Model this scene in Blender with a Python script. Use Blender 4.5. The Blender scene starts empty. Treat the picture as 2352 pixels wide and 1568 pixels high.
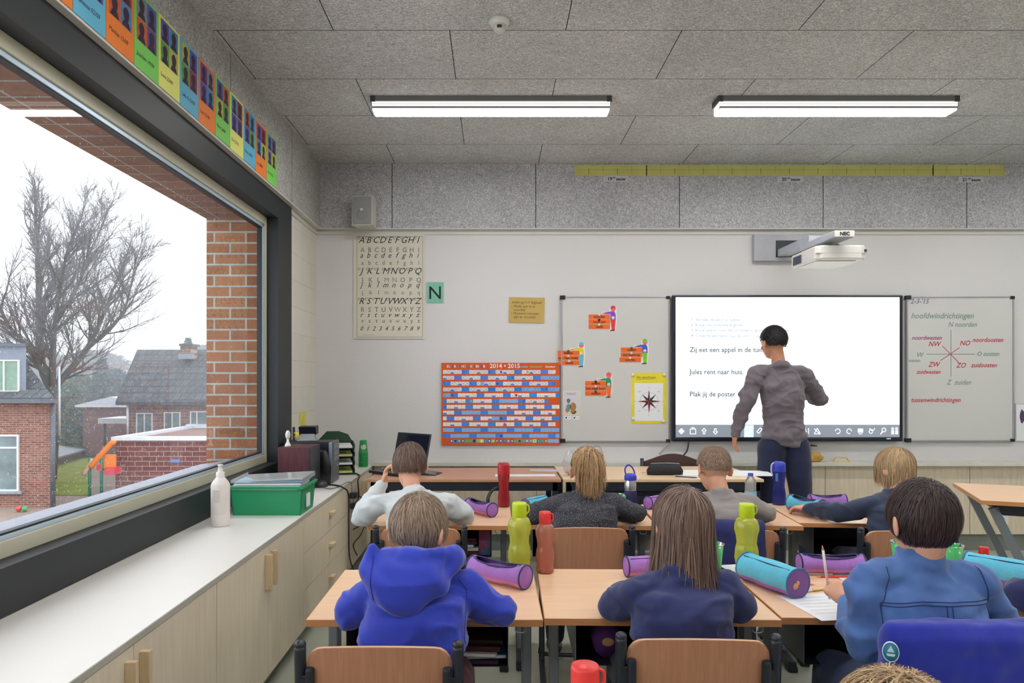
import bpy, bmesh, math, random, datetime
import numpy as np
from mathutils import Vector, Matrix, Euler, noise
SC = bpy.context.scene
COL = SC.collection
PI = math.pi
R = math.radians
random.seed(7)

# ------------------------------------------------------------------ camera, world, exposure
F = 1650.0; CX, CY = 1135.0, 870.0; CZ = 1.43          # focal length and principal point in pixels of the 2352 px frame
cam_d = bpy.data.cameras.new('camera'); cam = bpy.data.objects.new('camera', cam_d); COL.objects.link(cam)
cam.location = (0, 0, CZ); cam.rotation_euler = (PI / 2, 0, 0)
cam_d.sensor_width = 36; cam_d.lens = 36 * F / 2352
cam_d.shift_x = (1176 - CX) / 2352; cam_d.shift_y = (CY - 784) / 2352
cam_d.clip_start = 0.05; cam_d.clip_end = 400
SC.camera = cam
SC.view_settings.view_transform = 'Standard'; SC.view_settings.look = 'None'
SC.view_settings.gamma = 1; SC.view_settings.use_curve_mapping = False
SC.view_settings.exposure = 0.34
SC.cycles.use_denoising = True
SC.cycles.max_bounces = 8; SC.cycles.diffuse_bounces = 4; SC.cycles.glossy_bounces = 3
SC.cycles.transmission_bounces = 6; SC.cycles.transparent_max_bounces = 12
SC.cycles.caustics_reflective = False; SC.cycles.caustics_refractive = False
SC.cycles.sample_clamp_indirect = 4.0
SKY = 2.2; LAMP = 30.0
w = bpy.data.worlds.new('overcast_sky'); SC.world = w; w.use_nodes = True
bg = w.node_tree.nodes['Background']; bg.inputs[0].default_value = (0.90, 0.945, 1.0, 1); bg.inputs[1].default_value = SKY
# daylight portal filling the window opening (guides the sky light only)
pl = bpy.data.lights.new('window_portal', 'AREA'); pl.shape = 'RECTANGLE'; pl.size = 1.7; pl.size_y = 6.6
pl.cycles.is_portal = True
po = bpy.data.objects.new('window_portal', pl); COL.objects.link(po)
po.location = (-1.66, 1.6, 1.7); po.rotation_euler = (0, -PI / 2, 0)

def at(px, py, Y): return Vector(((px - CX) / F * Y, Y, CZ + (CY - py) / F * Y))
def sx(n): return n  # readability

# ------------------------------------------------------------------ materials
MATS = {}
def nodes(name):
    m = bpy.data.materials.new(name); m.use_nodes = True
    nt = m.node_tree; b = nt.nodes['Principled BSDF']
    MATS[name] = m
    return m, nt, b
def N(nt, typ, **kw):
    n = nt.nodes.new(typ)
    for k, v in kw.items():
        if k in n.inputs.keys(): n.inputs[k].default_value = v
        else: setattr(n, k, v)
    return n
def ramp(nt, pts):
    r = nt.nodes.new('ShaderNodeValToRGB'); e = r.color_ramp.elements
    while len(e) < len(pts): e.new(0.5)
    for i, (p, c) in enumerate(pts):
        e[i].position = p; e[i].color = (c[0], c[1], c[2], 1) if hasattr(c, '__len__') else (c, c, c, 1)
    return r
def srgb(r, g, b):
    f = lambda c: (c / 255 / 12.92) if c / 255 <= 0.04045 else ((c / 255 + 0.055) / 1.055) ** 2.4
    return (f(r), f(g), f(b))
def P(name, col, rough=0.5, metal=0.0, var=0.06, scale=6.0, bump=0.0, bscale=40.0, spec=0.5, stretch=(1, 1, 1), emit=None, coat=0.0, sheen=0.0):
    """Principled surface with a gentle procedural variation."""
    if name in MATS: return MATS[name]
    m, nt, b = nodes(name); L = nt.links.new
    tc = N(nt, 'ShaderNodeTexCoord'); mp = N(nt, 'ShaderNodeMapping'); mp.inputs['Scale'].default_value = stretch
    L(tc.outputs['Object'], mp.inputs[0])
    ns = N(nt, 'ShaderNodeTexNoise', Scale=scale, Detail=3.0); L(mp.outputs[0], ns.inputs['Vector'])
    c = Vector(col[:3])
    rp = ramp(nt, [(0.3, tuple(c * (1 - var))), (0.7, tuple(min(1, x) for x in c * (1 + var)))])
    L(ns.outputs[0], rp.inputs[0]); L(rp.outputs[0], b.inputs['Base Color'])
    b.inputs['Roughness'].default_value = rough; b.inputs['Metallic'].default_value = metal
    b.inputs['Specular IOR Level'].default_value = spec
    if coat: b.inputs['Coat Weight'].default_value = coat
    if sheen: b.inputs['Sheen Weight'].default_value = sheen
    if bump:
        n2 = N(nt, 'ShaderNodeTexNoise', Scale=bscale, Detail=2.0); L(mp.outputs[0], n2.inputs['Vector'])
        bp = N(nt, 'ShaderNodeBump', Strength=bump, Distance=0.01); L(n2.outputs[0], bp.inputs['Height']); L(bp.outputs[0], b.inputs['Normal'])
    if emit:
        b.inputs['Emission Color'].default_value = (*emit[0], 1); b.inputs['Emission Strength'].default_value = emit[1]
    return m
def EM(name, col, s, base=0.8):
    m, nt, b = nodes(name)
    b.inputs['Base Color'].default_value = (base, base, base, 1)
    b.inputs['Emission Color'].default_value = (*col, 1); b.inputs['Emission Strength'].default_value = s
    return m
def wood(name, c1, c2, grain=(30, 2, 2), rough=0.45, axis_scale=3.0):
    m, nt, b = nodes(name); L = nt.links.new
    tc = N(nt, 'ShaderNodeTexCoord'); mp = N(nt, 'ShaderNodeMapping'); mp.inputs['Scale'].default_value = grain
    L(tc.outputs['Object'], mp.inputs[0])
    n1 = N(nt, 'ShaderNodeTexNoise', Scale=axis_scale, Detail=5.0, Distortion=0.6); L(mp.outputs[0], n1.inputs['Vector'])
    rp = ramp(nt, [(0.3, c1), (0.7, c2)]); L(n1.outputs[0], rp.inputs[0]); L(rp.outputs[0], b.inputs['Base Color'])
    b.inputs['Roughness'].default_value = rough
    return m
def woodwool(name, light, dark, seams, fs=1.0):
    """wood-wool acoustic board: curly fibres, with thin joints; seams = list of ('x'|'y'|'z', pitch, offset) or ('brick', ...)."""
    m, nt, b = nodes(name); L = nt.links.new
    tc = N(nt, 'ShaderNodeTexCoord')
    prev = None
    for k, (sc, off, th) in enumerate([(46 * fs, 0, 0.030), (40 * fs, 5.3, 0.032), (52 * fs, 11.7, 0.030), (34 * fs, 17.1, 0.026)]):
        mp = N(nt, 'ShaderNodeMapping'); mp.inputs['Location'].default_value = (off, off * 1.7, off * 0.6); mp.inputs['Rotation'].default_value = (0.4 * k, 0.7 * k, 1.1 * k)
        mp.inputs['Scale'].default_value = (1.0, 1.9, 1.0)
        L(tc.outputs['Object'], mp.inputs[0])
        ns = N(nt, 'ShaderNodeTexNoise', Scale=sc, Detail=1.0, Distortion=1.2); L(mp.outputs[0], ns.inputs['Vector'])
        s = N(nt, 'ShaderNodeMath', operation='SUBTRACT'); L(ns.outputs[0], s.inputs[0]); s.inputs[1].default_value = 0.5
        a = N(nt, 'ShaderNodeMath', operation='ABSOLUTE'); L(s.outputs[0], a.inputs[0])
        d = N(nt, 'ShaderNodeMath', operation='DIVIDE'); L(a.outputs[0], d.inputs[0]); d.inputs[1].default_value = th
        if prev is None: prev = d
        else:
            mn = N(nt, 'ShaderNodeMath', operation='MINIMUM'); L(prev.outputs[0], mn.inputs[0]); L(d.outputs[0], mn.inputs[1]); prev = mn
    rp = ramp(nt, [(0.15, light), (0.62, tuple(0.5 * (a + c) for a, c in zip(light, dark))), (1.0, dark)]); L(prev.outputs[0], rp.inputs[0])
    big = N(nt, 'ShaderNodeTexNoise', Scale=1.7, Detail=3.0); L(tc.outputs['Object'], big.inputs['Vector'])
    br = ramp(nt, [(0.3, 0.86), (0.7, 1.06)]); L(big.outputs[0], br.inputs[0])
    mx = N(nt, 'ShaderNodeMix', data_type='RGBA', blend_type='MULTIPLY'); mx.inputs[0].default_value = 1
    L(rp.outputs[0], mx.inputs[6]); L(br.outputs[0], mx.inputs[7])
    col = mx.outputs[2]
    sp = N(nt, 'ShaderNodeSeparateXYZ'); L(tc.outputs['Object'], sp.inputs[0])
    if seams[0] == 'brick':
        mp = N(nt, 'ShaderNodeMapping'); mp.inputs['Location'].default_value = seams[1]; L(tc.outputs['Object'], mp.inputs[0])
        bk = N(nt, 'ShaderNodeTexBrick'); bk.offset = 0.5; bk.inputs['Scale'].default_value = 1
        bk.inputs['Brick Width'].default_value = 1.2; bk.inputs['Row Height'].default_value = 0.602
        bk.inputs['Mortar Size'].default_value = 0.0024; bk.inputs['Mortar Smooth'].default_value = 0.0
        L(mp.outputs[0], bk.inputs['Vector']); fac = bk.outputs['Fac']
    else:
        ax, pitch, off = seams
        s = N(nt, 'ShaderNodeMath', operation='SUBTRACT'); L(sp.outputs['XYZ'.index(ax.upper())], s.inputs[0]); s.inputs[1].default_value = off
        pp = N(nt, 'ShaderNodeMath', operation='PINGPONG'); L(s.outputs[0], pp.inputs[0]); pp.inputs[1].default_value = pitch / 2
        lt = N(nt, 'ShaderNodeMath', operation='LESS_THAN'); L(pp.outputs[0], lt.inputs[0]); lt.inputs[1].default_value = 0.003
        fac = lt.outputs[0]
    m2 = N(nt, 'ShaderNodeMix', data_type='RGBA'); L(fac, m2.inputs[0]); L(col, m2.inputs[6]); m2.inputs[7].default_value = (0.03, 0.03, 0.03, 1)
    L(m2.outputs[2], b.inputs['Base Color']); b.inputs['Roughness'].default_value = 0.95; b.inputs['Specular IOR Level'].default_value = 0.1
    bp = N(nt, 'ShaderNodeBump', Strength=0.35, Distance=0.004, invert=True); L(prev.outputs[0], bp.inputs['Height']); L(bp.outputs[0], b.inputs['Normal'])
    return m
def brick(name, c1, c2, mortar, bw, rh, ms, axes=('X', 'Z'), off=(0, 0), bias=0.0, rough=0.85, stag=0.5, mot=(0.82, 1.12)):
    m, nt, b = nodes(name); L = nt.links.new
    tc = N(nt, 'ShaderNodeTexCoord'); sp = N(nt, 'ShaderNodeSeparateXYZ'); cb = N(nt, 'ShaderNodeCombineXYZ')
    L(tc.outputs['Object'], sp.inputs[0])
    for i, a in enumerate(axes):
        ad = N(nt, 'ShaderNodeMath', operation='ADD'); L(sp.outputs['XYZ'.index(a)], ad.inputs[0]); ad.inputs[1].default_value = 50 * bw + off[i] if i == 0 else 50 * rh * 2 + off[i]
        L(ad.outputs[0], cb.inputs[i])
    bk = N(nt, 'ShaderNodeTexBrick'); bk.inputs['Scale'].default_value = 1; bk.offset = stag
    bk.inputs['Brick Width'].default_value = bw; bk.inputs['Row Height'].default_value = rh; bk.inputs['Mortar Size'].default_value = ms * 0.55
    bk.inputs['Mortar Smooth'].default_value = 0.05; bk.inputs['Bias'].default_value = bias
    bk.inputs['Color1'].default_value = (*c1, 1); bk.inputs['Color2'].default_value = (*c2, 1); bk.inputs['Mortar'].default_value = (*mortar, 1)
    L(cb.outputs[0], bk.inputs['Vector'])
    ns = N(nt, 'ShaderNodeTexNoise', Scale=9.0, Detail=4.0); L(tc.outputs['Object'], ns.inputs['Vector'])
    rp = ramp(nt, [(0.3, mot[0]), (0.7, mot[1])]); L(ns.outputs[0], rp.inputs[0])
    mx = N(nt, 'ShaderNodeMix', data_type='RGBA', blend_type='MULTIPLY'); mx.inputs[0].default_value = 1; L(bk.outputs[0], mx.inputs[6]); L(rp.outputs[0], mx.inputs[7])
    L(mx.outputs[2], b.inputs['Base Color']); b.inputs['Roughness'].default_value = rough
    bp = N(nt, 'ShaderNodeBump', Strength=0.5, Distance=0.006, invert=True); L(bk.outputs['Fac'], bp.inputs['Height']); L(bp.outputs[0], b.inputs['Normal'])
    return m
def clear(name, tint, alpha=0.5, rough=0.12, gloss=0.12):
    """see-through coloured plastic: tinted transparent + some translucent body + a gloss coat."""
    m, nt, b = nodes(name); L = nt.links.new; nt.nodes.remove(b)
    out = nt.nodes['Material Output']
    tr = N(nt, 'ShaderNodeBsdfTransparent'); tr.inputs[0].default_value = (*[0.66 + 0.34 * c for c in tint], 1)
    tl = N(nt, 'ShaderNodeBsdfTranslucent'); tl.inputs[0].default_value = (*[min(1, c * 1.25 + .03) for c in tint], 1)
    df = N(nt, 'ShaderNodeBsdfDiffuse'); df.inputs[0].default_value = (*[min(1, c * 1.2 + .02) for c in tint], 1)
    gl = N(nt, 'ShaderNodeBsdfGlossy'); gl.inputs['Roughness'].default_value = rough
    lw = N(nt, 'ShaderNodeLayerWeight', Blend=0.35)
    a = N(nt, 'ShaderNodeMixShader'); a.inputs[0].default_value = 0.5; L(df.outputs[0], a.inputs[1]); L(tl.outputs[0], a.inputs[2])
    mr = N(nt, 'ShaderNodeMapRange'); mr.inputs['To Min'].default_value = alpha; mr.inputs['To Max'].default_value = min(1, alpha + 0.45); L(lw.outputs['Facing'], mr.inputs['Value'])
    c = N(nt, 'ShaderNodeMixShader'); L(mr.outputs[0], c.inputs[0]); L(tr.outputs[0], c.inputs[1]); L(a.outputs[0], c.inputs[2])
    d = N(nt, 'ShaderNodeMixShader'); L(lw.outputs['Fresnel'], d.inputs[0]); L(c.outputs[0], d.inputs[1]); L(gl.outputs[0], d.inputs[2])
    L(d.outputs[0], out.inputs[0])
    return m

WW_C = woodwool('woodwool_ceiling', (0.92, 0.92, 0.92), (0.37, 0.37, 0.37), ('brick', (-0.37 + 12.0, -3.708 + 6.02 , 0)))
WW_F = woodwool('woodwool_front', (0.76, 0.75, 0.765), (0.31, 0.305, 0.32), ('x', 1.2, -0.853), 1.25)
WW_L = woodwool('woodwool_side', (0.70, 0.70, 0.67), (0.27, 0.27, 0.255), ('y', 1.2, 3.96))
WALL = P('wall_paint', srgb(214, 212, 211), 0.75, var=0.02, scale=1.2, bump=0.15, bscale=60)
def block_wall():
    return brick('painted_blocks', srgb(214, 212, 200), srgb(212, 209, 197), srgb(196, 193, 182), 0.6, 0.2, 0.004, axes=('Y', 'Z'), off=(0.1, 0.03), rough=0.75, mot=(0.98, 1.02))
BLOCK = block_wall()
TRIMW = P('trim_white', srgb(205, 204, 196), 0.6, var=0.02)
FLOOR = P('linoleum', srgb(178, 182, 165), 0.28, var=0.05, scale=3.0, bump=0.03, bscale=300)
DARKM = P('anthracite_panel', srgb(31, 35, 40), 0.5, var=0.03, scale=2)
CREAM = P('window_profile', srgb(196, 193, 172), 0.4, var=0.02)
RUBBER = P('black_rubber', (0.01, 0.012, 0.015), 0.5)
BEAD = P('aluminium_bead', srgb(190, 210, 225), 0.35, 0.3, var=0.02)
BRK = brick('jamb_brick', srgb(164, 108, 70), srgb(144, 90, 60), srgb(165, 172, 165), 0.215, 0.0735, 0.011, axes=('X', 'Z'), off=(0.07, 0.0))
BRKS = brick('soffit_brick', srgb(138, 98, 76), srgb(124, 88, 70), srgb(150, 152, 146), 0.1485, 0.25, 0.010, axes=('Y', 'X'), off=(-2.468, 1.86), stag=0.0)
BRKH = brick('house_brick', srgb(150, 98, 82), srgb(118, 72, 62), srgb(168, 152, 142), 0.22, 0.068, 0.014, axes=('X', 'Z'))
BRKF = brick('far_house_brick', srgb(152, 108, 96), srgb(128, 88, 80), srgb(165, 150, 142), 0.34, 0.13, 0.022, axes=('X', 'Z'))
BRKL = brick('low_building_brick', srgb(128, 72, 66), srgb(108, 58, 54), srgb(165, 148, 142), 0.48, 0.165, 0.022, axes=('X', 'Z'))
BRKL2 = brick('low_building_brick_side', srgb(128, 72, 66), srgb(108, 58, 54), srgb(165, 148, 142), 0.48, 0.165, 0.022, axes=('Y', 'Z'))
ROOF = brick('roof_tiles', srgb(96, 100, 104), srgb(78, 82, 88), srgb(52, 55, 60), 0.30, 0.28, 0.03, axes=('X', 'Z'))
LAMINATE = P('white_laminate', srgb(226, 222, 216), 0.35, var=0.015, scale=1.5)
MAPLE = wood('pale_plywood', srgb(216, 202, 176), srgb(226, 214, 192), (14, 14, 1.2), 0.45)
MAPLEX = wood('pale_plywood_panel', srgb(208, 192, 168), srgb(224, 210, 188), (12, 12, 1.0), 0.45)
HANDLEW = wood('handle_wood', srgb(206, 182, 144), srgb(220, 198, 162), (20, 20, 3), 0.5)
BEECH = wood('beech_laminate', srgb(230, 188, 150), srgb(240, 202, 166), (1.2, 26, 10), 0.30)
BEECHE = wood('beech_edge', srgb(196, 134, 84), srgb(208, 148, 96), (2, 20, 20), 0.35)
CHAIRW = wood('chair_plywood', srgb(176, 122, 92), srgb(192, 138, 106), (40, 20, 1.5), 0.4)
CHAIRE = P('chair_ply_edge', srgb(222, 176, 132), 0.5)
BLACKP = P('black_plastic', srgb(38, 42, 50), 0.38, var=0.04)
STEEL = P('grey_steel', srgb(128, 134, 142), 0.4, 0.35, var=0.03)
DARKS = P('dark_steel', srgb(38, 42, 52), 0.45, 0.2, var=0.03)
PAPER = P('white_paper', srgb(232, 234, 236), 0.7, var=0.01)
WHITEP = P('white_plastic', srgb(225, 224, 218), 0.4, var=0.01)
SILVER = P('silver', srgb(170, 172, 176), 0.3, 0.7, var=0.02)
SKIN = [P('skin_fair', srgb(222, 166, 138), 0.55, var=0.05, scale=30, spec=0.3), P('skin_tan', srgb(196, 138, 108), 0.55, var=0.05, scale=30, spec=0.3)]
EYEW = P('eye_white', (0.8, 0.8, 0.8), 0.2); 
def glass_mat():
    m, nt, b = nodes('window_glass'); L = nt.links.new; nt.nodes.remove(b); out = nt.nodes['Material Output']
    tr = N(nt, 'ShaderNodeBsdfTransparent'); tr.inputs[0].default_value = (0.95, 0.965, 0.97, 1)
    gl = N(nt, 'ShaderNodeBsdfGlossy'); gl.inputs['Roughness'].default_value = 0.02
    fr = N(nt, 'ShaderNodeFresnel', IOR=1.5)
    m_ = N(nt, 'ShaderNodeMixShader'); L(fr.outputs[0], m_.inputs[0]); L(tr.outputs[0], m_.inputs[1]); L(gl.outputs[0], m_.inputs[2]); L(m_.outputs[0], out.inputs[0])
    return m
GLASS = glass_mat()

# ------------------------------------------------------------------ mesh builder
class MB:
    def __init__(s): s.bm = bmesh.new(); s.mats = []
    def mi(s, m):
        if m is None: return 0
        if m not in s.mats: s.mats.append(m)
        return s.mats.index(m)
    def _tag(s, before, m, smooth):
        i = s.mi(m)
        for f in s.bm.faces:
            if f not in before: f.material_index = i; f.smooth = smooth
    def _add(s, src, m, smooth, M=None):
        """append a temporary bmesh"""
        if M is not None: src.transform(M)
        i = s.mi(m); vs = {}
        for v in src.verts: vs[v] = s.bm.verts.new(v.co)
        for f in src.faces:
            try: nf = s.bm.faces.new([vs[v] for v in f.verts])
            except ValueError: continue
            nf.material_index = i; nf.smooth = smooth
        src.free()
        return s
    def box(s, a, b, m=None, bev=0.0, M=None, seg=2):
        t = bmesh.new(); bmesh.ops.create_cube(t, size=1)
        a = Vector(a); b = Vector(b)
        for v in t.verts: v.co = Vector(((a[k] + b[k]) / 2 + v.co[k] * (b[k] - a[k]) for k in range(3)))
        if bev: bmesh.ops.bevel(t, geom=list(t.edges), offset=bev, segments=seg, affect='EDGES', profile=0.6)
        return s._add(t, m, False, M)
    def cyl(s, p0, p1, r0, r1=None, m=None, n=16, caps=True, smooth=True):
        p0 = Vector(p0); p1 = Vector(p1); r1 = r0 if r1 is None else r1
        t = bmesh.new(); d = p1 - p0
        bmesh.ops.create_cone(t, cap_ends=caps, segments=n, radius1=r0, radius2=r1, depth=d.length)
        q = Vector((0, 0, 1)).rotation_difference(d.normalized())
        M = Matrix.Translation((p0 + p1) / 2) @ q.to_matrix().to_4x4()
        return s._add(t, m, smooth, M)
    def sph(s, c, r, m=None, rot=None, n=16, smooth=True):
        t = bmesh.new(); bmesh.ops.create_uvsphere(t, u_segments=n, v_segments=max(6, n // 2), radius=1)
        r = (r, r, r) if not hasattr(r, '__len__') else r
        M = Matrix.Translation(Vector(c)) @ (rot.to_4x4() if rot is not None else Matrix.Identity(4)) @ Matrix.Diagonal((*r, 1))
        return s._add(t, m, smooth, M)
    def caps(s, pts, rs, m=None, n=12):
        pts = [Vector(p) for p in pts]
        rs = rs if hasattr(rs, '__len__') else [rs] * len(pts)
        for i, p in enumerate(pts):
            s.sph(p, rs[i], m, n=n)
            if i and (p - pts[i - 1]).length > 1e-5: s.cyl(pts[i - 1], p, rs[i - 1], rs[i], m, n=n)
        return s
    def tube(s, pts, r, m=None, n=8, smooth=True, cap=True, res=0):
        pts = [Vector(p) for p in pts]
        if res:
            out = []
            P_ = [pts[0]] + pts + [pts[-1]]
            for i in range(1, len(P_) - 2):
                for k in range(res):
                    t = k / res; a, b, c, d = P_[i - 1], P_[i], P_[i + 1], P_[i + 2]
                    out.append(0.5 * ((2 * b) + (c - a) * t + (2 * a - 5 * b + 4 * c - d) * t * t + (3 * b - a - 3 * c + d) * t ** 3))
            out.append(pts[-1]); pts = out
        t = bmesh.new(); rings = []; up = None
        for i, p in enumerate(pts):
            d = (pts[min(i + 1, len(pts) - 1)] - pts[max(i - 1, 0)]).normalized()
            if up is None: up = Vector((0, 0, 1)) if abs(d.z) < 0.9 else Vector((1, 0, 0))
            a = d.cross(up).normalized(); b = a.cross(d).normalized(); up = b
            rr = r[i] if hasattr(r, '__len__') else r
            rings.append([t.verts.new(p + (a * math.cos(2 * PI * k / n) + b * math.sin(2 * PI * k / n)) * rr) for k in range(n)])
        for i in range(len(rings) - 1):
            for k in range(n): t.faces.new((rings[i][k], rings[i][(k + 1) % n], rings[i + 1][(k + 1) % n], rings[i + 1][k]))
        if cap: t.faces.new(rings[0][::-1]); t.faces.new(rings[-1])
        return s._add(t, m, smooth)
    def lathe(s, prof, m=None, n=24, c=(0, 0, 0), M=None, smooth=True):
        t = bmesh.new(); rings = []
        for r, z in prof:
            rings.append([t.verts.new((c[0] + r * math.cos(2 * PI * k / n), c[1] + r * math.sin(2 * PI * k / n), c[2] + z)) for k in range(n)] if r > 1e-6 else [t.verts.new((c[0], c[1], c[2] + z))])
        for A, B in zip(rings, rings[1:]):
            for k in range(n):
                a0, a1 = A[k % len(A)], A[(k + 1) % len(A)]; b0, b1 = B[k % len(B)], B[(k + 1) % len(B)]
                vs = []
                for v in (a0, a1, b1, b0):
                    if v not in vs: vs.append(v)
                if len(vs) > 2:
                    try: t.faces.new(vs)
                    except ValueError: pass
        return s._add(t, m, smooth, M)
    def poly(s, pts, m=None, depth=None, smooth=False):
        """flat polygon, or a prism when depth (a vector) is given"""
        pts = [Vector(p) for p in pts]; t = bmesh.new()
        a = [t.verts.new(p) for p in pts]; t.faces.new(a)
        if depth is not None:
            d = Vector(depth); b = [t.verts.new(p + d) for p in pts]; t.faces.new(b[::-1])
            for i in range(len(a)): t.faces.new((a[i], b[i], b[(i + 1) % len(a)], a[(i + 1) % len(a)]))
            bmesh.ops.recalc_face_normals(t, faces=t.faces)
        return s._add(t, m, smooth)
    def loft(s, rings, m=None, n=20, cap=True, pw=2.0):
        """rings: (centre, x half-axis vector, y half-axis vector)"""
        t = bmesh.new(); rr = []
        for c, ax, ay in rings:
            row = []
            for k in range(n):
                th = 2 * PI * k / n; ca, sa = math.cos(th), math.sin(th)
                e = 2.0 / pw
                row.append(t.verts.new(Vector(c) + Vector(ax) * (abs(ca) ** e * (1 if ca >= 0 else -1)) + Vector(ay) * (abs(sa) ** e * (1 if sa >= 0 else -1))))
            rr.append(row)
        for A, B in zip(rr, rr[1:]):
            for k in range(n): t.faces.new((A[k], A[(k + 1) % n], B[(k + 1) % n], B[k]))
        if cap: t.faces.new(rr[0][::-1]); t.faces.new(rr[-1])
        bmesh.ops.recalc_face_normals(t, faces=t.faces)
        return s._add(t, m, True)
    def text(s, txt, size, o, ex, ey, m=None, shear=0.0, align='LEFT', wscale=1.0, bold=0.0):
        c = bpy.data.curves.new('t', 'FONT'); c.body = txt; c.size = size; c.shear = shear; c.align_x = align; c.fill_mode = 'FRONT'
        c.resolution_u = 2; c.offset = bold
        ob = bpy.data.objects.new('t', c)
        me = bpy.data.meshes.new_from_object(ob)
        ex = Vector(ex).normalized() * wscale; ey = Vector(ey).normalized(); o = Vector(o)
        i = s.mi(m); vs = [s.bm.verts.new(o + ex * v.co.x + ey * v.co.y) for v in me.vertices]
        for p in me.polygons:
            try: f = s.bm.faces.new([vs[k] for k in p.vertices]); f.material_index = i
            except ValueError: pass
        bpy.data.objects.remove(ob); bpy.data.curves.remove(c); bpy.data.meshes.remove(me)
        return s
    def line(s, a, b, wd, nrm, m=None):
        a = Vector(a); b = Vector(b); d = (b - a).normalized(); q = d.cross(Vector(nrm)).normalized() * wd / 2
        return s.poly([a - q, b - q, b + q, a + q], m)
    def mesh(s, name, mat=None):
        me = bpy.data.meshes.new(name)
        s.bm.normal_update(); s.bm.to_mesh(me); s.bm.free()
        for x in (s.mats or ([mat] if mat else [])): me.materials.append(x)
        return me
    def build(s, name, mat=None, parent=None, loc=(0, 0, 0), rot=(0, 0, 0)):
        if mat is not None and not s.mats: pass
        me = s.mesh(name, mat)
        return link(name, me, parent, loc, rot)
def link(name, me, parent=None, loc=(0, 0, 0), rot=(0, 0, 0)):
    o = bpy.data.objects.new(name, me); COL.objects.link(o); o.location = loc; o.rotation_euler = rot
    if parent is not None: o.parent = parent
    return o
def tag(o, label=None, cat=None, group=None, kind=None):
    if label: o['label'] = label
    if cat: o['category'] = cat
    if group: o['group'] = group
    if kind: o['kind'] = kind
    return o
def thing(name, label, cat, loc=(0, 0, 0), rz=0.0, group=None):
    o = bpy.data.objects.new(name, None); COL.objects.link(o); o.location = loc; o.rotation_euler = (0, 0, rz)
    o.empty_display_size = 0.05
    return tag(o, label, cat, group)
def struct(name, mb, mat=None, parent=None):
    o = mb.build(name, mat, parent)
    if parent is None: o['kind'] = 'structure'
    return o
KIDS = {}
def dup(root, loc, rz=None, label=None, group=None, rot=None):
    r = root.copy(); COL.objects.link(r); r.location = loc
    if rz is not None: r.rotation_euler = (0, 0, rz)
    if rot is not None: r.rotation_euler = rot
    if label: r['label'] = label
    if group: r['group'] = group
    def rec(a, b):
        for ch in list(a.children):
            c = ch.copy(); COL.objects.link(c); c.parent = b; rec(ch, c)
    rec(root, r)
    return r
def remesh(mb, voxel, it=3):
    me = mb.mesh('tmp'); ob = bpy.data.objects.new('tmp', me); COL.objects.link(ob)
    r = ob.modifiers.new('r', 'REMESH'); r.mode = 'VOXEL'; r.voxel_size = voxel; r.use_smooth_shade = True
    if it:
        q = ob.modifiers.new('s', 'SMOOTH'); q.factor = 0.6; q.iterations = it
    dg = bpy.context.evaluated_depsgraph_get(); dg.update()
    out = bpy.data.meshes.new_from_object(ob.evaluated_get(dg))
    bpy.data.objects.remove(ob); bpy.data.meshes.remove(me)
    out.materials.clear()
    return out
def displace(me, fn):
    n = len(me.vertices); co = np.empty(n * 3, 'f'); me.vertices.foreach_get('co', co); co = co.reshape(-1, 3)
    no = np.empty(n * 3, 'f'); me.vertex_normals.foreach_get('vector', no) if hasattr(me, 'vertex_normals') else me.vertices.foreach_get('normal', no)
    no = no.reshape(-1, 3)
    d = np.array([fn(Vector(c)) for c in co], 'f')
    co = co + no * d[:, None]
    me.vertices.foreach_set('co', co.ravel()); me.update()
# ------------------------------------------------------------------ room shell
WX = -1.50; BX = -1.452; CE = 3.229; YW = 6.05; YB = 6.0; XR = 5.6; YK = -2.6
struct('floor', MB().box((WX - 0.1, YK, -0.1), (XR + 0.1, YW, 0), FLOOR))
struct('ceiling', MB().box((WX - 0.1, YK, CE), (XR + 0.1, YW + 0.1, CE + 0.15), WW_C))
struct('wall_front', MB().box((WX - 0.1, YW, 0), (XR + 0.1, YW + 0.15, CE), WALL))
struct('wall_right', MB().box((XR, YK, 0), (XR + 0.15, YW, CE), WALL))
struct('wall_back', MB().box((WX - 0.1, YK - 0.15, 0), (XR + 0.1, YK, CE), WALL))
o = struct('trim_1', MB().box((BX, YB, 2.69), (XR, YW, CE - 0.002), WW_F)); tag(o, 'grey wood-wool acoustic band along the top of the board wall', 'acoustic panel')
o = struct('trim_2', MB().box((WX - 0.1, YK, 2.69), (BX, YB - 0.001, CE - 0.002), WW_L)); tag(o, 'grey wood-wool acoustic band above the window', 'acoustic panel')
struct('trim_3', MB().box((WX, YK, 2.68), (BX + 0.006, YW, 2.6895), TRIMW).box((BX, YB - 0.006, 2.68), (XR, YW, 2.6895), TRIMW))
struct('trim_4', MB().box((WX - 0.01, 5.252, 2.644), (WX + 0.012, YW, 2.6795), TRIMW).box((WX, YW - 0.012, 2.644), (XR, YW + 0.01, 2.6795), TRIMW))
# side wall pieces round the window opening
wl = MB()
wl.box((WX - 0.1, 5.0, 0), (WX, YW, 2.68), BLOCK).box((WX - 0.1, YK, 0), (WX, 5.0, 0.84), BLOCK)
wl.box((WX - 0.1, YK, 2.56), (WX - 0.001, 5.0, 2.68), BLOCK).box((WX - 0.1, YK, 0.86), (WX, -1.6, 2.533), BLOCK)
struct('wall_left', wl)
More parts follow.
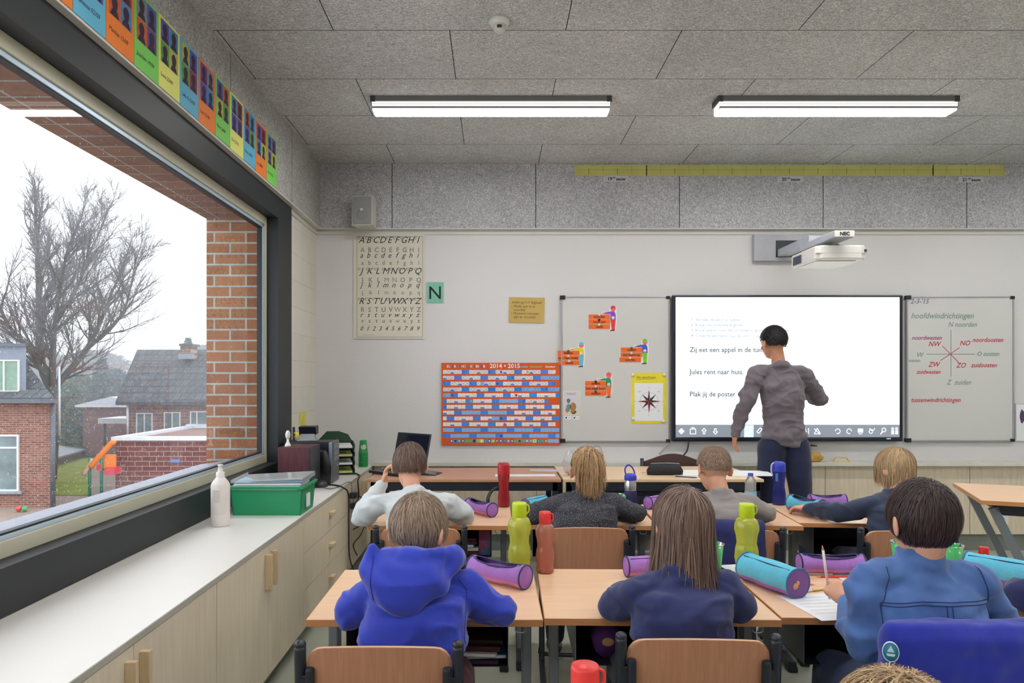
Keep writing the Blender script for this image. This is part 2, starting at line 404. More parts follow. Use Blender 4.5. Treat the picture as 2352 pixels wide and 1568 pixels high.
# outer brick wall leaf: jamb, soffit, pier
struct('wall_outer', MB().box((-1.95, 4.87, -2.5), (-1.61, 5.6, 3.6), BRK))
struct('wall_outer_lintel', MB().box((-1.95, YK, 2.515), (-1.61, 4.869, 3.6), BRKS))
struct('wall_outer_lower', MB().box((-1.945, YK, -2.5), (-1.61, 4.869, 0.72), BRK))
SILL = P('outer_sill_stone', srgb(160, 162, 176), 0.5, var=0.04, scale=12)
struct('trim_5', MB().poly([(-1.603, YK, .74), (-1.603, YK, .908), (-1.99, YK, .852), (-1.99, YK, .81), (-1.95, YK, .81), (-1.95, YK, .74)], SILL, (0, 4.868 - YK, 0)))

# ------------------------------------------------------------------ window_1 (one unit: casing, profile, gaskets, glass)
C0 = -1.48; Y1 = 4.92; YS = -1.5; ZT = 2.533; ZB = 0.86
cas = MB()
cas.box((WX - 0.06, YS - .3, ZT), (C0, 5.25, 2.679), DARKM).box((WX - 0.06, Y1, 0.712), (C0, 5.25, ZT), DARKM).box((WX - 0.06, YS - .3, 0.712), (C0, Y1, ZB), DARKM)
cas.box((WX - 0.06, YS - 0.3, ZB), (C0, YS, ZT), DARKM)
win = struct('window_1', cas); tag(win, 'large window in an anthracite casing looking out on brick houses', 'window')
X0 = -1.60
pf = MB()
pf.box((X0, YS, ZT - 0.055), (-1.556, Y1, ZT), CREAM, 0.004).box((X0, YS, ZB), (-1.556, Y1, ZB + 0.055), CREAM, 0.004)
pf.box((X0, Y1 - 0.04, ZB), (-1.5565, Y1, ZT), CREAM, 0.004).box((X0, YS, ZB), (-1.5565, YS + 0.05, ZT), CREAM, 0.004)
pf.build('window_frame', None, win)
bd = MB()
for a, b in (((X0, YS, ZT - 0.075), (-1.566, Y1 - 0.04, ZT - 0.055)), ((X0, YS, ZB + 0.055), (-1.566, Y1 - 0.04, ZB + 0.07)), ((X0, Y1 - 0.058, ZB + 0.055), (-1.566, Y1 - 0.04, ZT - 0.055))): bd.box(a, b, BEAD, 0.002)
bd.build('glazing_bead', None, win)
gk = MB()
for a, b in (((X0, YS, ZT - 0.084), (-1.572, Y1 - 0.058, ZT - 0.075)), ((X0, YS, ZB + 0.07), (-1.572, Y1 - 0.058, ZB + 0.077)), ((X0, Y1 - 0.066, ZB + 0.07), (-1.572, Y1 - 0.058, ZT - 0.075))): gk.box(a, b, RUBBER)
gk.build('gasket', None, win)
gz = 0.009
MB().poly([(-1.586, YS + 0.04, ZB + 0.06), (-1.586, Y1 - 0.055, ZB + 0.06), (-1.586, Y1 - 0.055, ZT - 0.06), (-1.586, YS + 0.04, ZT - 0.06)], GLASS).build('window_pane', None, win)
# rain drops on the outer face of the pane
rd = MB(); random.seed(3)
t = bmesh.new()
def drop(y, z, r, rz_):
    x = -1.5885
    c = t.verts.new((x - r * 0.6, y, z)); ring = [t.verts.new((x, y + r * math.cos(k * PI / 2.5), z + rz_ * math.sin(k * PI / 2.5))) for k in range(5)]
    for k in range(5): t.faces.new((c, ring[k], ring[(k + 1) % 5]))
for i in range(5200):
    y = random.uniform(1.9, Y1 - 0.1); z = ZB + 0.09 + (ZT - ZB - 0.2) * random.random() ** 1.7
    r = random.uniform(0.0006, 0.0022) * (1.3 if random.random() < 0.08 else 1); drop(y, z, r, r * random.uniform(1, 1.8))
DROP = clear('rain_water', (0.85, 0.9, 1.0), 0.45, 0.05)
rd._add(t, DROP, True)
tag(rd.build('raindrops'), 'rain drops speckling the outside of the window pane', 'raindrops', kind='stuff')

# ------------------------------------------------------------------ low panelling and ledge on the board wall
lw_ = MB().box((-0.998, 5.97, 0.14), (XR, YW, 0.712), MAPLEX)
for xs in (-0.35, 0.35, 1.55, 2.75, 3.95, 5.15): lw_.box((xs, 5.9685, 0.14), (xs + 0.004, 5.9702, 0.70), P('joint_line', srgb(120, 108, 90), 0.8))  # thin darker strips mark the joints between the panels
struct('wall_panelling', lw_)
struct('baseboard_front', MB().box((-0.998, 6.0, 0), (XR, YW, 0.139), P('plinth_grey', srgb(122, 128, 122), 0.6)))
struct('trim_6', MB().box((-1.0, 5.91, 0.712), (XR, YW, 0.742), P('ledge_paint', srgb(212, 210, 200), 0.5), 0.003))

# ------------------------------------------------------------------ window-side cabinets under a continuous top
CF = -1.01; CT = 0.71
top = MB().box((C0 + 0.001, -0.6, 0.69), (CF, 6.045, CT), LAMINATE, 0.001)
top.box((CF - 0.0005, -0.6, 0.6895), (CF + 0.0025, 6.045, 0.7085), P('top_edge_band', srgb(176, 172, 160), 0.5))
tag(top.build('worktop'), 'long white worktop running below the window over the cabinets', 'worktop')
PLY = P('cabinet_carcass', srgb(196, 184, 154), 0.6)
GAP = P('dark_gap', (0.03, 0.025, 0.02), 0.9)
def cabinet(y0, y1, kind, label):
    o = thing('cabinet', label, 'cabinet', (CF, (y0 + y1) / 2, 0), 0, 'cabinets under the window worktop')
    h = (y1 - y0) / 2
    MB().box((-0.455, -h + 0.001, 0.095), (-0.02, h - 0.001, 0.689), PLY).box((-0.0202, -h + 0.001, 0.1), (-0.018, h - 0.001, 0.688), GAP).build('carcass', None, o)
    MB().box((-0.44, -h + 0.001, 0), (-0.06, h - 0.001, 0.094), P('plinth_grey', (.2, .2, .2))).build('plinth', None, o)
    if kind == 'drawers':
        for z0, z1 in ((0.10, 0.298), (0.302, 0.497), (0.501, 0.686)):
            d = MB().box((-0.018, -h + 0.002, z0), (0, h - 0.002, z1), MAPLE, 0.001).build('drawer', None, o)
            MB().box((0, -0.02, (z0 + z1) / 2 + 0.0), (0.03, 0.055, (z0 + z1) / 2 + 0.022), HANDLEW, 0.002).build('knob', None, d)
    else:
        doors = ((-h + 0.002, -0.0015, -0.05), (0.0015, h - 0.002, 0.03))
        for y_0, y_1, hy in doors:
            d = MB().box((-0.018, y_0, 0.10), (0, y_1, 0.686), MAPLE, 0.001).build('door', None, o)
            MB().box((0, hy, 0.50), (0.03, hy + 0.02, 0.655), HANDLEW, 0.002).build('handle', None, d)
    return o
cabinet(0.21, 1.411, 'doors', 'pale plywood two-door cabinet nearest the viewer, mostly cut off at the bottom edge')
cabinet(1.412, 2.615, 'doors', 'pale plywood two-door cabinet below the empty stretch of white worktop')
cabinet(2.616, 3.812, 'doors', 'pale plywood two-door cabinet below the white glue bottle')
cabinet(3.813, 5.01, 'drawers', 'pale plywood cabinet with three wide drawers and small block knobs')
cabinet(5.011, 6.04, 'doors', 'pale plywood two-door cabinet in the corner beside the laptop table')

# ------------------------------------------------------------------ luminaires (the photo's two, and unseen ones added on the same grid to brighten the room)
DIFF = EM('lamp_diffuser', (1.0, 0.992, 0.985), LAMP); DIFF2 = EM('lamp_diffuser_side', (1.0, 0.985, 0.96), 1.3)
ALU = P('lamp_body', srgb(120, 120, 118), 0.45, 0.4, var=0.02)
ENDC = P('lamp_end_dark', srgb(62, 62, 62), 0.5)
CLR = clear('lamp_prism', (0.9, 0.9, 0.9), 0.7)
def luminaire(label):
    o = thing('ceiling_lamp', label, 'ceiling lamp', (0, 0, CE), 0, 'linear fluorescent lamps on the ceiling')
    MB().box((-0.765, -0.065, -0.034), (0.765, 0.065, 0), ALU, 0.002).build('housing', None, o)
    for s in (-1, 1): MB().box((s * 0.752 - 0.016, -0.067, -0.036), (s * 0.752 + 0.016, 0.067, -0.0005), ENDC, 0.002).build('end_cap', None, o)
    MB().poly([(-0.758, -0.060, -0.034), (0.758, -0.060, -0.034), (0.752, -0.060, -0.088), (-0.752, -0.060, -0.088)], DIFF2, (0, 0.004, 0)).build('side_diffuser', None, o)
    MB().poly([(-0.758, 0.056, -0.034), (0.758, 0.056, -0.034), (0.752, 0.056, -0.088), (-0.752, 0.056, -0.088)], DIFF2, (0, 0.004, 0)).build('side_diffuser', None, o)
    s_ = MB()
    for z in (-0.036, -0.050, -0.0655): s_.box((-0.755, -0.062, z - 0.0022), (0.755, -0.0603, z), ALU)
    s_.box((-0.755, -0.0625, -0.078), (0.755, -0.0603, -0.067), P('lamp_stripe', srgb(150, 145, 142), 0.5))
    s_.build('reflector_strip', None, o)
    MB().box((-0.752, -0.056, -0.09), (0.752, 0.056, -0.084), DIFF, 0.002).build('diffuser', None, o)
    for s in (-1, 1): MB().box((s * 0.7555 - 0.002, -0.06, -0.088), (s * 0.7555 + 0.002, 0.06, -0.034), CLR).build('end_glass', None, o)
    return o
l1 = luminaire('long lit fluorescent ceiling lamp above the orange calendar and small whiteboard')
l1.location = (-0.02, 4.627, CE)
def lamp2(x, y, lab): return dup(l1, (x, y, CE), 0, lab)
lamp2(2.19, 4.627, 'long lit fluorescent ceiling lamp in front of the projector')
for y in (2.2, -0.3):
    for x in (-0.02, 2.19, 4.4):
        lamp2(x, y, 'unseen fluorescent ceiling lamp over the pupils, added to brighten the room')
lamp2(4.4, 4.627, 'unseen fluorescent ceiling lamp beyond the projector lamp, added for more light')

# motion sensor on the ceiling
p = at(1147, 58, 3.60)
o = thing('motion_sensor', 'round white motion sensor on the grey ceiling', 'sensor', (p.x, 3.60, CE))
MB().lathe([(0, 0), (0.05, 0), (0.052, -0.012), (0.047, -0.024), (0.036, -0.03), (0, -0.03)], WHITEP).build('base', None, o)
MB().lathe([(0.034, -0.03), (0.033, -0.045), (0.024, -0.058), (0.01, -0.064), (0, -0.065)], P('sensor_dome', srgb(205, 205, 200), 0.3)).build('dome', None, o)
MB().box((-0.012, -0.036, -0.052), (0.012, -0.026, -0.040), P('sensor_slot', srgb(70, 60, 55), 0.4), 0.001).build('sensor_window', None, o)

# ------------------------------------------------------------------ wall speaker
p = at(832, 483, 5.84)
o = thing('wall_speaker', 'white loudspeaker mounted high on the grey acoustic band', 'speaker', (p.x, 5.84, p.z), R(-8))
SPK = P('speaker_shell', srgb(196, 197, 190), 0.5); GRL = P('speaker_grille', srgb(150, 150, 148), 0.8, bump=0.3, bscale=400)
MB().poly([(-0.088, 0.0, -0.12), (0.088, 0.0, -0.12), (0.075, 0.14, -0.12), (-0.075, 0.14, -0.12)], SPK, (0, 0, 0.24)).build('enclosure', None, o)
MB().box((-0.078, -0.012, -0.11), (0.078, 0.0, 0.11), GRL, 0.006).build('grille', None, o)
MB().sph((0, -0.006, -0.035), (0.058, 0.011, 0.058), P('speaker_cone', srgb(140, 140, 138), 0.8), n=24).build('woofer', None, o)
MB().box((-0.012, -0.0195, -0.005), (0.012, -0.0175, 0.013), P('logo_white', srgb(225, 225, 225), 0.4), 0.001).build('badge', None, o)
for s in (-0.05, 0.05): MB().sph((s, 0.02, -0.122), 0.006, WHITEP, n=8).build('foot', None, o)

# ------------------------------------------------------------------ posters over the window
inkM = P('ink', (0.015, 0.015, 0.02), 0.7); SIL = P('portrait_dark', srgb(52, 36, 58), 0.8, var=0.3, scale=40)
PCOL = {'g': srgb(120, 205, 92), 'o': srgb(232, 126, 44), 'b': srgb(96, 176, 208), 'y': srgb(226, 228, 120)}
PCN = {'g': 'green', 'o': 'orange', 'b': 'blue', 'y': 'yellow'}
for k, v in PCOL.items(): P('card_' + PCN[k], v, 0.7, var=0.03)
PAN = [P('panel_%d' % i, srgb(*c), 0.8, var=0.15, scale=30) for i, c in enumerate([(150, 50, 70), (84, 84, 170), (96, 150, 70), (196, 90, 48), (110, 70, 140), (130, 130, 140), (180, 180, 80), (70, 130, 170)])]
names = ['Arne 03/10', 'Jens 30/09', 'Robin 29/09', 'Kim 27/10', 'Fleur 26/09', 'Luca 25/09', 'Luka G 23/09', 'Lore 22/09', 'Joachim 19/09', 'Mattias 15/09', 'Vanessa 02/09', 'Nele 01/09']
order = 'gobygobygobo'
told = ['nearest the board wall', 'second from the board wall', 'third from the board wall', 'fourth from the board wall', 'fifth from the board wall', 'sixth from the board wall', 'seventh from the board wall', 'dated 22/09', 'dated 19/09', 'dated 15/09', 'dated 02/09', 'cut off at the top of the picture']
random.seed(5)
for i in range(12):
    y1 = 4.785 - 0.2105 * i; y0 = y1 - 0.207; z0 = 2.697 + random.uniform(-.003, .004)
    o = thing('portrait_poster', PCN[order[i]] + ' card with four portraits above the window, ' + told[i], 'poster', (BX, (y0 + y1) / 2, z0), 0, 'portrait cards above the window')
    # ey: along wall away from camera is +Y; viewed from the room +Y runs to the right
    hw = 0.1035
    MB().box((0.0008, -hw, 0), (0.0026, hw, 0.315), MATS['card_' + PCN[order[i]]]).build('card', None, o)
    pic = MB(); pal = random.sample(PAN, 4)
    for q in range(4):
        a = -0.085 + (q % 2) * 0.086; zb = 0.115 + (q // 2) * 0.095
        pic.poly([(0.0032, a, zb), (0.0032, a + 0.083, zb), (0.0032, a + 0.083, zb + 0.093), (0.0032, a, zb + 0.093)], pal[q])
        c = a + 0.041
        sil = [(0.0037, c + math.cos(t_) * (0.022 + 0.003 * math.sin(3 * t_)), zb + 0.05 + math.sin(t_) * 0.031) for t_ in [2 * PI * k / 14 for k in range(14)]]
        pic.poly(sil, SIL)
        pic.poly([(0.0036, c - 0.033, zb + 0.002), (0.0036, c + 0.033, zb + 0.002), (0.0036, c + 0.020, zb + 0.026), (0.0036, c - 0.02, zb + 0.026)], SIL)
    pic.build('portraits', None, o)
    MB().text(names[i], 0.026, (0.0034, -0.086, 0.052), (0, 1, 0), (0, 0, 1), inkM, shear=0.15).build('handwriting', None, o)

# ------------------------------------------------------------------ board wall: posters, boards
def wall_thing(name, label, cat, px0, py0, px1, py1, Y, group=None):
    a = at(px0, py1, Y); b = at(px1, py0, Y)
    o = thing(name, label, cat, ((a.x + b.x) / 2, Y, a.z), 0, group)
    return o, (b.x - a.x) / 2, b.z - a.z
# alphabet chart
o, hw, hh = wall_thing('alphabet_chart', 'cream alphabet chart with rows of cursive and printed letters', 'chart', 812, 538, 976, 778, 6.045)
CHP = P('chart_paper', srgb(218, 212, 196), 0.75, var=0.03)
MB().box((-hw, -0.004, 0), (hw, 0, hh), CHP).build('paper', None, o)
tx = MB(); GREYI = P('grey_ink', srgb(140, 136, 128), 0.8); BLK = P('chart_black', srgb(24, 22, 20), 0.7)
u = lambda X, Z: (-hw + X / 164 * 2 * hw, -0.0052, hh - Z / 240 * hh)
for a, b in (((8, 5), (159, 5)), ((159, 5), (159, 236)), ((159, 236), (8, 236)), ((8, 236), (8, 5))): tx.line(u(*a), u(*b), 0.0022, (0, 1, 0), BLK)
for z in list(range(16, 226, 6)): tx.line(u(10, z), u(157, z), 0.0008, (0, 1, 0), P('rule_grey', srgb(176, 170, 156), .8))
rows = [('ABCDEFGHI', 20, 20, 1), ('ABCDEFGHI', 41, 15, 0), ('abcdefghi', 54, 17, 1), ('abcdefghi', 70, 13, 0), ('JKLMNOPQ', 91, 20, 1), ('JKLMNOPQ', 110, 15, 0), ('jklmnopq', 122, 17, 1), ('jklmnopq', 138, 13, 0),
        ('RSTUVWXYZ', 160, 20, 1), ('RSTUVWXYZ', 178, 15, 0), ('rstuvwxyz', 190, 16, 1), ('rstuvwxyz', 203, 13, 0), ('0123456789', 221, 14, 1)]
for s_, z, size, k in rows:
    n_ = len(s_)
    for j, ch in enumerate(s_):
        X = (18 if k else 21) + j * (129 / (n_ - 1))
        mm = BLK if k else GREYI
        sz = size / 240 * hh * 1.02
        tx.text(ch, sz, u(X, z), (1, 0, 0), (0, 0, 1), mm, shear=0.35 if k else 0, align='CENTER', wscale=0.95, bold=0.0 if (k or ch in 'MNWmw') else 0.0008)
        if k and ch.isupper():  # cursive entry swash
            c = Vector(u(X - 4, z - size * 0.55)); q = [c + Vector((math.cos(a) * 0.011, -0.0004, math.sin(a) * 0.009)) for a in [0.3 + 0.6 * g for g in range(9)]]
            for a, b in zip(q, q[1:]): tx.line(a, b, 0.003, (0, 1, 0), mm)
tx.text('schrijf- en drukletters', 0.012, u(20, 232), (1, 0, 0), (0, 0, 1), GREYI); tx.text('nr. 4', 0.012, u(122, 232), (1, 0, 0), (0, 0, 1), GREYI)
tx.build('lettering', None, o)
# N card
o, hw, hh = wall_thing('letter_card', 'small mint green card printed with a black letter beside the alphabet chart', 'card', 980, 648, 1019, 695, 6.046)
MB().box((-hw, -0.003, 0), (hw, 0, hh), P('mint_card', srgb(122, 190, 164), 0.6)).build('card', None, o)
MB().text('N', hh * 0.88, (0, -0.0036, hh * 0.19), (1, 0, 0), (0, 0, 1), BLK, align='CENTER', bold=0.001).build('letter', None, o)
# note
o, hw, hh = wall_thing('note_card', 'ochre paper note with Dutch questions about clock time', 'note', 1168, 683, 1250, 741, 6.046)
o.rotation_euler[1] = R(1.2)
MB().box((-hw, -0.003, 0), (hw, 0, hh), P('ochre_card', srgb(194, 164, 92), 0.7)).build('card', None, o)
t_ = MB(); INKN = P('note_ink', srgb(70, 52, 20), 0.8)
for s_, X, Z in (('analoog <-> digitaal:', 0.09, 0.24), ('- Welk uur is er', 0.07, 0.40), ('voorbij?', 0.14, 0.54), ('- Hoeveel minuten', 0.07, 0.68), ('zijn er voorbij?', 0.14, 0.82)):
    t_.text(s_, 0.031, (-hw + X * 2 * hw, -0.0036, hh * (1 - Z)), (1, 0, 0), (0, 0, 1), INKN)
t_.build('lettering', None, o)
# calendar
o, hw, hh = wall_thing('wall_calendar', 'orange school year calendar with blue and white day cells', 'calendar', 1014, 833, 1286, 1022, 6.035)
ORG = P('calendar_orange', srgb(214, 84, 26), 0.55)
MB().box((-hw, -0.003, 0), (hw, 0, hh), ORG).build('sheet', None, o)
cb = MB(); cW = P('cell_white', srgb(232, 232, 232), 0.6); cD = P('cell_blue', srgb(30, 140, 235), 0.6); cL = P('cell_lightblue', srgb(128, 186, 240), 0.6); cX = P('cross_black', srgb(30, 30, 40), 0.7); cR = P('cross_red', srgb(190, 50, 60), 0.7); cG = P('cross_grey', srgb(120, 122, 116), 0.7)
cu = lambda X, Z, d=0.0038: Vector((-hw + (X - 105) / 2025 * 2 * hw, -d, hh * (1 - (Z - 95) / 1410)))
def cq(x0, z0, x1, z1, m, d=0.0038): cb.poly([cu(x0, z1, d), cu(x1, z1, d), cu(x1, z0, d), cu(x0, z0, d)], m)
hol = lambda d: (datetime.date(2014, 10, 25) <= d <= datetime.date(2014, 11, 2)) or d == datetime.date(2014, 11, 11) or (datetime.date(2014, 12, 20) <= d <= datetime.date(2015, 1, 4)) or (datetime.date(2015, 2, 14) <= d <= datetime.date(2015, 2, 22)) or (datetime.date(2015, 4, 4) <= d <= datetime.date(2015, 4, 19)) or d.month in (7, 8) or d in (datetime.date(2015, 5, 14), datetime.date(2015, 5, 15))
random.seed(11)
for r_ in range(12):
    mth = (8 + r_) % 12 + 1; yr = 2014 if mth >= 9 else 2015
    z0 = 218 + 99.4 * r_
    for dd in range(31):
        try: d = datetime.date(yr, mth, dd + 1)
        except ValueError: break
        x0 = 132 + dd * 64.2; wk = d.weekday()
        m_ = cD if wk >= 5 else (cL if hol(d) else cW)
        cq(x0, z0, x0 + 61.5, z0 + 66, m_)
        if wk == 2 and not hol(d): cq(x0 + 2, z0 + 38, x0 + 60, z0 + 64, cD, 0.0042)
        if d <= datetime.date(2015, 3, 2) and d < datetime.date(2015, 1, 5) or (d.month == 2 and d.day > 20):
            cm = random.choice([cX, cR, cG, cG, cR]) if r_ != 3 else cX
            cb.line(cu(x0 + 4, z0 + 4, 0.0046), cu(x0 + 56, z0 + 60, 0.0046), 0.0018, (0, 1, 0), cm)
            if random.random() < 0.75: cb.line(cu(x0 + 56, z0 + 4, 0.0046), cu(x0 + 4, z0 + 60, 0.0046), 0.0018, (0, 1, 0), cm)
        elif d <= datetime.date(2015, 3, 2):
            cb.line(cu(x0 + 20, z0 + 34, 0.0046), cu(x0 + 38, z0 + 54, 0.0046), 0.0018, (0, 1, 0), random.choice([cX, cR]))
        if random.random() < 0.03: cb.poly([cu(x0 + 31 + 22 * math.cos(a), z0 + 33 + 26 * math.sin(a), 0.0048) for a in [0.8 * k for k in range(7)]], random.choice(PAN))
cq(250, 1402, 2110, 1462, cL)
for k in range(26):
    cq(250 + k * 64.5, 1404, 308 + k * 64.5, 1460, random.choice(PAN + [cW, MATS['card_yellow'], P('icon_red', srgb(170, 40, 40), .6)]), 0.0042)
    cb.poly([cu(280 + k * 64.5 + 16 * math.cos(a), 1432 + 16 * math.sin(a), 0.0046) for a in [0.9 * j for j in range(7)]], random.choice([cW, cX, MATS['card_green'], MATS['card_yellow']]))
cb.build('day_cells', None, o)
t_ = MB()
t_.text('2014 \u2022 2015', 0.052, cu(930, 183, 0.004), (1, 0, 0), (0, 0, 1), cW, bold=0.0012)
for k, ch in enumerate('SUPER SCHOOL KALENDER'): 
    if ch != ' ': t_.text(ch, 0.030, cu(195 + k * 31, 176, 0.004), (1, 0, 0), (0, 0, 1), [cW, MATS['card_yellow'], cD, cR][k % 4], bold=0.001)
for s_, X, mm in (('Zonnekind', 1410, cL), ('Zonnestraal', 1625, MATS['card_green']), ('Zonneland', 1880, cW)): t_.text(s_, 0.019, cu(X, 174, 0.004), (1, 0, 0), (0, 0, 1), mm, bold=0.0006)
t_.build('title', None, o)
# timeline strip of paper + century labels
YT = YB - 0.002
TIM = P('timeline_paper', srgb(196, 192, 110), 0.7); 
o, hw, hh = wall_thing('timeline_strip', 'long yellow paper timeline strip along the top of the grey band', 'timeline', 1320, 379, 2307, 404, YT)
MB().box((-hw, -0.002, 0), (hw, 0, hh), TIM).build('strip', None, o)
t_ = MB()
for k in range(30):
    x = -hw + (0.033 + k * 0.0333) * 2 * hw
    if x > hw: break
    t_.line((x, -0.0026, 0.012), (x, -0.0026, hh - 0.006 if k % 2 else hh * 0.7), 0.003 if k % 2 == 0 else 0.0014, (0, 1, 0), INKN)
t_.line((-hw + .02, -0.0026, hh * .55), (hw - .02, -0.0026, hh * .55), 0.0012, (0, 1, 0), INKN)
for px in (1485, 2143):
    x = (px - 1320) / 987 * 2 * hw - hw; t_.line((x, -0.003, 0.0), (x, -0.003, hh), 0.008, (0, 1, 0), BLK)
t_.build('markings', None, o)
for s_, sup, s2, x0, y0, x1, y1 in (('19', 'de', 'eeuw', 1386, 402, 1443, 417), ('20', 'ste', 'eeuw', 1786, 403, 1845, 418), ('21', 'ste', 'eeuw', 2201, 404, 2259, 419)):
    o, hw, hh = wall_thing('century_label', 'white paper label reading ' + {'19': 'nineteenth', '20': 'twentieth', '21': 'twenty-first'}[s_] + ' century below the timeline strip', 'label', x0, y0 + 1.5, x1, y1, YT - 0.002, 'century labels')
    MB().box((-hw, -0.0016, 0), (hw, 0, hh), P('label_grey', srgb(198, 196, 202), .7)).build('paper', None, o)
    t_ = MB(); t_.text(s_, 0.040, (-hw * 0.68, -0.0022, hh * 0.2), (1, 0, 0), (0, 0, 1), BLK, bold=0.001); t_.text(sup, 0.022, (-hw * 0.25, -0.0022, hh * 0.55), (1, 0, 0), (0, 0, 1), BLK, bold=0.0006); t_.text(s2, 0.036, (hw * 0.02, -0.0022, hh * 0.2), (1, 0, 0), (0, 0, 1), BLK, bold=0.001)
    t_.build('lettering', None, o)

# whiteboards
WBS = P('whiteboard_face', srgb(208, 207, 204), 0.22, var=0.015, scale=2); WBF = P('whiteboard_frame', srgb(172, 174, 178), 0.35, 0.6)
CORN = P('board_corner', (0.008, 0.008, 0.01), 0.4)
def whiteboard(label, px0, py0, px1, py1):
    o, hw, hh = wall_thing('whiteboard', label, 'whiteboard', px0, py0, px1, py1, YW - 0.005)
    MB().box((-hw + 0.004, -0.018, 0.004), (hw - 0.004, -0.002, hh - 0.004), WBS).build('panel', None, o)
    f = MB(); 
    for a, b in (((-hw, -0.024, 0), (hw, 0, 0.012)), ((-hw, -0.024, hh - 0.012), (hw, 0, hh)), ((-hw, -0.024, 0), (-hw + 0.012, 0, hh)), ((hw - 0.012, -0.024, 0), (hw, 0, hh))): f.box(a, b, WBF, 0.002)
    f.build('frame', None, o)
    for a in (-1, 1):
        for z in (0, 1):
            c = Vector((a * hw, 0, z * hh)); zz = 0.02 * (1 - 2 * z)
            q = MB().box((c.x - a * 0.032, -0.028, min(c.z, c.z + zz) - (0.003)), (c.x + a * 0.004, 0, max(c.z, c.z + zz) + 0.003), CORN, 0.004)
            q.build('corner_cap', None, o)
    return o, hw, hh
wb, hwA, hhA = whiteboard('blank whiteboard carrying four paper figures and a yellow compass poster', 1288, 681, 1537, 1014)
wb2, hwB, hhB = whiteboard('whiteboard with handwritten Dutch compass directions in red and green', 2079, 681, 2325, 1013)
YBD = YW - 0.005 - 0.0185
# writing on the second board
HG = P('marker_green', srgb(120, 150, 138), 0.6); HR = P('marker_red', srgb(190, 52, 66), 0.6); HB = P('marker_blue', srgb(110, 112, 150), 0.6); HP = P('marker_purple', srgb(160, 70, 130), 0.6)
t_ = MB()
def bw(s_, px, py, cap, m, sh=0.3):   # px,py = left end of the baseline in the photograph; cap = height in px
    p_ = at(px, py, YBD) - wb2.location
    t_.text(s_, cap * YBD / F * 1.45, (p_.x, -0.0192, p_.z), (1, 0, 0), (0, 0, 1), m, shear=sh, wscale=0.92, bold=0.0008)
def bl(x0, y0, x1, y1, m):
    a = at(x0, y0, YBD) - wb2.location; b = at(x1, y1, YBD) - wb2.location; a.y = b.y = -0.0192; t_.line(a, b, 0.005, (0, 1, 0), m)
bw("2-3-'15", 2091, 697, 11, HB); bw('hoofdwindrichtingen', 2092, 731, 13, HG); bw('N noorden', 2177, 750, 11, HG)
bw('noordwesten', 2094, 780, 9.5, HP); bw('NW', 2132, 795, 11, HR); bw('NO', 2204, 793, 11, HR); bw('noordoosten', 2233, 785, 10, HR)
bw('W', 2104, 820, 11, HG); bw('westen', 2086, 831, 7, HG); bw('O oosten', 2243, 817, 10, HG); bw('ZW', 2132, 842, 11, HR); bw('zuidwesten', 2105, 858, 9, HR)
bw('ZO', 2196, 844, 11, HR); bw('zuidoosten', 2230, 843, 10, HR); bw('Z  zuiden', 2174, 883, 11, HG); bw('tussenwindrichtingen', 2092, 923, 10, HR)
bl(2184, 757, 2184, 865, HG); bl(2128, 813, 2239, 813, HG); bl(2164, 794, 2202, 832, HR); bl(2204, 798, 2160, 828, HR)
t_.build('handwriting', None, wb2)

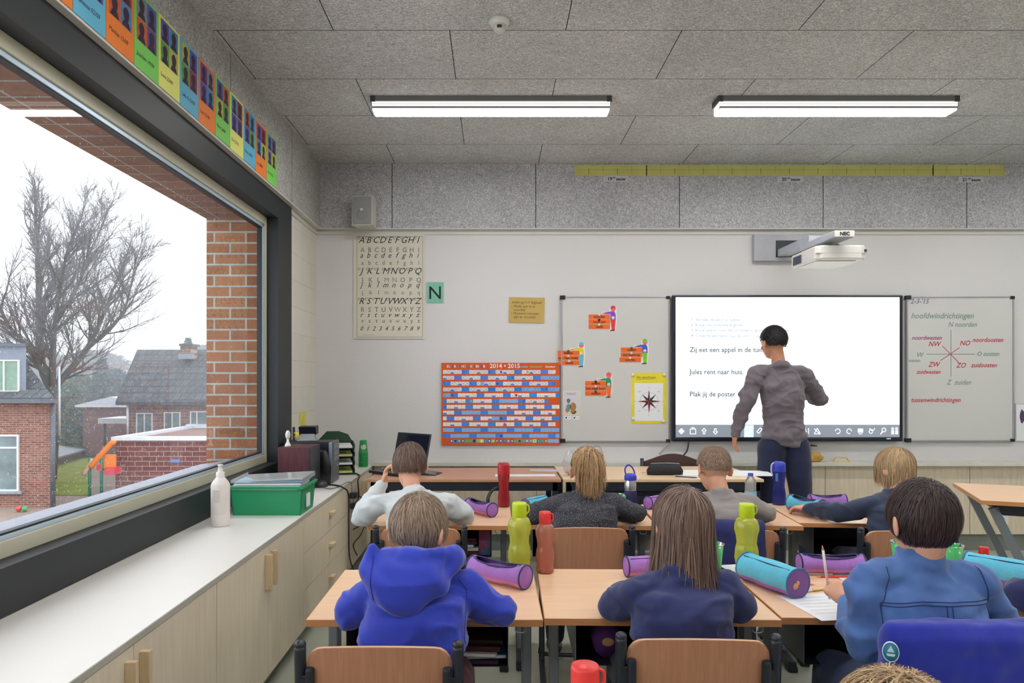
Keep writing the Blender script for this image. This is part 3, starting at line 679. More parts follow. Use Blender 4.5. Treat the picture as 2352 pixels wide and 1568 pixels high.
# magnetic paper figures with name strips
def figure(px, py, shirt, trous, cap, label, lines, dx, mags):
    """px,py: top of the head in the photograph"""
    p_ = at(px, py, YBD)
    o = thing('paper_figure', label, 'paper figure', (p_.x, YBD, p_.z), 0, 'paper pointing figures')
    k = YBD / F
    q = lambda x, y, d=0.0012: Vector((x * k, -d, -y * k))
    ell = lambda cx_, cy_, a, b, d, n=18: [q(cx_ + a * math.cos(2 * PI * i / n), cy_ + b * math.sin(2 * PI * i / n), d) for i in range(n)]
    OUT = P('figure_paper', srgb(232, 228, 226), .7)
    MB().poly([q(-8, 2), q(-4, -3), q(4, -3), q(8, 3), q(8, 12), q(9, 22), q(8, 40), q(5, 56), q(-9, 56), q(-9, 50), q(-6, 36), q(-7, 18), q(-26, 17), q(-26, 11), q(-8, 11)], OUT, (0, -0.001, 0)).build('cutout', None, o)
    f = MB(); sk = P('figure_skin', srgb(232, 110, 120), .7)
    f.poly(ell(0, 4, 6, 6.5, 0.0026), sk); 
    f.poly([q(-6, 3.5, 0.003), q(6, 3.5, 0.003), q(5, -1.5, 0.003), q(0, -3.5, 0.003), q(-5, -1.5, 0.003)], P('fig_' + cap[0], srgb(*cap[1]), .7))
    M1 = P('fig_' + shirt[0], srgb(*shirt[1]), .7); M2 = P('fig_' + trous[0], srgb(*trous[1]), .7)
    f.poly([q(-5, 10, 0.003), q(3, 10, 0.003), q(6, 17, 0.003), q(6, 29, 0.003), q(-6, 29, 0.003), q(-6, 16, 0.003), q(-19, 16, 0.003), q(-19, 12.5, 0.003)], M1)
    f.poly([q(-19, 12.5, 0.0033), q(-19, 16, 0.0033), q(-25, 15, 0.0033), q(-25, 13.6, 0.0033)], sk)
    f.poly([q(-6, 29, 0.0031), q(6, 29, 0.0031), q(4, 52, 0.0031), q(-3, 52, 0.0031)], M2)
    f.poly([q(-3, 52, 0.0034), q(4, 52, 0.0034), q(4, 55, 0.0034), q(-8, 55, 0.0034), q(-7, 53, 0.0034)], P('fig_shoe', srgb(90, 50, 40), .7))
    f.build('drawing', None, o)
    mg = MB().cyl(q(0, 25, 0.002), q(0, 25, 0.008), 4 * k, None, WHITEP, n=14).build('magnet', None, o)
    OR = P('strip_orange', srgb(236, 104, 24), .6)
    for i, s_ in enumerate(lines):
        yy = 17 + i * 11.5; xx = dx[i]
        MB().poly([q(xx - 49, yy, 0.0015), q(xx, yy, 0.0015), q(xx, yy + 10, 0.0015), q(xx - 49, yy + 10, 0.0015)], OR, (0, -0.0015, 0)).text(s_, 7.4 * k, q(xx - 24.5, yy + 7.6, 0.0034), (1, 0, 0), (0, 0, 1), BLK, align='CENTER', bold=0.0008).build('word_strip', None, o)
        mcol = {'w': WHITEP, 'k': CORN, 'g': P('mag_green', srgb(30, 110, 60), .4), 'b': P('mag_blue', srgb(50, 50, 150), .4)}[mags[i]]
        MB().cyl(q(xx - 25, yy + 1, 0.003), q(xx - 25, yy + 1, 0.009), 2.8 * k, None, mcol, n=12).build('magnet', None, o)
    return o
figure(1408, 705, ('purple', (130, 70, 190)), ('red', (220, 60, 70)), ('redcap', (215, 50, 60)), 'paper figure in purple top and red trousers pointing at orange word strips', ['noorden', 'nooit zon', 'nacht'], (-7, -7, -7), 'wkw')
figure(1335, 788, ('yellow', (222, 205, 40)), ('lightblue', (100, 190, 215)), ('bluecap', (100, 190, 215)), 'paper figure in yellow top and light blue trousers beside the calendar', ['westen', 'zon gaat onder', 'avond'], (-5, -5, -3), 'gww')
figure(1481, 781, ('blue', (70, 90, 200)), ('lime', (120, 200, 50)), ('limecap', (120, 200, 50)), 'paper figure in blue top and lime trousers pointing at orange word strips', ['oosten', 'zon komt op', 'morgen'], (-6, -6, -9), 'gww')
figure(1398, 858, ('green', (40, 150, 100)), ('orange', (236, 110, 50)), ('orangecap', (232, 90, 70)), 'paper figure in green top and orange trousers pointing at orange word strips', ['zuiden', 'zon staat hoog', 'middag'], (-5, -5, -5), 'kwb')
# compass poster
o, hw, hh = wall_thing('compass_poster', 'yellow poster with a red and green compass rose on the whiteboard', 'poster', 1450, 856, 1531, 973, YBD)
YEL = P('poster_yellow', srgb(228, 214, 50), .6)
MB().box((-hw, -0.0015, 0), (hw, 0, hh), YEL).build('backing', None, o)
MB().box((-hw * 0.82, -0.003, hh * 0.055), (hw * 0.80, -0.0016, hh * 0.80), PAPER).build('sheet', None, o)
t_ = MB(); cr = P('rose_red', srgb(190, 40, 50), .6); cg = P('rose_green', srgb(24, 80, 70), .6)
c0 = Vector((0, -0.0036, hh * 0.44)); rr = hw * 0.72
for k in range(8):
    a = k * PI / 4; L_ = rr * (0.95 if k % 2 == 0 else 0.8); w_ = rr * 0.16
    d = Vector((math.sin(a), 0, math.cos(a))); b1 = Vector((math.sin(a + PI / 8 * 1.2), 0, math.cos(a + PI / 8 * 1.2))) * rr * 0.22; b2 = Vector((math.sin(a - PI / 8 * 1.2), 0, math.cos(a - PI / 8 * 1.2))) * rr * 0.22
    zz = Vector((0, -0.0004 * (k % 2 == 0), 0))
    t_.poly([c0 + zz, c0 + b1 + zz, c0 + d * L_ + zz], cr if k % 2 == 0 else BLK); t_.poly([c0 + zz, c0 + d * L_ + zz, c0 + b2 + zz], BLK if k % 2 == 0 else cg)
q_ = [c0 + Vector((math.cos(2 * PI * i / 32), 0.0002, math.sin(2 * PI * i / 32))) * rr * 0.72 for i in range(33)]
for a, b in zip(q_, q_[1:]): t_.line(a, b, 0.0015, (0, 1, 0), GREYI)
for ch, a in (('N', 0), ('NO', 45), ('O', 90), ('ZO', 135), ('Z', 180), ('ZW', 225), ('W', 270), ('NW', 315)):
    t_.text(ch, 0.012, c0 + Vector((math.sin(R(a)), -0.0003, math.cos(R(a)))) * rr * 1.08 - Vector((0, 0, 0.004)), (1, 0, 0), (0, 0, 1), BLK, align='CENTER')
t_.build('compass_rose', None, o)
t_ = MB().text('De windroos', 0.030, (-hw * 0.72, -0.0022, hh * 0.89), (1, 0, 0), (0, 0, 1), BLK, shear=0.3); t_.line((-hw * 0.74, -0.0022, hh * 0.87), (hw * 0.28, -0.0022, hh * 0.88), 0.002, (0, 1, 0), BLK); t_.build('title', None, o)
for a, b in ((-0.92, 0.96), (0.86, 0.96), (-0.9, 0.1), (0.8, 0.05)): MB().cyl((a * hw, -0.003, b * hh), (a * hw, -0.011, b * hh), 0.016, 0.014, WHITEP, n=16).build('magnet', None, o)
# helpers sheet, two small tags under it
o, hw, hh = wall_thing('helpers_sheet', 'small pale green sheet with a cartoon drawing headed helpers', 'sheet', 1291, 897, 1333, 953, YBD)
MB().box((-hw, -0.0012, 0), (hw, 0, hh), P('pale_green_paper', srgb(214, 218, 176), .7)).box((-hw * .86, -0.0018, hh * .06), (hw * .86, -0.0011, hh * .96), P('lilac_paper', srgb(212, 206, 214), .7)).build('paper', None, o)
t_ = MB().text('helpers', 0.026, (0, -0.0024, hh * 0.84), (1, 0, 0), (0, 0, 1), HB, align='CENTER')
for (a, b, c, d, m_) in ((0.2, 0.3, 0.32, 0.22, P('doodle_brown', srgb(170, 120, 70), .7)), (-0.3, 0.3, 0.22, 0.16, P('doodle_teal', srgb(90, 150, 140), .7)), (-0.3, 0.58, 0.2, 0.1, P('doodle_grey', srgb(110, 110, 125), .7)), (-0.45, 0.2, 0.18, 0.1, P('doodle_orange', srgb(215, 110, 60), .7)), (0.25, 0.12, 0.3, 0.08, INKN)):
    t_.poly([(a * hw + c * hw * math.cos(x) * (1 + .2 * math.sin(3 * x)), -0.0022 - 0.0001 * b, b * hh + d * hh * math.sin(x)) for x in [2 * PI * i / 16 for i in range(16)]], m_)
t_.build('drawing', None, o)
for x0, lab in ((1296, 'small white name tag under the helpers sheet, nearer the board edge'), (1315, 'small white name tag under the helpers sheet, away from the board edge')):
    o, hw, hh = wall_thing('name_tag', lab, 'tag', x0, 955, x0 + 16, 963, YBD, 'name tags on the whiteboard')
    MB().box((-hw, -0.0015, 0), (hw, 0, hh), PAPER).build('paper', None, o)
    MB().poly([(-hw * .7, -.002, hh * .3), (-hw * .3, -.002, hh * .2), (-hw * .2, -.002, hh * .8), (-hw * .6, -.002, hh * .7)], BLK).line((hw * .1, -.002, hh * .5), (hw * .7, -.002, hh * .5), .003, (0, 1, 0), GREYI).build('print', None, o)

# interactive board
o, hw, hh = wall_thing('interactive_board', 'large lit interactive whiteboard in a black frame showing Dutch sentences', 'interactive whiteboard', 1541, 678.5, 2066, 1012.7, YW - 0.005)
IB = o; IY = YW - 0.005
IBF = P('board_frame_navy', srgb(22, 26, 40), 0.3)
f = MB(); bw_ = 0.036
f.box((-hw, -0.055, 0), (hw, -0.01, bw_ + 0.004), IBF, 0.012).box((-hw, -0.055, hh - bw_ * 0.6), (hw, -0.01, hh), IBF, 0.012).box((-hw, -0.055, 0), (-hw + bw_ * .62, -0.01, hh), IBF, 0.010).box((hw - bw_ * .62, -0.055, 0), (hw, -0.01, hh), IBF, 0.012)
f.build('frame', None, o)
MB().box((-hw + 0.01, -0.05, 0.008), (hw - 0.01, 0.0, hh - 0.008), BLACKP).build('back_panel', None, o)
SCR = EM('projected_white', (0.93, 0.985, 1.0), 1.06); SCG = EM('projected_grey', (0.24, 0.28, 0.34), 0.75, 0.1); SCT = EM('projected_text', (0.16, 0.20, 0.28), 0.5, 0.02); SCW = EM('projected_icon', (0.9, 0.95, 1.0), 1.1)
SCTL = EM('projected_text_pale', (0.32, 0.38, 0.46), 0.9, 0.02); SCB = EM('projected_bluegrey', (0.35, 0.55, 0.8), 0.9)
d_ = 0.0515
q = lambda px, py, dd=d_: Vector(((px - 1809.5) * (IY - 0.05) / F, -dd, at(0, py, IY - 0.05).z - IB.location.z))
xc = (1809.5 - CX) * (IY - 0.05) / F - IB.location.x
_q = q; q = lambda px, py, dd=d_: _q(px, py, dd) + Vector((xc, 0, 0))
def rect(mb, x0, y0, x1, y1, m, dd=d_): mb.poly([q(x0, y1, dd), q(x1, y1, dd), q(x1, y0, dd), q(x0, y0, dd)], m)
s_ = MB(); rect(s_, 1552, 682, 2066, 975, SCR, 0.0505); s_.build('screen', None, o)
s_ = MB(); rect(s_, 1552, 975, 2066, 1005, SCG, 0.0507); s_.build('toolbar', None, o)
t_ = MB(); k = (IY - 0.05) / F
def it(txt, px, py, h, m, **kw): t_.text(txt, h * k * 1.42, q(px, py), (1, 0, 0), (0, 0, 1), m, **kw)
for i, s in enumerate(('1  Verdeel de zin in zinsdelen', '2  Kleur het onderwerp groen', '3  Kleur wat er over het onderwerp gezegd wordt blauw', '4  Onderstreep tweemaal de persoonsvorm')):
    t_ = MB(); it(s, 1587, 737 + i * 12.3, 7.0, SCTL if i != 2 else SCTL, wscale=0.98, bold=0.0008); t_.build('sentence', None, o)
for i, s in enumerate(('Zij eet een appel in de tuin.', 'Jules rent naar huis.', 'Plak jij de poster op?')):
    t_ = MB(); it(s, 1584, 808 + i * 51, 11.2, SCT, wscale=0.98, bold=0.0012); t_.build('sentence', None, o)
ic = MB()
def ring(cx_, cy_, r_, w=1.4, a0=0, a1=360):
    pts = [q(cx_ + r_ * math.cos(R(a)), cy_ + r_ * math.sin(R(a)), 0.052) for a in np.linspace(a0, a1, 16)]
    for a, b in zip(pts, pts[1:]): ic.line(a, b, w * k, (0, 1, 0), SCW)
def seg(*p_, w=1.4):
    pts = [q(a, b, 0.052) for a, b in p_]
    for a, b in zip(pts, pts[1:]): ic.line(a, b, w * k, (0, 1, 0), SCW)
ic.poly([q(1565, 983, .052), q(1572, 990, .052), q(1565, 997, .052), q(1558, 990, .052)], SCW)
seg((1585, 985), (1598, 985), (1598, 996), (1585, 996), (1585, 985)); seg((1588, 982), (1595, 982), w=2)
for cx_, s in ((1617, 1), (1643, -1)): seg((cx_, 990 - 7 * s), (cx_ + 5, 990 - 1 * s), (cx_ + 2, 990 - 1 * s), (cx_ + 2, 990 + 6 * s), (cx_ - 2, 990 + 6 * s), (cx_ - 2, 990 - 1 * s), (cx_ - 5, 990 - 1 * s), (cx_, 990 - 7 * s))
rect(ic, 1709, 976, 1731, 1004, SCB, 0.0515); seg((1715, 994), (1724, 985), (1727, 988), (1718, 997), (1713, 998))
seg((1738, 991), (1746, 982), (1750, 986), (1742, 995), (1738, 991))
for z in (985, 990, 995): seg((1817, z), (1829, z), w=1.8)
seg((1844, 996), (1849, 983), (1853, 996)); seg((1857, 983), (1857, 996)); seg((1870, 984), (1882, 996)); seg((1870, 996), (1877, 983), (1884, 996), (1870, 996))
ring(1924, 990, 5.5, a0=-180, a1=120); ring(1950, 990, 5.5, a0=60, a1=360); rect(ic, 1970, 984, 1982, 993, SCW, 0.052); seg((1972, 996), (1980, 996))
ring(2000, 991, 4); seg((1996, 984), (2006, 988), (2009, 983)); ring(2030, 987, 4.5); seg((2027, 991), (2022, 997), w=2)
for x in (2050, 2059): ring(x, 984, 2.4); rect(ic, x - 3, 988, x + 3, 997, SCW, 0.052)
for x in (2036, 2039.5, 2043): rect(ic, x, 1006, x + 2, 1008, SCW, 0.0556)
ic.build('toolbar_icons', None, o)
# sheet at the right edge of the wall
o, hw, hh = wall_thing('picture_sheet', 'white framed sheet with a small dark drawing beside the far whiteboard', 'sheet', 2331, 926, 2395, 1014, YW - 0.004)
MB().box((-hw, -0.006, 0), (hw, 0, hh), P('sheet_frame', srgb(196, 196, 202), .5), 0.002).box((-hw + .01, -0.0068, .01), (hw - .01, -0.005, hh - .01), PAPER).build('paper', None, o)
MB().poly([(-hw * .45 + .03 * math.cos(a), -.0075, hh * .66 + .05 * math.sin(a) * (1 + .4 * math.cos(3 * a))) for a in [.5 * i for i in range(12)]], P('doodle_dark', srgb(80, 60, 90), .7)).build('drawing', None, o)

# ------------------------------------------------------------------ projector on its wall arm
o = thing('projector', 'white short-throw projector hanging on a wall arm above the lit board', 'projector', (2.44, 5.28, 2.29))
PW = P('projector_white', srgb(222, 218, 212), 0.4, var=0.01); PG = P('projector_grey', srgb(176, 180, 188), 0.45)
bdy = MB(); bdy.poly([(-0.17, 0.21, -0.015), (-0.175, -0.20, -0.015), (-0.14, -0.235, -0.013), (0.14, -0.235, -0.013), (0.18, -0.21, -0.013), (0.18, 0.10, -0.015), (0.13, 0.21, -0.015)], PW, (0, 0, 0.10))
body = bdy.build('body', None, o); bv = body.modifiers.new('b', 'BEVEL'); bv.width = 0.012; bv.segments = 3; bv.limit_method = 'ANGLE'; bv.angle_limit = R(40)
MB().box((-0.172, -0.236, 0.03), (0.176, -0.2, 0.0315), PG).build('seam', None, body)
MB().box((-0.15, -0.18, -0.020), (0.13, 0.17, -0.0145), EM('projector_underside_lit', (0.9, 0.95, 1.0), 0.0) if False else PW, 0.003).build('bottom_plate', None, o)
vt = MB()
for i in range(7): vt.box((-0.18, 0.02 + i * 0.02, 0.0), (-0.1745, 0.033 + i * 0.02, 0.06), P('vent_dark', srgb(70, 80, 95), .6))
vt.build('vent', None, o)
MB().box((0.168, -0.225, 0.04), (0.184, -0.205, 0.058), BLACKP, 0.002).build('sensor_window', None, o)
a_ = MB(); a_.box((-0.11, -0.36, 0.115), (0.03, 0.20, 0.165), PG, 0.01)
arm = a_.build('arm_cover', None, o)
MB().box((-0.108, -0.3625, 0.118), (0.028, -0.359, 0.162), PW, 0.003).text('NEC', 0.034, (-0.04, -0.364, 0.128), (1, 0, 0), (0, 0, 1), BLK, align='CENTER', bold=0.0016).build('end_plate', None, arm)
MB().box((-0.075, 0.12, 0.165), (0.02, 0.74, 0.225), PG, 0.006, M=Matrix.Rotation(R(0), 4, 'X')).build('arm', None, o)
MB().box((-0.05, -0.05, 0.085), (0.03, 0.06, 0.118), STEEL, 0.004).build('mount', None, o)
MB().box((-0.27, 0.715, 0.13), (0.36, 0.765, 0.352), P('plate_grey', srgb(172, 172, 178), 0.5), 0.006).box((-0.04 - 0.05, 0.712, 0.16), (0.2, 0.716, 0.30), BLACKP).build('wall_plate', None, o)
for i in range(3): MB().tube([(0.0, -0.05, 0.11), (0.06, -0.09 + i * .02, 0.105 + i * .01), (0.12, -0.08 + i * .02, 0.088)], 0.003, RUBBER, res=5).build('cable', None, o)
o.location.z = 2.285
# ------------------------------------------------------------------ pupil desks
DZ = 0.72
def desk_proto():
    o = thing('school_desk', 'd', 'desk', (0, 0, 0), 0, 'pupil desks in rows')
    MB().box((-0.349, -0.277, DZ - 0.023), (0.349, 0.277, DZ), BEECH, 0.003).build('tabletop', None, o)
    e = MB(); e.box((-0.3502, -0.2785, DZ - 0.022), (0.3502, -0.276, DZ - 0.0015), BEECHE, 0.001).box((-0.3502, 0.276, DZ - 0.022), (0.3502, 0.2785, DZ - 0.0015), BEECHE, 0.001)
    for s in (-1, 1): e.box((s * 0.3495 - 0.0012, -0.277, DZ - 0.022), (s * 0.3495 + 0.0012, 0.277, DZ - 0.0015), BEECHE, 0.001)
    e.build('edge_band', None, o)
    for s in (-1, 1):
        MB().box((s * 0.31 - 0.015, -0.10, 0.05), (s * 0.31 + 0.015, -0.04, DZ - 0.024), STEEL, 0.004).build('leg', None, o)
        MB().box((s * 0.31 - 0.02, -0.25, 0.012), (s * 0.31 + 0.02, 0.25, 0.052), DARKS, 0.01).box((s * 0.31 - 0.022, -0.26, 0.0), (s * 0.31 + 0.022, -0.19, 0.03), RUBBER, 0.008).box((s * 0.31 - 0.022, 0.19, 0.0), (s * 0.31 + 0.022, 0.26, 0.03), RUBBER, 0.008).build('foot', None, o)
    MB().box((-0.33, -0.09, DZ - 0.05), (0.33, -0.05, DZ - 0.0235), DARKS, 0.002).build('rail', None, o)
    MB().tube([(0.27, -0.262, DZ - 0.024), (0.27, -0.262, DZ - 0.04), (0.285, -0.262, DZ - 0.045), (0.30, -0.262, DZ - 0.04), (0.30, -0.262, DZ - 0.024)], 0.0022, SILVER, n=6, res=3).build('bag_hook', None, o)
    t = MB(); T = 0.002
    z0, z1 = 0.545, DZ - 0.0235
    t.box((-0.25, -0.19, z0), (0.25, 0.19, z0 + T), DARKS).box((-0.25, -0.19, z0), (-0.25 + T, 0.19, z1), STEEL).box((0.25 - T, -0.19, z0), (0.25, 0.19, z1), STEEL).box((-0.25, 0.188, z0), (0.25, 0.19, z1), DARKS)
    t.build('book_tray', None, o)
    return o
desks = []
dp = desk_proto()
def desk(x, y, rz, label):
    if not desks: o = dp; o.location = (x, y, 0); o.rotation_euler = (0, 0, rz); o['label'] = label
    else: o = dup(dp, (x, y, 0), rz, label)
    desks.append(o); return o
R1 = [desk(-0.206, 2.40, 0, 'beech pupil desk in front of the boy in the blue hoodie'),
      desk(0.505, 2.405, R(-1.2), 'beech pupil desk in front of the long-haired girl in navy'),
      desk(1.215, 2.41, R(-1.6), 'beech pupil desk of the pupil in the denim shirt'),
      desk(1.925, 2.41, R(-1.6), 'beech pupil desk cut off by the picture edge with a turquoise pencil case')]
R2 = [desk(-0.262, 3.76, 0, 'beech pupil desk of the boy in the white top, with a red bottle'),
      desk(0.446, 3.765, R(-1.5), 'beech pupil desk of the girl with the ponytail'),
      desk(1.163, 3.77, R(-3.5), 'beech pupil desk of the boy in the grey T-shirt'),
      desk(1.876, 3.80, R(-4.5), 'beech pupil desk of the blond child, with a blue bottle')]
R0 = [desk(0.0, 1.0, 0, 'beech pupil desk in the row nearest the viewer, under the red bottle cap'), desk(0.706, 1.0, 0, 'beech pupil desk nearest the viewer, under the blond head')]
# free desk at the picture edge with inclined legs
o = thing('folding_table', 'beech table with slanting grey steel legs at the picture edge', 'table', (3.22, 4.15, 0), R(-22))
MB().box((-0.42, -0.36, 0.735), (0.42, 0.36, 0.76), BEECH, 0.003).build('tabletop', None, o)
e = MB(); e.box((-0.4215, -0.3615, 0.736), (0.4215, -0.3595, 0.7585), BEECHE).box((-0.4215, -0.36, 0.736), (-0.4195, 0.36, 0.7585), BEECHE); e.build('edge_band', None, o)
MB().poly([(-0.37, -0.28, 0.734), (0.37, -0.28, 0.734), (0.37, -0.28, 0.67), (-0.30, -0.28, 0.67)], DARKS, (0, 0.5, 0)).build('underframe', None, o)
for s in (-1, 1):
    q_ = [(-0.36, s * 0.26, 0.72), (-0.09, s * 0.26, 0.04)]
    MB().poly([(-0.365, s * 0.26 - 0.02, 0.70), (-0.325, s * 0.26 - 0.02, 0.715), (-0.02, s * 0.26 - 0.02, 0.03), (-0.06, s * 0.26 - 0.02, 0.03)], STEEL, (0, 0.04, 0)).build('leg', None, o)
    MB().box((-0.35, s * 0.26 - 0.022, 0), (0.28, s * 0.26 + 0.022, 0.035), DARKS, 0.008).build('foot', None, o)

# teacher tables
TZ = 0.75
def ttable(x0, x1, y0, y1, topm, label):
    o = thing('teacher_table', label, 'table', ((x0 + x1) / 2, (y0 + y1) / 2, 0), 0, 'tables in front of the boards')
    hx, hy = (x1 - x0) / 2, (y1 - y0) / 2
    MB().box((-hx, -hy, TZ - 0.02), (hx, hy, TZ), topm, 0.003).build('tabletop', None, o)
    f = MB()
    f.box((-hx + 0.02, -hy + 0.01, TZ - 0.08), (hx - 0.02, -hy + 0.05, TZ - 0.0205), DARKS).box((-hx + 0.02, hy - 0.05, TZ - 0.08), (hx - 0.02, hy - 0.01, TZ - 0.0205), DARKS)
    f.build('frame_rail', None, o)
    for a in (-1, 1):
        for b in (-1, 1):
            MB().box((a * (hx - 0.04) - 0.02, b * (hy - 0.03) - 0.02, 0), (a * (hx - 0.04) + 0.02, b * (hy - 0.03) + 0.02, TZ - 0.0205), DARKS, 0.003).build('leg', None, o)
    return o, hx, hy
TBR = wood('table_brown', srgb(186, 138, 108), srgb(198, 150, 118), (2, 20, 10), 0.35); TBL = wood('table_pale', srgb(222, 190, 150), srgb(232, 204, 166), (2, 20, 10), 0.35)
ttable(-0.86, 0.455, 4.87, 5.50, TBR, 'brown table on a black frame, carrying the laptop')
o, hx, hy = ttable(0.47, 1.83, 4.87, 5.60, TBL, 'pale table with a black modesty panel in front of the wooden chair')
MB().box((-hx + 0.28, -hy + 0.055, 0.36), (hx - 0.06, -hy + 0.065, TZ - 0.082), DARKS).build('modesty_panel', None, o)

# ------------------------------------------------------------------ chairs
def chair_proto():
    o = thing('school_chair', 'c', 'chair', (0, 0, 0), 0, 'plywood school chairs')
    # backrest: curved plywood with rounded corners
    W_, z0, z1 = 0.178, 0.535, 0.782
    t = bmesh.new(); nu, nv = 24, 14
    def outline(u, v):   # superellipse-like mapping square->rounded rectangle with a bowed bottom
        x = u; z = v
        zc = .62 if z > 0 else .70; xm = 1 - 0.23 * (1 - math.sqrt(max(0, 1 - (max(0, abs(z) - zc) / (1 - zc)) ** 2)))
        bow = 0.16 * (1 - x * x) if v < 0 else 0.05 * (1 - x * x)
        zz = z - (bow * min(1, -v) if v < 0 else -bow * v)
        return x * xm * W_, (z0 + z1) / 2 + zz * (z1 - z0) / 2 * 0.93
    for side in (0, 1):
        g = [[None] * (nv + 1) for _ in range(nu + 1)]
        for i in range(nu + 1):
            for j in range(nv + 1):
                x, z = outline(-1 + 2 * i / nu, math.sin((-1 + 2 * j / nv) * PI / 2))
                y = -0.215 + 0.55 * (x * x) * 0.9 - 0.10 * (z - 0.66) + side * 0.011
                g[i][j] = t.verts.new((x, y, z))
        for i in range(nu):
            for j in range(nv):
                f = (g[i][j], g[i + 1][j], g[i + 1][j + 1], g[i][j + 1]); t.faces.new(f if side == 0 else f[::-1])
        if side == 0: g0 = g
    edge = [(i, 0) for i in range(nu)] + [(nu, j) for j in range(nv)] + [(i, nv) for i in range(nu, 0, -1)] + [(0, j) for j in range(nv, 0, -1)]
    ef = []
    for k in range(len(edge)):
        a, b = edge[k], edge[(k + 1) % len(edge)]
        ef.append(t.faces.new((g0[a[0]][a[1]], g0[b[0]][b[1]], g[b[0]][b[1]], g[a[0]][a[1]])))
    m = MB(); m.mi(CHAIRW); ei = m.mi(CHAIRE)
    vs = {v: m.bm.verts.new(v.co) for v in t.verts}
    efs = set(ef)
    for f in t.faces:
        nf = m.bm.faces.new([vs[v] for v in f.verts]); nf.smooth = True; nf.material_index = ei if f in efs else 0
    t.free(); bmesh.ops.recalc_face_normals(m.bm, faces=m.bm.faces)
    m.build('backrest', None, o)
    s_ = MB(); s_.loft([((0, 0.01, 0.445), (0.19, 0, 0), (0, 0.19, 0)), ((0, 0.01, 0.453), (0.195, 0, 0), (0, 0.195, 0)), ((0, 0.01, 0.457), (0.19, 0, 0), (0, 0.19, 0))], CHAIRW, n=32, pw=5); s_.build('seat', None, o)
    for s in (-1, 1):
        f = MB().tube([(s * 0.194, -0.205, 0.775), (s * 0.194, -0.20, 0.70), (s * 0.194, -0.175, 0.50), (s * 0.19, -0.14, 0.437), (s * 0.19, 0.12, 0.43), (s * 0.19, 0.20, 0.40), (s * 0.19, 0.20, 0.10), (s * 0.19, 0.16, 0.022), (s * 0.19, -0.15, 0.02), (s * 0.19, -0.22, 0.02)], 0.0145, BLACKP, n=10, res=4).build('side_frame', None, o)
        MB().sph((s * 0.194, -0.2055, 0.778), (0.0155, 0.0155, 0.012), BLACKP, n=12).build('tube_cap', None, f)
        MB().box((s * 0.168 - 0.011, -0.222, 0.60), (s * 0.168 + 0.011, -0.195, 0.725), BLACKP, 0.008).box((s * 0.17, -0.212, 0.62), (s * 0.192, -0.196, 0.70), BLACKP, 0.004).build('back_bracket', None, o)
    MB().tube([(-0.19, 0.20, 0.10), (-0.17, 0.205, 0.06), (0.17, 0.205, 0.06), (0.19, 0.20, 0.10)], 0.011, BLACKP, n=8, res=3).build('stretcher', None, o)
    return o
cp = chair_proto(); chairs = []
def chair(x, yback, rz, label):
    y = yback + 0.20
    if not chairs: o = cp; o.location = (x, y, 0); o.rotation_euler = (0, 0, rz); o['label'] = label
    else: o = dup(cp, (x, y, 0), rz, label)
    chairs.append(o); return o
chair(-0.283, 1.77, 0, 'plywood school chair behind the boy in the blue hoodie')
chair(0.523, 1.82, R(-2), 'plywood school chair behind the long-haired girl in navy')
chair(1.19, 1.80, 0, 'plywood school chair under the draped bright blue jacket')
chair(-0.325, 3.16, 0, 'plywood school chair behind the boy in the white top')
chair(0.42, 3.17, R(-2), 'plywood school chair behind the girl with the ponytail, beside the red water bottle')
chair(1.07, 3.13, R(-3), 'plywood school chair behind the boy in the grey T-shirt')
chair(1.80, 3.10, R(-5), 'plywood school chair of the blond child in navy')
chair(0.62, 0.36, 0, 'plywood school chair under the child at the bottom edge of the picture, out of view')
chair(1.90, 1.82, 0, 'plywood school chair of the child cut off by the picture edge, out of view')
# adult chair behind the pale table
o = thing('wooden_chair', 'dark brown chair with an arched top rail behind the pale table', 'chair', (0.98 + 0.44, 5.72 - 0.02, 0))
DB = P('dark_brown_wood', srgb(74, 52, 48), 0.45)
pts = [(-0.235 + 0.47 * i / 16, 0, 0.775 + 0.062 * math.sin(PI * i / 16) ** 1.3) for i in range(17)]
pts += [(0.235 - 0.47 * i / 16, 0, 0.70) for i in range(17)]
MB().poly(pts, DB, (0, 0.018, 0)).build('top_rail', None, o)
for s in (-1, 1):
    MB().tube([(s * 0.245, 0.01, 0.80), (s * 0.24, 0.0, 0.45), (s * 0.235, 0.06, 0)], 0.014, BLACKP, n=10).build('rear_leg', None, o)
    MB().tube([(s * 0.22, -0.36, 0), (s * 0.22, -0.36, 0.44)], 0.014, BLACKP, n=10).build('front_leg', None, o)
MB().box((-0.22, -0.37, 0.43), (0.22, 0.0, 0.455), DB, 0.008).build('seat', None, o)

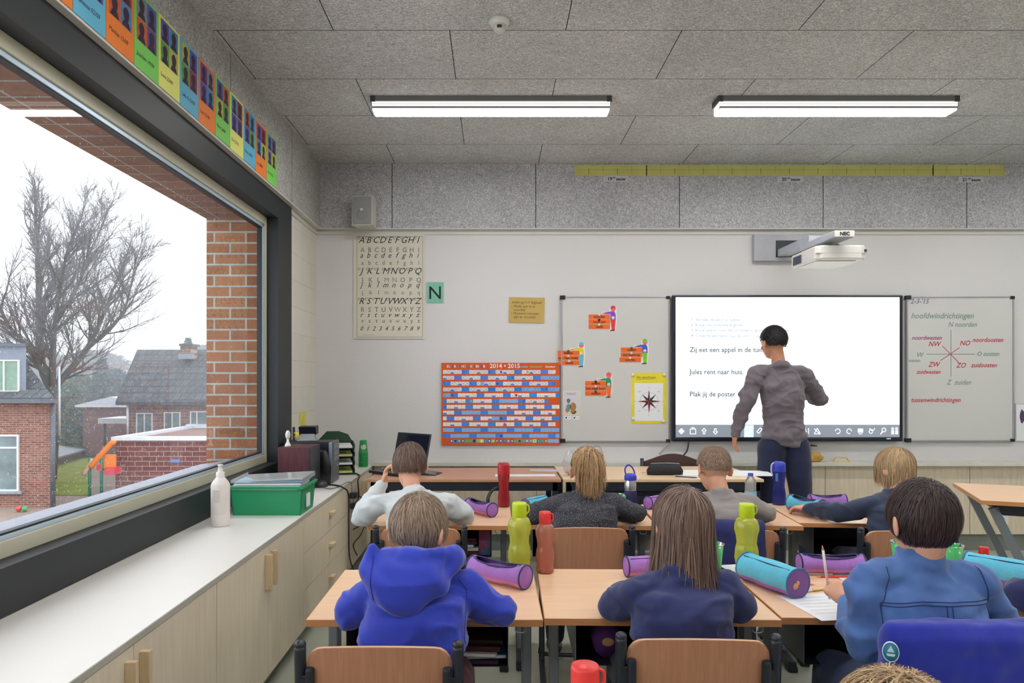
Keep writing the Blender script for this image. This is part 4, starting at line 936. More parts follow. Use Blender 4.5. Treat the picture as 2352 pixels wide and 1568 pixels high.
# ------------------------------------------------------------------ drinking bottles
def cm(k): return {'lime': srgb(228, 254, 84), 'coral': srgb(255, 152, 128), 'red': srgb(186, 20, 32), 'navy': srgb(34, 50, 150), 'green': srgb(90, 225, 140)}[k]
BOT = {k: clear('bottle_' + k, cm(k), a, 0.06) for k, a in (('lime', 0.56), ('coral', 0.50), ('red', 0.75), ('navy', 0.75), ('green', 0.55))}
LIQ = {k: clear('water_in_' + k, tuple(c * 0.97 for c in cm(k)), 0.14, 0.05) for k in ('lime', 'coral', 'red', 'navy')}
CAPM = {'lime': P('cap_lime', srgb(190, 214, 20), 0.4), 'coral': P('cap_red', srgb(232, 60, 58), 0.4), 'red': P('cap_dark_red', srgb(180, 22, 34), 0.35), 'navy': P('cap_blue', srgb(46, 62, 190), 0.35)}
def eco_bottle(k, x, y, h, r, level, label, z=DZ, cap_r=0.62, loop=1):
    """waisted bottle with a flip cap"""
    o = thing('water_bottle', label, 'bottle', (x, y, z), 0, 'waisted plastic water bottles')
    H = h; pr = [(0, 0.002), (r * .78, 0.0), (r * .9, H * 0.02), (r * .93, H * .07), (r * .86, H * .10), (r * .9, H * .16), (r * 0.98, H * 0.24), (r * .92, H * .36), (r * .80, H * .44), (r * .86, H * .54), (r * 1.0, H * .63), (r * .98, H * .70), (r * .82, H * .77), (r * .56, H * .805), (r * .54, H * .83)]
    sm = []
    for i in range(len(pr) - 1):
        for t in (0, 0.5): sm.append((pr[i][0] + (pr[i + 1][0] - pr[i][0]) * t, pr[i][1] + (pr[i + 1][1] - pr[i][1]) * t))
    sm.append(pr[-1])
    MB().lathe(sm, BOT[k], n=32).build('shell', None, o)
    if level:
        li = [(max(0, a - 0.0025), b + 0.002) for a, b in sm if b <= level * H]; li.append((li[-1][0], level * H)); li.append((0, level * H))
        MB().lathe(li, LIQ[k], n=28).build('water', None, o)
    c = MB().lathe([(r * cap_r * .96, H * .80), (r * cap_r, H * .815), (r * cap_r, H * .965), (r * cap_r * .93, H * .995), (0, H)], CAPM[k], n=28).build('cap', None, o)
    MB().tube([(r * cap_r * .9, -.004, H * .97), (r * cap_r * 1.25, -.004, H * .95), (r * cap_r * 1.28, -.004, H * .88), (r * cap_r * .95, -.004, H * .84)], 0.003, CAPM[k], n=8, res=4).build('cap_loop', None, c)
    return o
def bpos(px, py, z=DZ):
    Y = (CZ - z) * F / (py - CY); return (px - CX) / F * Y, Y
x, y = bpos(1193, 1318); eco_bottle('lime', x, y, 0.262, 0.043, 0.31, 'lime green water bottle standing beside the red-capped coral bottle')
x, y = bpos(1252, 1314); eco_bottle('coral', x, y, 0.224, 0.0355, 0.47, 'coral see-through water bottle with red cap on the desk join')
x, y = bpos(1715, 1318); eco_bottle('lime', x, y, 0.258, 0.044, 0.38, 'lime green water bottle beside the turquoise pencil case and green cup')
o = eco_bottle('coral', 0.155, 1.225, 0.224, 0.036, 0, 'red bottle cap sticking up at the bottom edge of the picture', cap_r=0.68)
# slim red bottle on the second row
x, y = bpos(1157, 1163)
o = thing('sports_bottle', 'tall dark red sports bottle beside the open purple pencil case', 'bottle', (x, y, DZ))
MB().lathe([(0, 0.001), (0.032, 0), (0.034, 0.01), (0.033, 0.05), (0.027, 0.10), (0.029, 0.14), (0.033, 0.17), (0.033, 0.185)], BOT['red'], n=28).build('shell', None, o)
MB().lathe([(0, 0.002), (0.030, 0.003), (0.031, 0.05), (0.026, 0.09), (0, 0.092)], LIQ['red'], n=24).build('water', None, o)
MB().lathe([(0.034, 0.183), (0.034, 0.23), (0.030, 0.243), (0.0, 0.247)], CAPM['red'], n=28).build('cap', None, o)
# blue bottle on the fourth desk
x, y = bpos(1789, 1158)
o = thing('blue_bottle', 'dark blue sports bottle with carrying strap on the second row', 'bottle', (x, y, DZ))
MB().lathe([(0, 0.001), (0.037, 0), (0.038, 0.012), (0.037, 0.06), (0.031, 0.10), (0.031, 0.12), (0.036, 0.16), (0.036, 0.19)], BOT['navy'], n=28).build('shell', None, o)
MB().lathe([(0, 0.002), (0.035, 0.003), (0.035, 0.06), (0.033, 0.08), (0, 0.081)], LIQ['navy'], n=24).build('water', None, o)
c = MB().lathe([(0.0365, 0.188), (0.0365, 0.215), (0.034, 0.235), (0.02, 0.243), (0, 0.244)], CAPM['navy'], n=28).build('cap', None, o)
MB().tube([(-0.033, -0.01, 0.235), (-0.046, -0.012, 0.225), (-0.048, -0.012, 0.19), (-0.038, -0.01, 0.165)], 0.004, P('strap_pale', srgb(190, 200, 235), .5), res=4).build('strap', None, c)
MB().box((-0.03, -0.0365, 0.135), (-0.018, -0.026, 0.18), P('sticker_blue', srgb(60, 130, 200), .4), 0.002).build('sticker', None, o)
# steel bottle with blue spout lid
x, y = bpos(1448, 1163)
o = thing('steel_bottle', 'small steel drinking bottle with blue spout lid and loop', 'bottle', (x, y, DZ))
MB().lathe([(0, 0.001), (0.032, 0), (0.033, 0.01), (0.033, 0.09), (0.0335, 0.125), (0.027, 0.145), (0.026, 0.15)], P('bottle_steel', srgb(190, 192, 198), 0.22, 0.9), n=28).build('body', None, o)
MB().lathe([(0.0333, 0.01), (0.0345, 0.012), (0.0345, 0.09), (0.0333, 0.092)], P('sleeve_navy', srgb(24, 28, 80), .5), n=28).build('sleeve', None, o)
c = MB().lathe([(0.033, 0.148), (0.034, 0.152), (0.034, 0.17), (0.028, 0.182), (0, 0.186)], CAPM['navy'], n=28).build('lid', None, o)
MB().tube([(-0.026, 0, 0.178), (-0.03, 0, 0.21), (-0.012, 0, 0.232), (0.012, 0, 0.215), (0.026, 0, 0.178)], 0.004, CAPM['navy'], res=5).build('carry_loop', None, c)
# clear water bottle
x, y = bpos(1724, 1163)
o = thing('plastic_bottle', 'clear ribbed plastic water bottle with blue cap beside the grey T-shirt', 'bottle', (x, y, DZ))
pr = [(0, 0.002), (0.028, 0), (0.031, 0.008)]
for i in range(9): pr += [(0.031, 0.015 + i * 0.012), (0.0285, 0.021 + i * 0.012)]
pr += [(0.031, 0.128), (0.029, 0.145), (0.018, 0.163), (0.013, 0.17), (0.013, 0.176)]
MB().lathe(pr, clear('pet_clear', (0.82, 0.9, 0.96), 0.35, 0.04), n=28).build('shell', None, o)
MB().lathe([(0.0315, 0.05), (0.0318, 0.052), (0.0318, 0.085), (0.0315, 0.087)], P('pet_label', srgb(110, 190, 225), .5), n=28).build('wrapper', None, o)
MB().lathe([(0.0145, 0.172), (0.0145, 0.186), (0, 0.187)], CAPM['navy'], n=20).build('cap', None, o)
# red marker bottle right
x, y = bpos(2260, 1306)
o = thing('glue_stick', 'red glue stick standing beyond the denim shirt', 'glue stick', (x, y, DZ))
MB().lathe([(0, 0.001), (0.016, 0), (0.0165, 0.05)], P('glue_red', srgb(205, 26, 30), .35), n=24).build('body', None, o)
MB().lathe([(0.0172, 0.048), (0.0172, 0.078), (0.015, 0.082), (0, 0.083)], P('glue_red'  , (0,0,0)), n=24).build('cap', None, o)
MB().lathe([(0.004, 0.0), (0, 0.001)], WHITEP, n=14, M=Matrix.Translation((-0.006, -0.0165, 0.056)) @ Matrix.Rotation(R(90), 4, 'X')).build('logo', None, o)
# cups
def cup(x, y, label, r=0.04, h=0.095, z=DZ, rot=(0, 0, 0), grp='loose green cups on desks'):
    o = thing('plastic_cup', label, 'cup', (x, y, z), 0, grp); o.rotation_euler = rot
    MB().lathe([(0, 0.001), (r * .74, 0), (r * .76, 0.004), (r, h), (r * 1.03, h + 0.001), (r * 1.03, h - 0.003), (r * .985, h - 0.004)], BOT['green'], n=32).build('shell', None, o)
    return o
x, y = bpos(1640, 1308); cup(x, y + 0.02, 'green plastic cup behind the long-haired girl and the lime bottle', 0.042, 0.093)
x, y = bpos(1422, 1164); cup(x, y, 'green cup half hidden behind the shoulder of the ponytailed girl', 0.04, 0.07)
x, y = bpos(2085, 1310); cup(x, y + .03, 'green cup peeking out between the plywood chair and the dark hair', 0.043, 0.10)
x, y = bpos(2195, 1318); cup(x, y + .03, 'green cup peeking out behind the dark hair on the glue stick side', 0.043, 0.10)

# ------------------------------------------------------------------ pencil cases
PUR = P('case_purple', srgb(160, 110, 190), 0.7, var=0.08, scale=20, bump=.3, bscale=60); PKP = P('case_pink', srgb(206, 130, 170), .7, bump=.3, bscale=60); DKP = P('case_dark_purple', srgb(96, 48, 120), .8)
TRQ = P('case_turquoise', srgb(90, 186, 214), 0.65, var=.05, scale=20, bump=.25, bscale=60); ENDP = P('case_end_plum', srgb(130, 84, 150), .7); PIPE = P('case_piping', srgb(36, 44, 90), .5); TANP = P('patch_tan', srgb(216, 168, 118), .7)
def case(px, py, ang, L, r, kind, label, Y=None, z=DZ):
    """cylindrical pencil case; axis local x; ang = rotation about z"""
    if Y is None: x, Y = bpos(px, py)
    else: x = (px - CX) / F * Y
    o = thing('pencil_case', label, 'pencil case', (x, Y, z + 0.001), ang, 'round pencil cases on the desks')
    A, B, E = (TRQ, PUR, ENDP) if kind[0] == 't' else (PUR, PKP, PUR)
    opened = 'o' in kind[1:]
    t = bmesh.new(); n, m = 28, 18; rows = []
    for i in range(m + 1):
        u = -1 + 2 * i / m; row = []
        for k in range(n):
            th = PI / 2 + (0.0 if not opened else 0.0) + 2 * PI * k / n
            gap = 0.0
            rr = r * (1 - 0.03 * math.sin(5 * u + k * .4)) * (0.93 if (opened and abs(u) < 0.75) else 1)
            yy = rr * math.cos(th); zz = r + rr * math.sin(th)
            row.append(t.verts.new((u * L / 2, yy, max(0.0, zz))))
        rows.append(row)
    mb_ = MB(); ia, ib, idk = mb_.mi(A), mb_.mi(B), mb_.mi(DKP)
    vv = {v: mb_.bm.verts.new(v.co) for row in rows for v in row}
    for i in range(m):
        u = -1 + 2 * (i + .5) / m
        for k in range(n):
            kk = min(k + .5, n - k - .5)
            half = 3.6 * math.sqrt(max(0, 1 - (u / 0.9) ** 2)) if opened else 0
            if kk < half: continue
            f = mb_.bm.faces.new([vv[rows[i][k]], vv[rows[i][(k + 1) % n]], vv[rows[i + 1][(k + 1) % n]], vv[rows[i + 1][k]]]); f.smooth = True
            f.material_index = ib if kk > 8.5 else ia
    t.free(); bmesh.ops.recalc_face_normals(mb_.bm, faces=mb_.bm.faces)
    shell = mb_.build('shell', None, o)
    if opened:
        MB().sph((0, 0, r * .9), (L * .46, r * .80, r * .75), DKP, n=20).build('lining', None, o)
    th_ = [math.radians(46) * s for s in (-1, 1)] if opened else [math.radians(12)]
    for s in (-1, 1) if opened else (1,):
        pts = []
        for i in range(13):
            u = -0.9 + 1.8 * i / 12; a = math.radians(46) * math.sqrt(max(0, 1 - (u / .95) ** 2)) * s if opened else math.radians(-30)
            pts.append((u * L / 2, math.sin(a) * r * 0.97, r + math.cos(a) * r * 0.985))
        MB().tube(pts, 0.0026, PIPE, n=6).build('zip', None, o)
    for s in (-1, 1):
        e = MB().lathe([(0, 0.002), (r * .95, 0.0015), (r * 1.0, 0.0)], E, n=28, M=Matrix.Translation((s * L / 2, 0, r)) @ Matrix.Rotation(s * PI / 2, 4, 'Y')).build('end_panel', None, o)
        MB().tube([(s * L / 2, math.cos(a) * r * 1.0, r + math.sin(a) * r * 1.0 + .0005) for a in [2 * PI * i / 28 for i in range(29)]], 0.003, PIPE if kind[0] == 'p' else P('piping_teal', srgb(50, 110, 150), .5), n=6).build('piping', None, e)
        if kind[0] == 't': MB().lathe([(0.011, 0.0), (0.009, 0.002), (0, 0.0025)], TANP, n=12, M=Matrix.Translation((s * (L / 2 + .002), -0.012 * s, r * .85)) @ Matrix.Rotation(s * PI / 2, 4, 'Y')).sph((s * (L / 2 + .003), -0.004 * s, r * 1.05), (0.002, 0.008, 0.008), TANP, n=10).build('patch', None, e)
    MB().tube([(L * .45, -r * .55, r * 1.75), (L * .49, -r * .6, r * 1.6), (L * .5, -r * .7, r * 1.35)], 0.002, SILVER, n=6, res=3).build('zip_puller', None, o)
    return o
case(1104, 1181, R(-52), 0.20, 0.036, 'po', 'open purple pencil case beside the dark red bottle')
case(1145, 1340, R(-38), 0.23, 0.040, 'po', 'open purple pencil case beside the lime bottle, at the elbow of the blue hoodie')
case(1500, 1322, R(8), 0.20, 0.036, 'p', 'purple pencil case half hidden behind the long-haired girl')
case(1772, 1352, R(-68), 0.235, 0.048, 't', 'turquoise pencil case with a purple end on the desk of the denim pupil')
case(1908, 1318, R(-3), 0.225, 0.036, 'po', 'open purple pencil case lying beside a red pencil behind the pupil in denim')
case(1852, 1178, R(-62), 0.19, 0.042, 'to', 'open turquoise pencil case with purple end on the second row')
case(1900, 1165, R(-4), 0.19, 0.036, 'po', 'open purple pencil case behind the open turquoise one')
case(2312, 1345, R(-50), 0.24, 0.047, 't', 'turquoise pencil case cut off by the picture edge')
case(1510, 1166, R(35), 0.15, 0.034, 'p', 'small purple pencil case between ponytail girl and grey T-shirt boy')
case(1228, 1170, R(50), 0.17, 0.034, 't', 'turquoise pencil case mostly hidden behind the ponytailed girl')

# pencils, ruler
def pencil(px0, py0, px1, py1, col, label, grp='pencils on the desk of the denim pupil'):
    x0, y0 = bpos(px0, py0); x1, y1 = bpos(px1, py1)
    o = thing('pencil', label, 'pencil', (x0, y0, DZ), 0, grp); d = Vector((x1 - x0, y1 - y0, 0)); r = 0.0038
    z = Vector((0, 0, r)); u_ = d.normalized(); 
    MB().cyl(z, z + u_ * (d.length - .016), r, None, P('pencil_' + col, {'black': srgb(22, 24, 40), 'red': srgb(206, 60, 40), 'white': srgb(220, 220, 225)}[col], .4), n=6, smooth=False).build('barrel', None, o)
    MB().cyl(z + u_ * (d.length - .016), z + u_ * d.length, r, 0.0006, P('pencil_wood', srgb(214, 160, 120), .6), n=8).build('tip', None, o)
pencil(1818, 1339, 1872, 1345, 'black', 'black pencil lying on the desk beside the turquoise pencil case')
pencil(1975, 1327, 1874, 1326, 'red', 'red pencil lying in front of the open purple pencil case')
x0, y0 = bpos(1822, 1363); x1, y1 = bpos(1890, 1356)
o = thing('paintbrush', 'white and gold paintbrush lying on the desk beside the black pencil', 'paintbrush', (x0, y0, DZ))
d = Vector((x1 - x0, y1 - y0, 0)); MB().cyl((0, 0, .0035), d * .65 + Vector((0, 0, .0035)), .003, None, P('brush_white', srgb(222, 222, 226), .4), n=10).build('handle', None, o)
MB().cyl(d * .65 + Vector((0, 0, .0035)), d + Vector((0, 0, .003)), .0042, .003, P('brush_gold', srgb(196, 166, 70), .35, .5), n=10).build('ferrule', None, o)

# worksheets and notebooks
def paper(px, py, w_, h_, rz, label, z=DZ, n=1, mat=None, name='worksheet', cat='paper', curl=0.0):
    x, y = bpos(px, py, z)
    o = thing(name, label, cat, (x, y, z + 0.0005), rz, 'papers on the desks' if cat == 'paper' else None)
    for i in range(n): MB().box((-w_ / 2 + .002 * i, -h_ / 2, i * .0012), (w_ / 2 + .002 * i, h_ / 2, i * .0012 + .0009), mat or PAPER).build('page', None, o)
    t = MB()
    for i in range(6): t.line((-w_ * .4, h_ * (.35 - i * .12), n * .0012 + .0002), (w_ * (.4 - .1 * (i % 3)), h_ * (.35 - i * .12), n * .0012 + .0002), .0012, (0, 0, 1), GREYI)
    t.build('print', None, o)
    return o
paper(940, 1398, 0.42, 0.20, 0, 'white workbook lying under the arms of the boy in the blue hoodie', n=3)
paper(1905, 1392, 0.21, 0.25, R(8), 'white worksheet under the raised hand of the pupil in denim')
paper(1990, 1178, 0.40, 0.26, R(-8), 'open white workbook in front of the blond child', n=3)
paper(2020, 1335, 0.25, 0.2, R(-5), 'white sheet behind the pupil in denim, beside the open purple pencil case')
paper(1700, 1308, 0.1, 0.14, R(10), 'small white sheet under the lime bottle by the green cup')
paper(1206, 1092, 0.42, 0.10, R(2), 'white papers at the edge of the brown table', z=TZ, n=3)
paper(1255, 1080, 0.24, 0.13, R(-6), 'grey clear folder with a yellow note on the brown table', z=TZ, mat=P('folder_grey', srgb(196, 196, 204), .4))
paper(1228, 1082, 0.06, 0.03, R(0), 'small yellow sticky note on the grey folder', z=TZ + .002, mat=MATS['card_yellow'], name='sticky_note', cat='note')
paper(1655, 1086, 0.72, 0.30, R(-4), 'large white sheet spread over the pale table', z=TZ, n=1)
# black pouch and pen on the pale table
x, y = bpos(1527, 1090, TZ)
o = thing('black_pouch', 'black zipped pencil pouch lying on the pale table', 'pouch', (x, y, TZ))
b_ = MB().loft([((0, 0, 0), (.125, 0, 0), (0, .03, 0)), ((0, 0, .03), (.13, 0, 0), (0, .035, 0)), ((0, 0, .075), (.105, 0, 0), (0, .022, 0)), ((0, 0, .082), (.10, 0, 0), (0, .012, 0))], P('pouch_black', srgb(22, 22, 30), .6, bump=.4, bscale=40), n=32, pw=3); b_.build('body', None, o)
MB().tube([(-.1, -.012, .08), (0, -.014, .085), (.1, -.012, .08)], .0022, SILVER, res=3).build('zip', None, o)
MB().tube([(-.13, -.02, .03), (-.15, -.03, .018), (-.17, -.03, .02)], .002, SILVER, res=3).build('zip_puller', None, o)
x0, y0 = bpos(1598, 1098, TZ + .002)
o = thing('pen', 'dark blue pen lying at the corner of the large white sheet', 'pen', (x0, y0, TZ + .0025)); MB().cyl((-.12, .07, .004), (0, 0, .004), .004, None, P('pen_navy', srgb(40, 40, 90), .4), n=10).build('barrel', None, o); MB().cyl((0, 0, .004), (.012, -.007, .004), .0035, .001, BLACKP, n=10).build('tip', None, o)
# clear bag / crumpled plastic
x, y = bpos(1308, 1092, TZ)
o = thing('plastic_bag', 'crumpled clear plastic bag beside the ponytail', 'bag', (x, y, TZ))
m_ = MB(); m_.sph((0, 0, .09), (.045, .045, .09), CLR, n=20); me = m_.mesh('bag', None); displace(me, lambda c: 0.02 * noise.noise(c * 28)); me.name = 'bag'; link('film', me, o)

# laptop
o = thing('laptop', 'open black laptop on the brown table, its screen leaning', 'laptop', (-0.70, 5.16, TZ), R(-38))
MB().box((-0.17, -0.115, 0.004), (0.17, 0.115, 0.022), BLACKP, 0.004).build('base', None, o)
MB().box((-0.15, -0.02, 0.0221), (0.15, 0.09, 0.0235), P('keys_dark', srgb(30, 30, 34), .6)).build('keyboard', None, o)
scn = MB().box((-0.17, -0.004, 0), (0.17, 0.004, 0.27), P('laptop_shell', srgb(30, 34, 48), .35), 0.004, M=Matrix.Translation((0, 0.118, 0.018)) @ Matrix.Rotation(R(-14), 4, 'X')).build('screen', None, o)
MB().box((-0.155, -0.006, 0.015), (0.155, -0.0042, 0.258), P('laptop_display', srgb(26, 28, 44), .12), M=Matrix.Translation((0, 0.118, 0.018)) @ Matrix.Rotation(R(-14), 4, 'X')).build('display', None, scn)
x, y = bpos(985, 1088, TZ)
o = thing('tablet', 'thin black tablet propped beside the boy in white', 'tablet', (x - .03, y, TZ), R(-15))
MB().box((-.11, -.08, 0), (.11, .08, .007), BLACKP, .003, M=Matrix.Translation((0, 0, .012)) @ Matrix.Rotation(R(8), 4, 'Y')).build('body', None, o)
MB().box((-.10, -.07, .0072), (.10, .07, .0078), P('tablet_glass', srgb(50, 56, 66), .1), M=Matrix.Translation((0, 0, .012)) @ Matrix.Rotation(R(8), 4, 'Y')).build('display', None, o)
# cloth, magnetic frame tool, marker tray on ledge / board
LZ = 0.742
x = at(1868, 1058, 5.97).x
o = thing('yellow_cloth', 'crumpled mustard yellow cloth on the ledge beside the man', 'cloth', (x, 5.975, LZ))
m_ = MB(); m_.sph((0, 0, .032), (.085, .055, .045), None, n=28); me = m_.mesh('c', P('cloth_mustard', srgb(190, 152, 72), .9)); displace(me, lambda c: 0.016 * noise.noise(c * 22) + .006 * noise.noise(c * 60))
for v in me.vertices: v.co.z = max(0.0, v.co.z)
link('cloth', me, o)
x = at(1931, 1060, 5.97).x
o = thing('board_ruler', 'yellow plastic handle of a board tool lying on the ledge', 'ruler', (x, 5.97, LZ))
YP = P('tool_yellow', srgb(224, 190, 60), .4)
MB().box((-.075, -.01, 0), (.075, .0, .007), YP, .002).build('base', None, o); MB().tube([(-.065, -.005, .005), (-.045, -.005, .035), (.045, -.005, .035), (.065, -.005, .005)], .005, YP).build('grip', None, o)
p = at(1840, 1022, 5.97)
o = thing('marker_tray', 'small pen tray with a grey stylus below the lit board', 'tray', (p.x + .02, 5.98, p.z)); MB().box((-.11, -.02, -.01), (.11, .07, 0), P('tray_black', srgb(40, 40, 48), .4), .003).build('tray', None, o); MB().cyl((-.1, 0, .006), (.06, 0, .006), .006, None, P('stylus_grey', srgb(150, 150, 160), .4), n=10).build('stylus', None, o)
# cord from the board to the chair
c = MB().tube([at(1582, 1014, 5.99), at(1578, 1035, 5.97), at(1565, 1050, 5.94), at(1557, 1060, 5.92)], .006, RUBBER, n=8, res=5).build('power_cable'); tag(c, 'black power cord hanging from the lit board to the chair', 'cord')
c = MB().tube([at(1534, 1018, 6.03), at(1525, 1030, 6.02), at(1515, 1042, 5.97)], .008, P('cord_grey', srgb(176, 174, 168), .6), n=8, res=4).build('wall_cable'); tag(c, 'pale grey cord below the corner of the small whiteboard', 'cord')
c = MB().tube([Vector((-.06, 4.78, .012)), Vector((-.05, 4.76, .3)), at(1120, 1160, 4.74), at(1123, 1138, 4.76), at(1133, 1124, 4.8), at(1150, 1118, 4.885)], .011, RUBBER, n=8, res=5).build('bag_strap'); tag(c, 'black curved strap beside the dark red bottle', 'strap')
o = thing('wall_socket', 'white wall socket in the wood panelling near the slanting table leg', 'socket', (at(2300, 1190, 5.96).x, 5.969, at(0, 1192, 5.96).z))
MB().box((-.05, -.012, -.045), (.06, 0, .045), WHITEP, .004).build('plate', None, o); MB().lathe([(.02, 0), (.022, .003), (.0, -.004)], P('socket_hole', srgb(150, 150, 146), .5), n=20, M=Matrix.Translation((0, -.0125, 0)) @ Matrix.Rotation(R(90), 4, 'X')).build('socket', None, o)

# books in the trays
BC = [P('book_' + n_, srgb(*c), .5) for n_, c in (('black', (24, 20, 28)), ('maroon', (90, 26, 30)), ('brown', (70, 40, 36)), ('blue', (70, 150, 190)), ('red', (170, 40, 44)), ('cream', (200, 190, 180)), ('navy', (36, 44, 90)))]
BN = ['black', 'maroon', 'brown', 'light blue', 'red', 'cream', 'navy']
def book(x, y, z, w_, d_, t, k, label, grp, rz=0.0):
    o = thing('notebook', label, 'book', (x, y, z), rz, grp)
    MB().box((-w_ / 2, -d_ / 2, 0), (w_ / 2, d_ / 2, t), BC[k], 0.002).build('cover', None, o)
    MB().box((-w_ / 2 + .003, -d_ / 2 - .0003, .002), (w_ / 2 - .003, -d_ / 2 + .003, t - .002), PAPER if k in (3, 5) else BC[(k + 1) % 3]).build('pages', None, o)
random.seed(21)
PLACES = ('lowest', 'second from bottom', 'third from bottom', 'fourth from bottom', 'topmost')
for dsk, who, x0, ks, wd in ((R1[0], 'under the desk of the blue hoodie boy', 0.10, (6, 3, 5, 1, 2), 0.25), (R2[0], 'under the desk of the boy in white', 0.08, (1, 5, 3, 6, 0), 0.2)):
    z = 0.5475
    for i, k in enumerate(ks):
        t = random.choice((.012, .016, .02)); book(dsk.location.x + x0 + random.uniform(-.01, .01), dsk.location.y - 0.04 + random.uniform(-.02, .02), z, wd, .27, t, k, BN[k] + ' notebook, ' + PLACES[i] + ' in tray ' + who, 'notebooks in the desk trays', R(random.uniform(-5, 5))); z += t + .0015
CHK = brick('checkered', srgb(170, 50, 70), srgb(60, 130, 180), srgb(30, 30, 60), .03, .03, .0, axes=('X', 'Z'))
o = thing('checkered_box', 'red and blue checkered box in the tray behind the lime bottle', 'box', (R2[0].location.x + .215, 3.72, .5475)); MB().box((-.03, -.12, 0), (.03, .12, .14), CHK, .003).build('box', None, o)
o = thing('round_case', 'round purple case lying in the dark tray under the middle desk', 'case', (0.36, 2.40, .5475)); MB().cyl((0, -.13, .047), (0, .1, .047), .046, None, DKP, n=24).build('shell', None, o); MB().sph((0, -.131, .052), (.02, .003, .014), TANP, n=12).build('patch', None, o)

# ------------------------------------------------------------------ things on the worktop
o = thing('glue_bottle', 'white plastic glue bottle standing on the worktop by the window', 'bottle', (-1.345, 3.53, CT))
GB = P('bottle_white', srgb(226, 218, 212), .45, var=.02)
MB().lathe([(0, 0), (.043, 0), (.045, .006), (.045, .055), (.0443, .057), (.045, .06), (.045, .20), (.040, .212), (.022, .236), (.019, .24)], GB, n=32).build('body', None, o)
c = MB().lathe([(.0205, .238), (.0205, .262), (.012, .266), (.010, .292), (.013, .294), (.013, .30), (0, .301)], GB, n=24).build('nozzle', None, o)
MB().box((-.02, -.0455, .12), (.012, -.044, .18), P('faint_label', srgb(210, 200, 196), .6)).build('label', None, o)
o = thing('storage_crate', 'green plastic crate filled with papers on the worktop', 'crate', (-1.2, 3.92, CT), R(0))
GC = P('crate_green', srgb(26, 146, 96), .4, var=.02)
W2, D2, H2 = .19, .14, .155; T = .004; b_ = MB()
b_.poly([(-W2 + .012, -D2 + .01, 0), (W2 - .012, -D2 + .01, 0), (W2 - .012, D2 - .01, 0), (-W2 + .012, D2 - .01, 0)], GC, (0, 0, T))
b_.poly([(-W2 + .012, -D2 + .01, 0), (W2 - .012, -D2 + .01, 0), (W2, -D2, H2), (-W2, -D2, H2)], GC, (0, T, 0)); b_.poly([(-W2 + .012, D2 - .01, 0), (W2 - .012, D2 - .01, 0), (W2, D2, H2), (-W2, D2, H2)], GC, (0, -T, 0))
for s in (-1, 1): b_.poly([(s * (W2 - .012), -D2 + .01, 0), (s * (W2 - .012), D2 - .01, 0), (s * W2, D2, H2), (s * W2, -D2, H2)], GC, (-s * T, 0, 0))
b_.build('box', None, o)
r_ = MB(); zt = H2
r_.box((-W2 - .01, -D2 - .01, zt - .016), (W2 + .01, -D2 + .002, zt), GC, .003).box((-W2 - .01, D2 - .002, zt - .016), (W2 + .01, D2 + .01, zt), GC, .003).box((-W2 - .01, -D2, zt - .016), (-W2 + .002, D2, zt), GC, .003).box((W2 - .002, -D2, zt - .016), (W2 + .01, D2, zt), GC, .003)
r_.build('rim', None, o)
MB().box((W2 - .004, -.05, .03), (W2 + .001, .02, .10), PAPER).build('label', None, o)
CLB = clear('tray_clear', (0.80, 0.92, 0.98), 0.45)
for i in range(4):
    q_ = thing('paper_sleeve', ['lowest', 'second', 'third', 'topmost'][i] + ' clear sleeve of printed sheets lying in the green crate', 'paper sleeve', (-1.21 + .004 * i, 3.90 + .004 * i, CT + .135 + i * .012), R(1.5 * i), 'sleeves in the green crate')
    MB().box((-.175, -.12, 0), (.175, .12, .009), PAPER if i < 3 else P('sleeve_blue', srgb(170, 205, 225), .3), .002).build('sheets', None, q_)
MBt = thing('clear_lid', 'clear plastic lid tilted on top of the green crate', 'lid', (-1.20, 3.92, CT + .184), 0); MBt.rotation_euler = (R(2), R(-3), 0)
MB().box((-.19, -.135, 0), (.19, .135, .003), CLB).box((-.19, -.135, 0), (-.187, .135, .016), CLB).box((.187, -.135, -.02), (.19, .135, .003), CLB).box((-.19, -.135, 0), (.19, -.132, .012), CLB).build('lid', None, MBt)
o = thing('speaker_box', 'maroon wood-veneer box on the worktop next to the computer tower', 'speaker box', (-1.285, 4.72, CT))
MAR = wood('maroon_veneer', srgb(74, 34, 44), srgb(96, 48, 58), (20, 20, 2), .4)
MB().box((-.10, -.12, 0), (.10, .14, .282), MAR, .002).build('cabinet', None, o); MB().box((.10, -.12, 0.004), (.108, .14, .278), BLACKP, .002).build('front_grille', None, o)
o = thing('computer_tower', 'black computer tower with silver-edged front on the worktop', 'computer', (-1.29, 5.06, CT))
MB().box((-.16, -.10, .006), (.15, .10, .285), P('tower_black', srgb(26, 30, 38), .4), .003).build('case', None, o)
fr_ = MB().box((.15, -.10, .004), (.178, .10, .287), P('tower_front', srgb(96, 98, 102), .4, .3), .008).build('front_panel', None, o)
MB().box((.148, -.104, .01), (.172, -.098, .28), P('tower_edge', srgb(160, 176, 200), .3, .5), .004).build('edge_trim', None, fr_)
for z0, z1 in ((.23, .27), (.185, .225), (.15, .18)): MB().box((.177, -.075, z0), (.180, .085, z1), P('bay_grey', srgb(130, 132, 136), .4, .3), .002).build('drive_bay', None, fr_)
MB().cyl((.177, .03, .11), (.181, .03, .11), .01, None, SILVER, n=16).build('power_button', None, fr_)
o = thing('speaker_disc', 'round black foot of a device at the corner of the computer tower', 'device', (-1.165, 4.80, CT)); MB().lathe([(0, 0), (.05, 0), (.052, .008), (.045, .03), (.02, .045), (0, .046)], BLACKP, n=28).build('base', None, o)
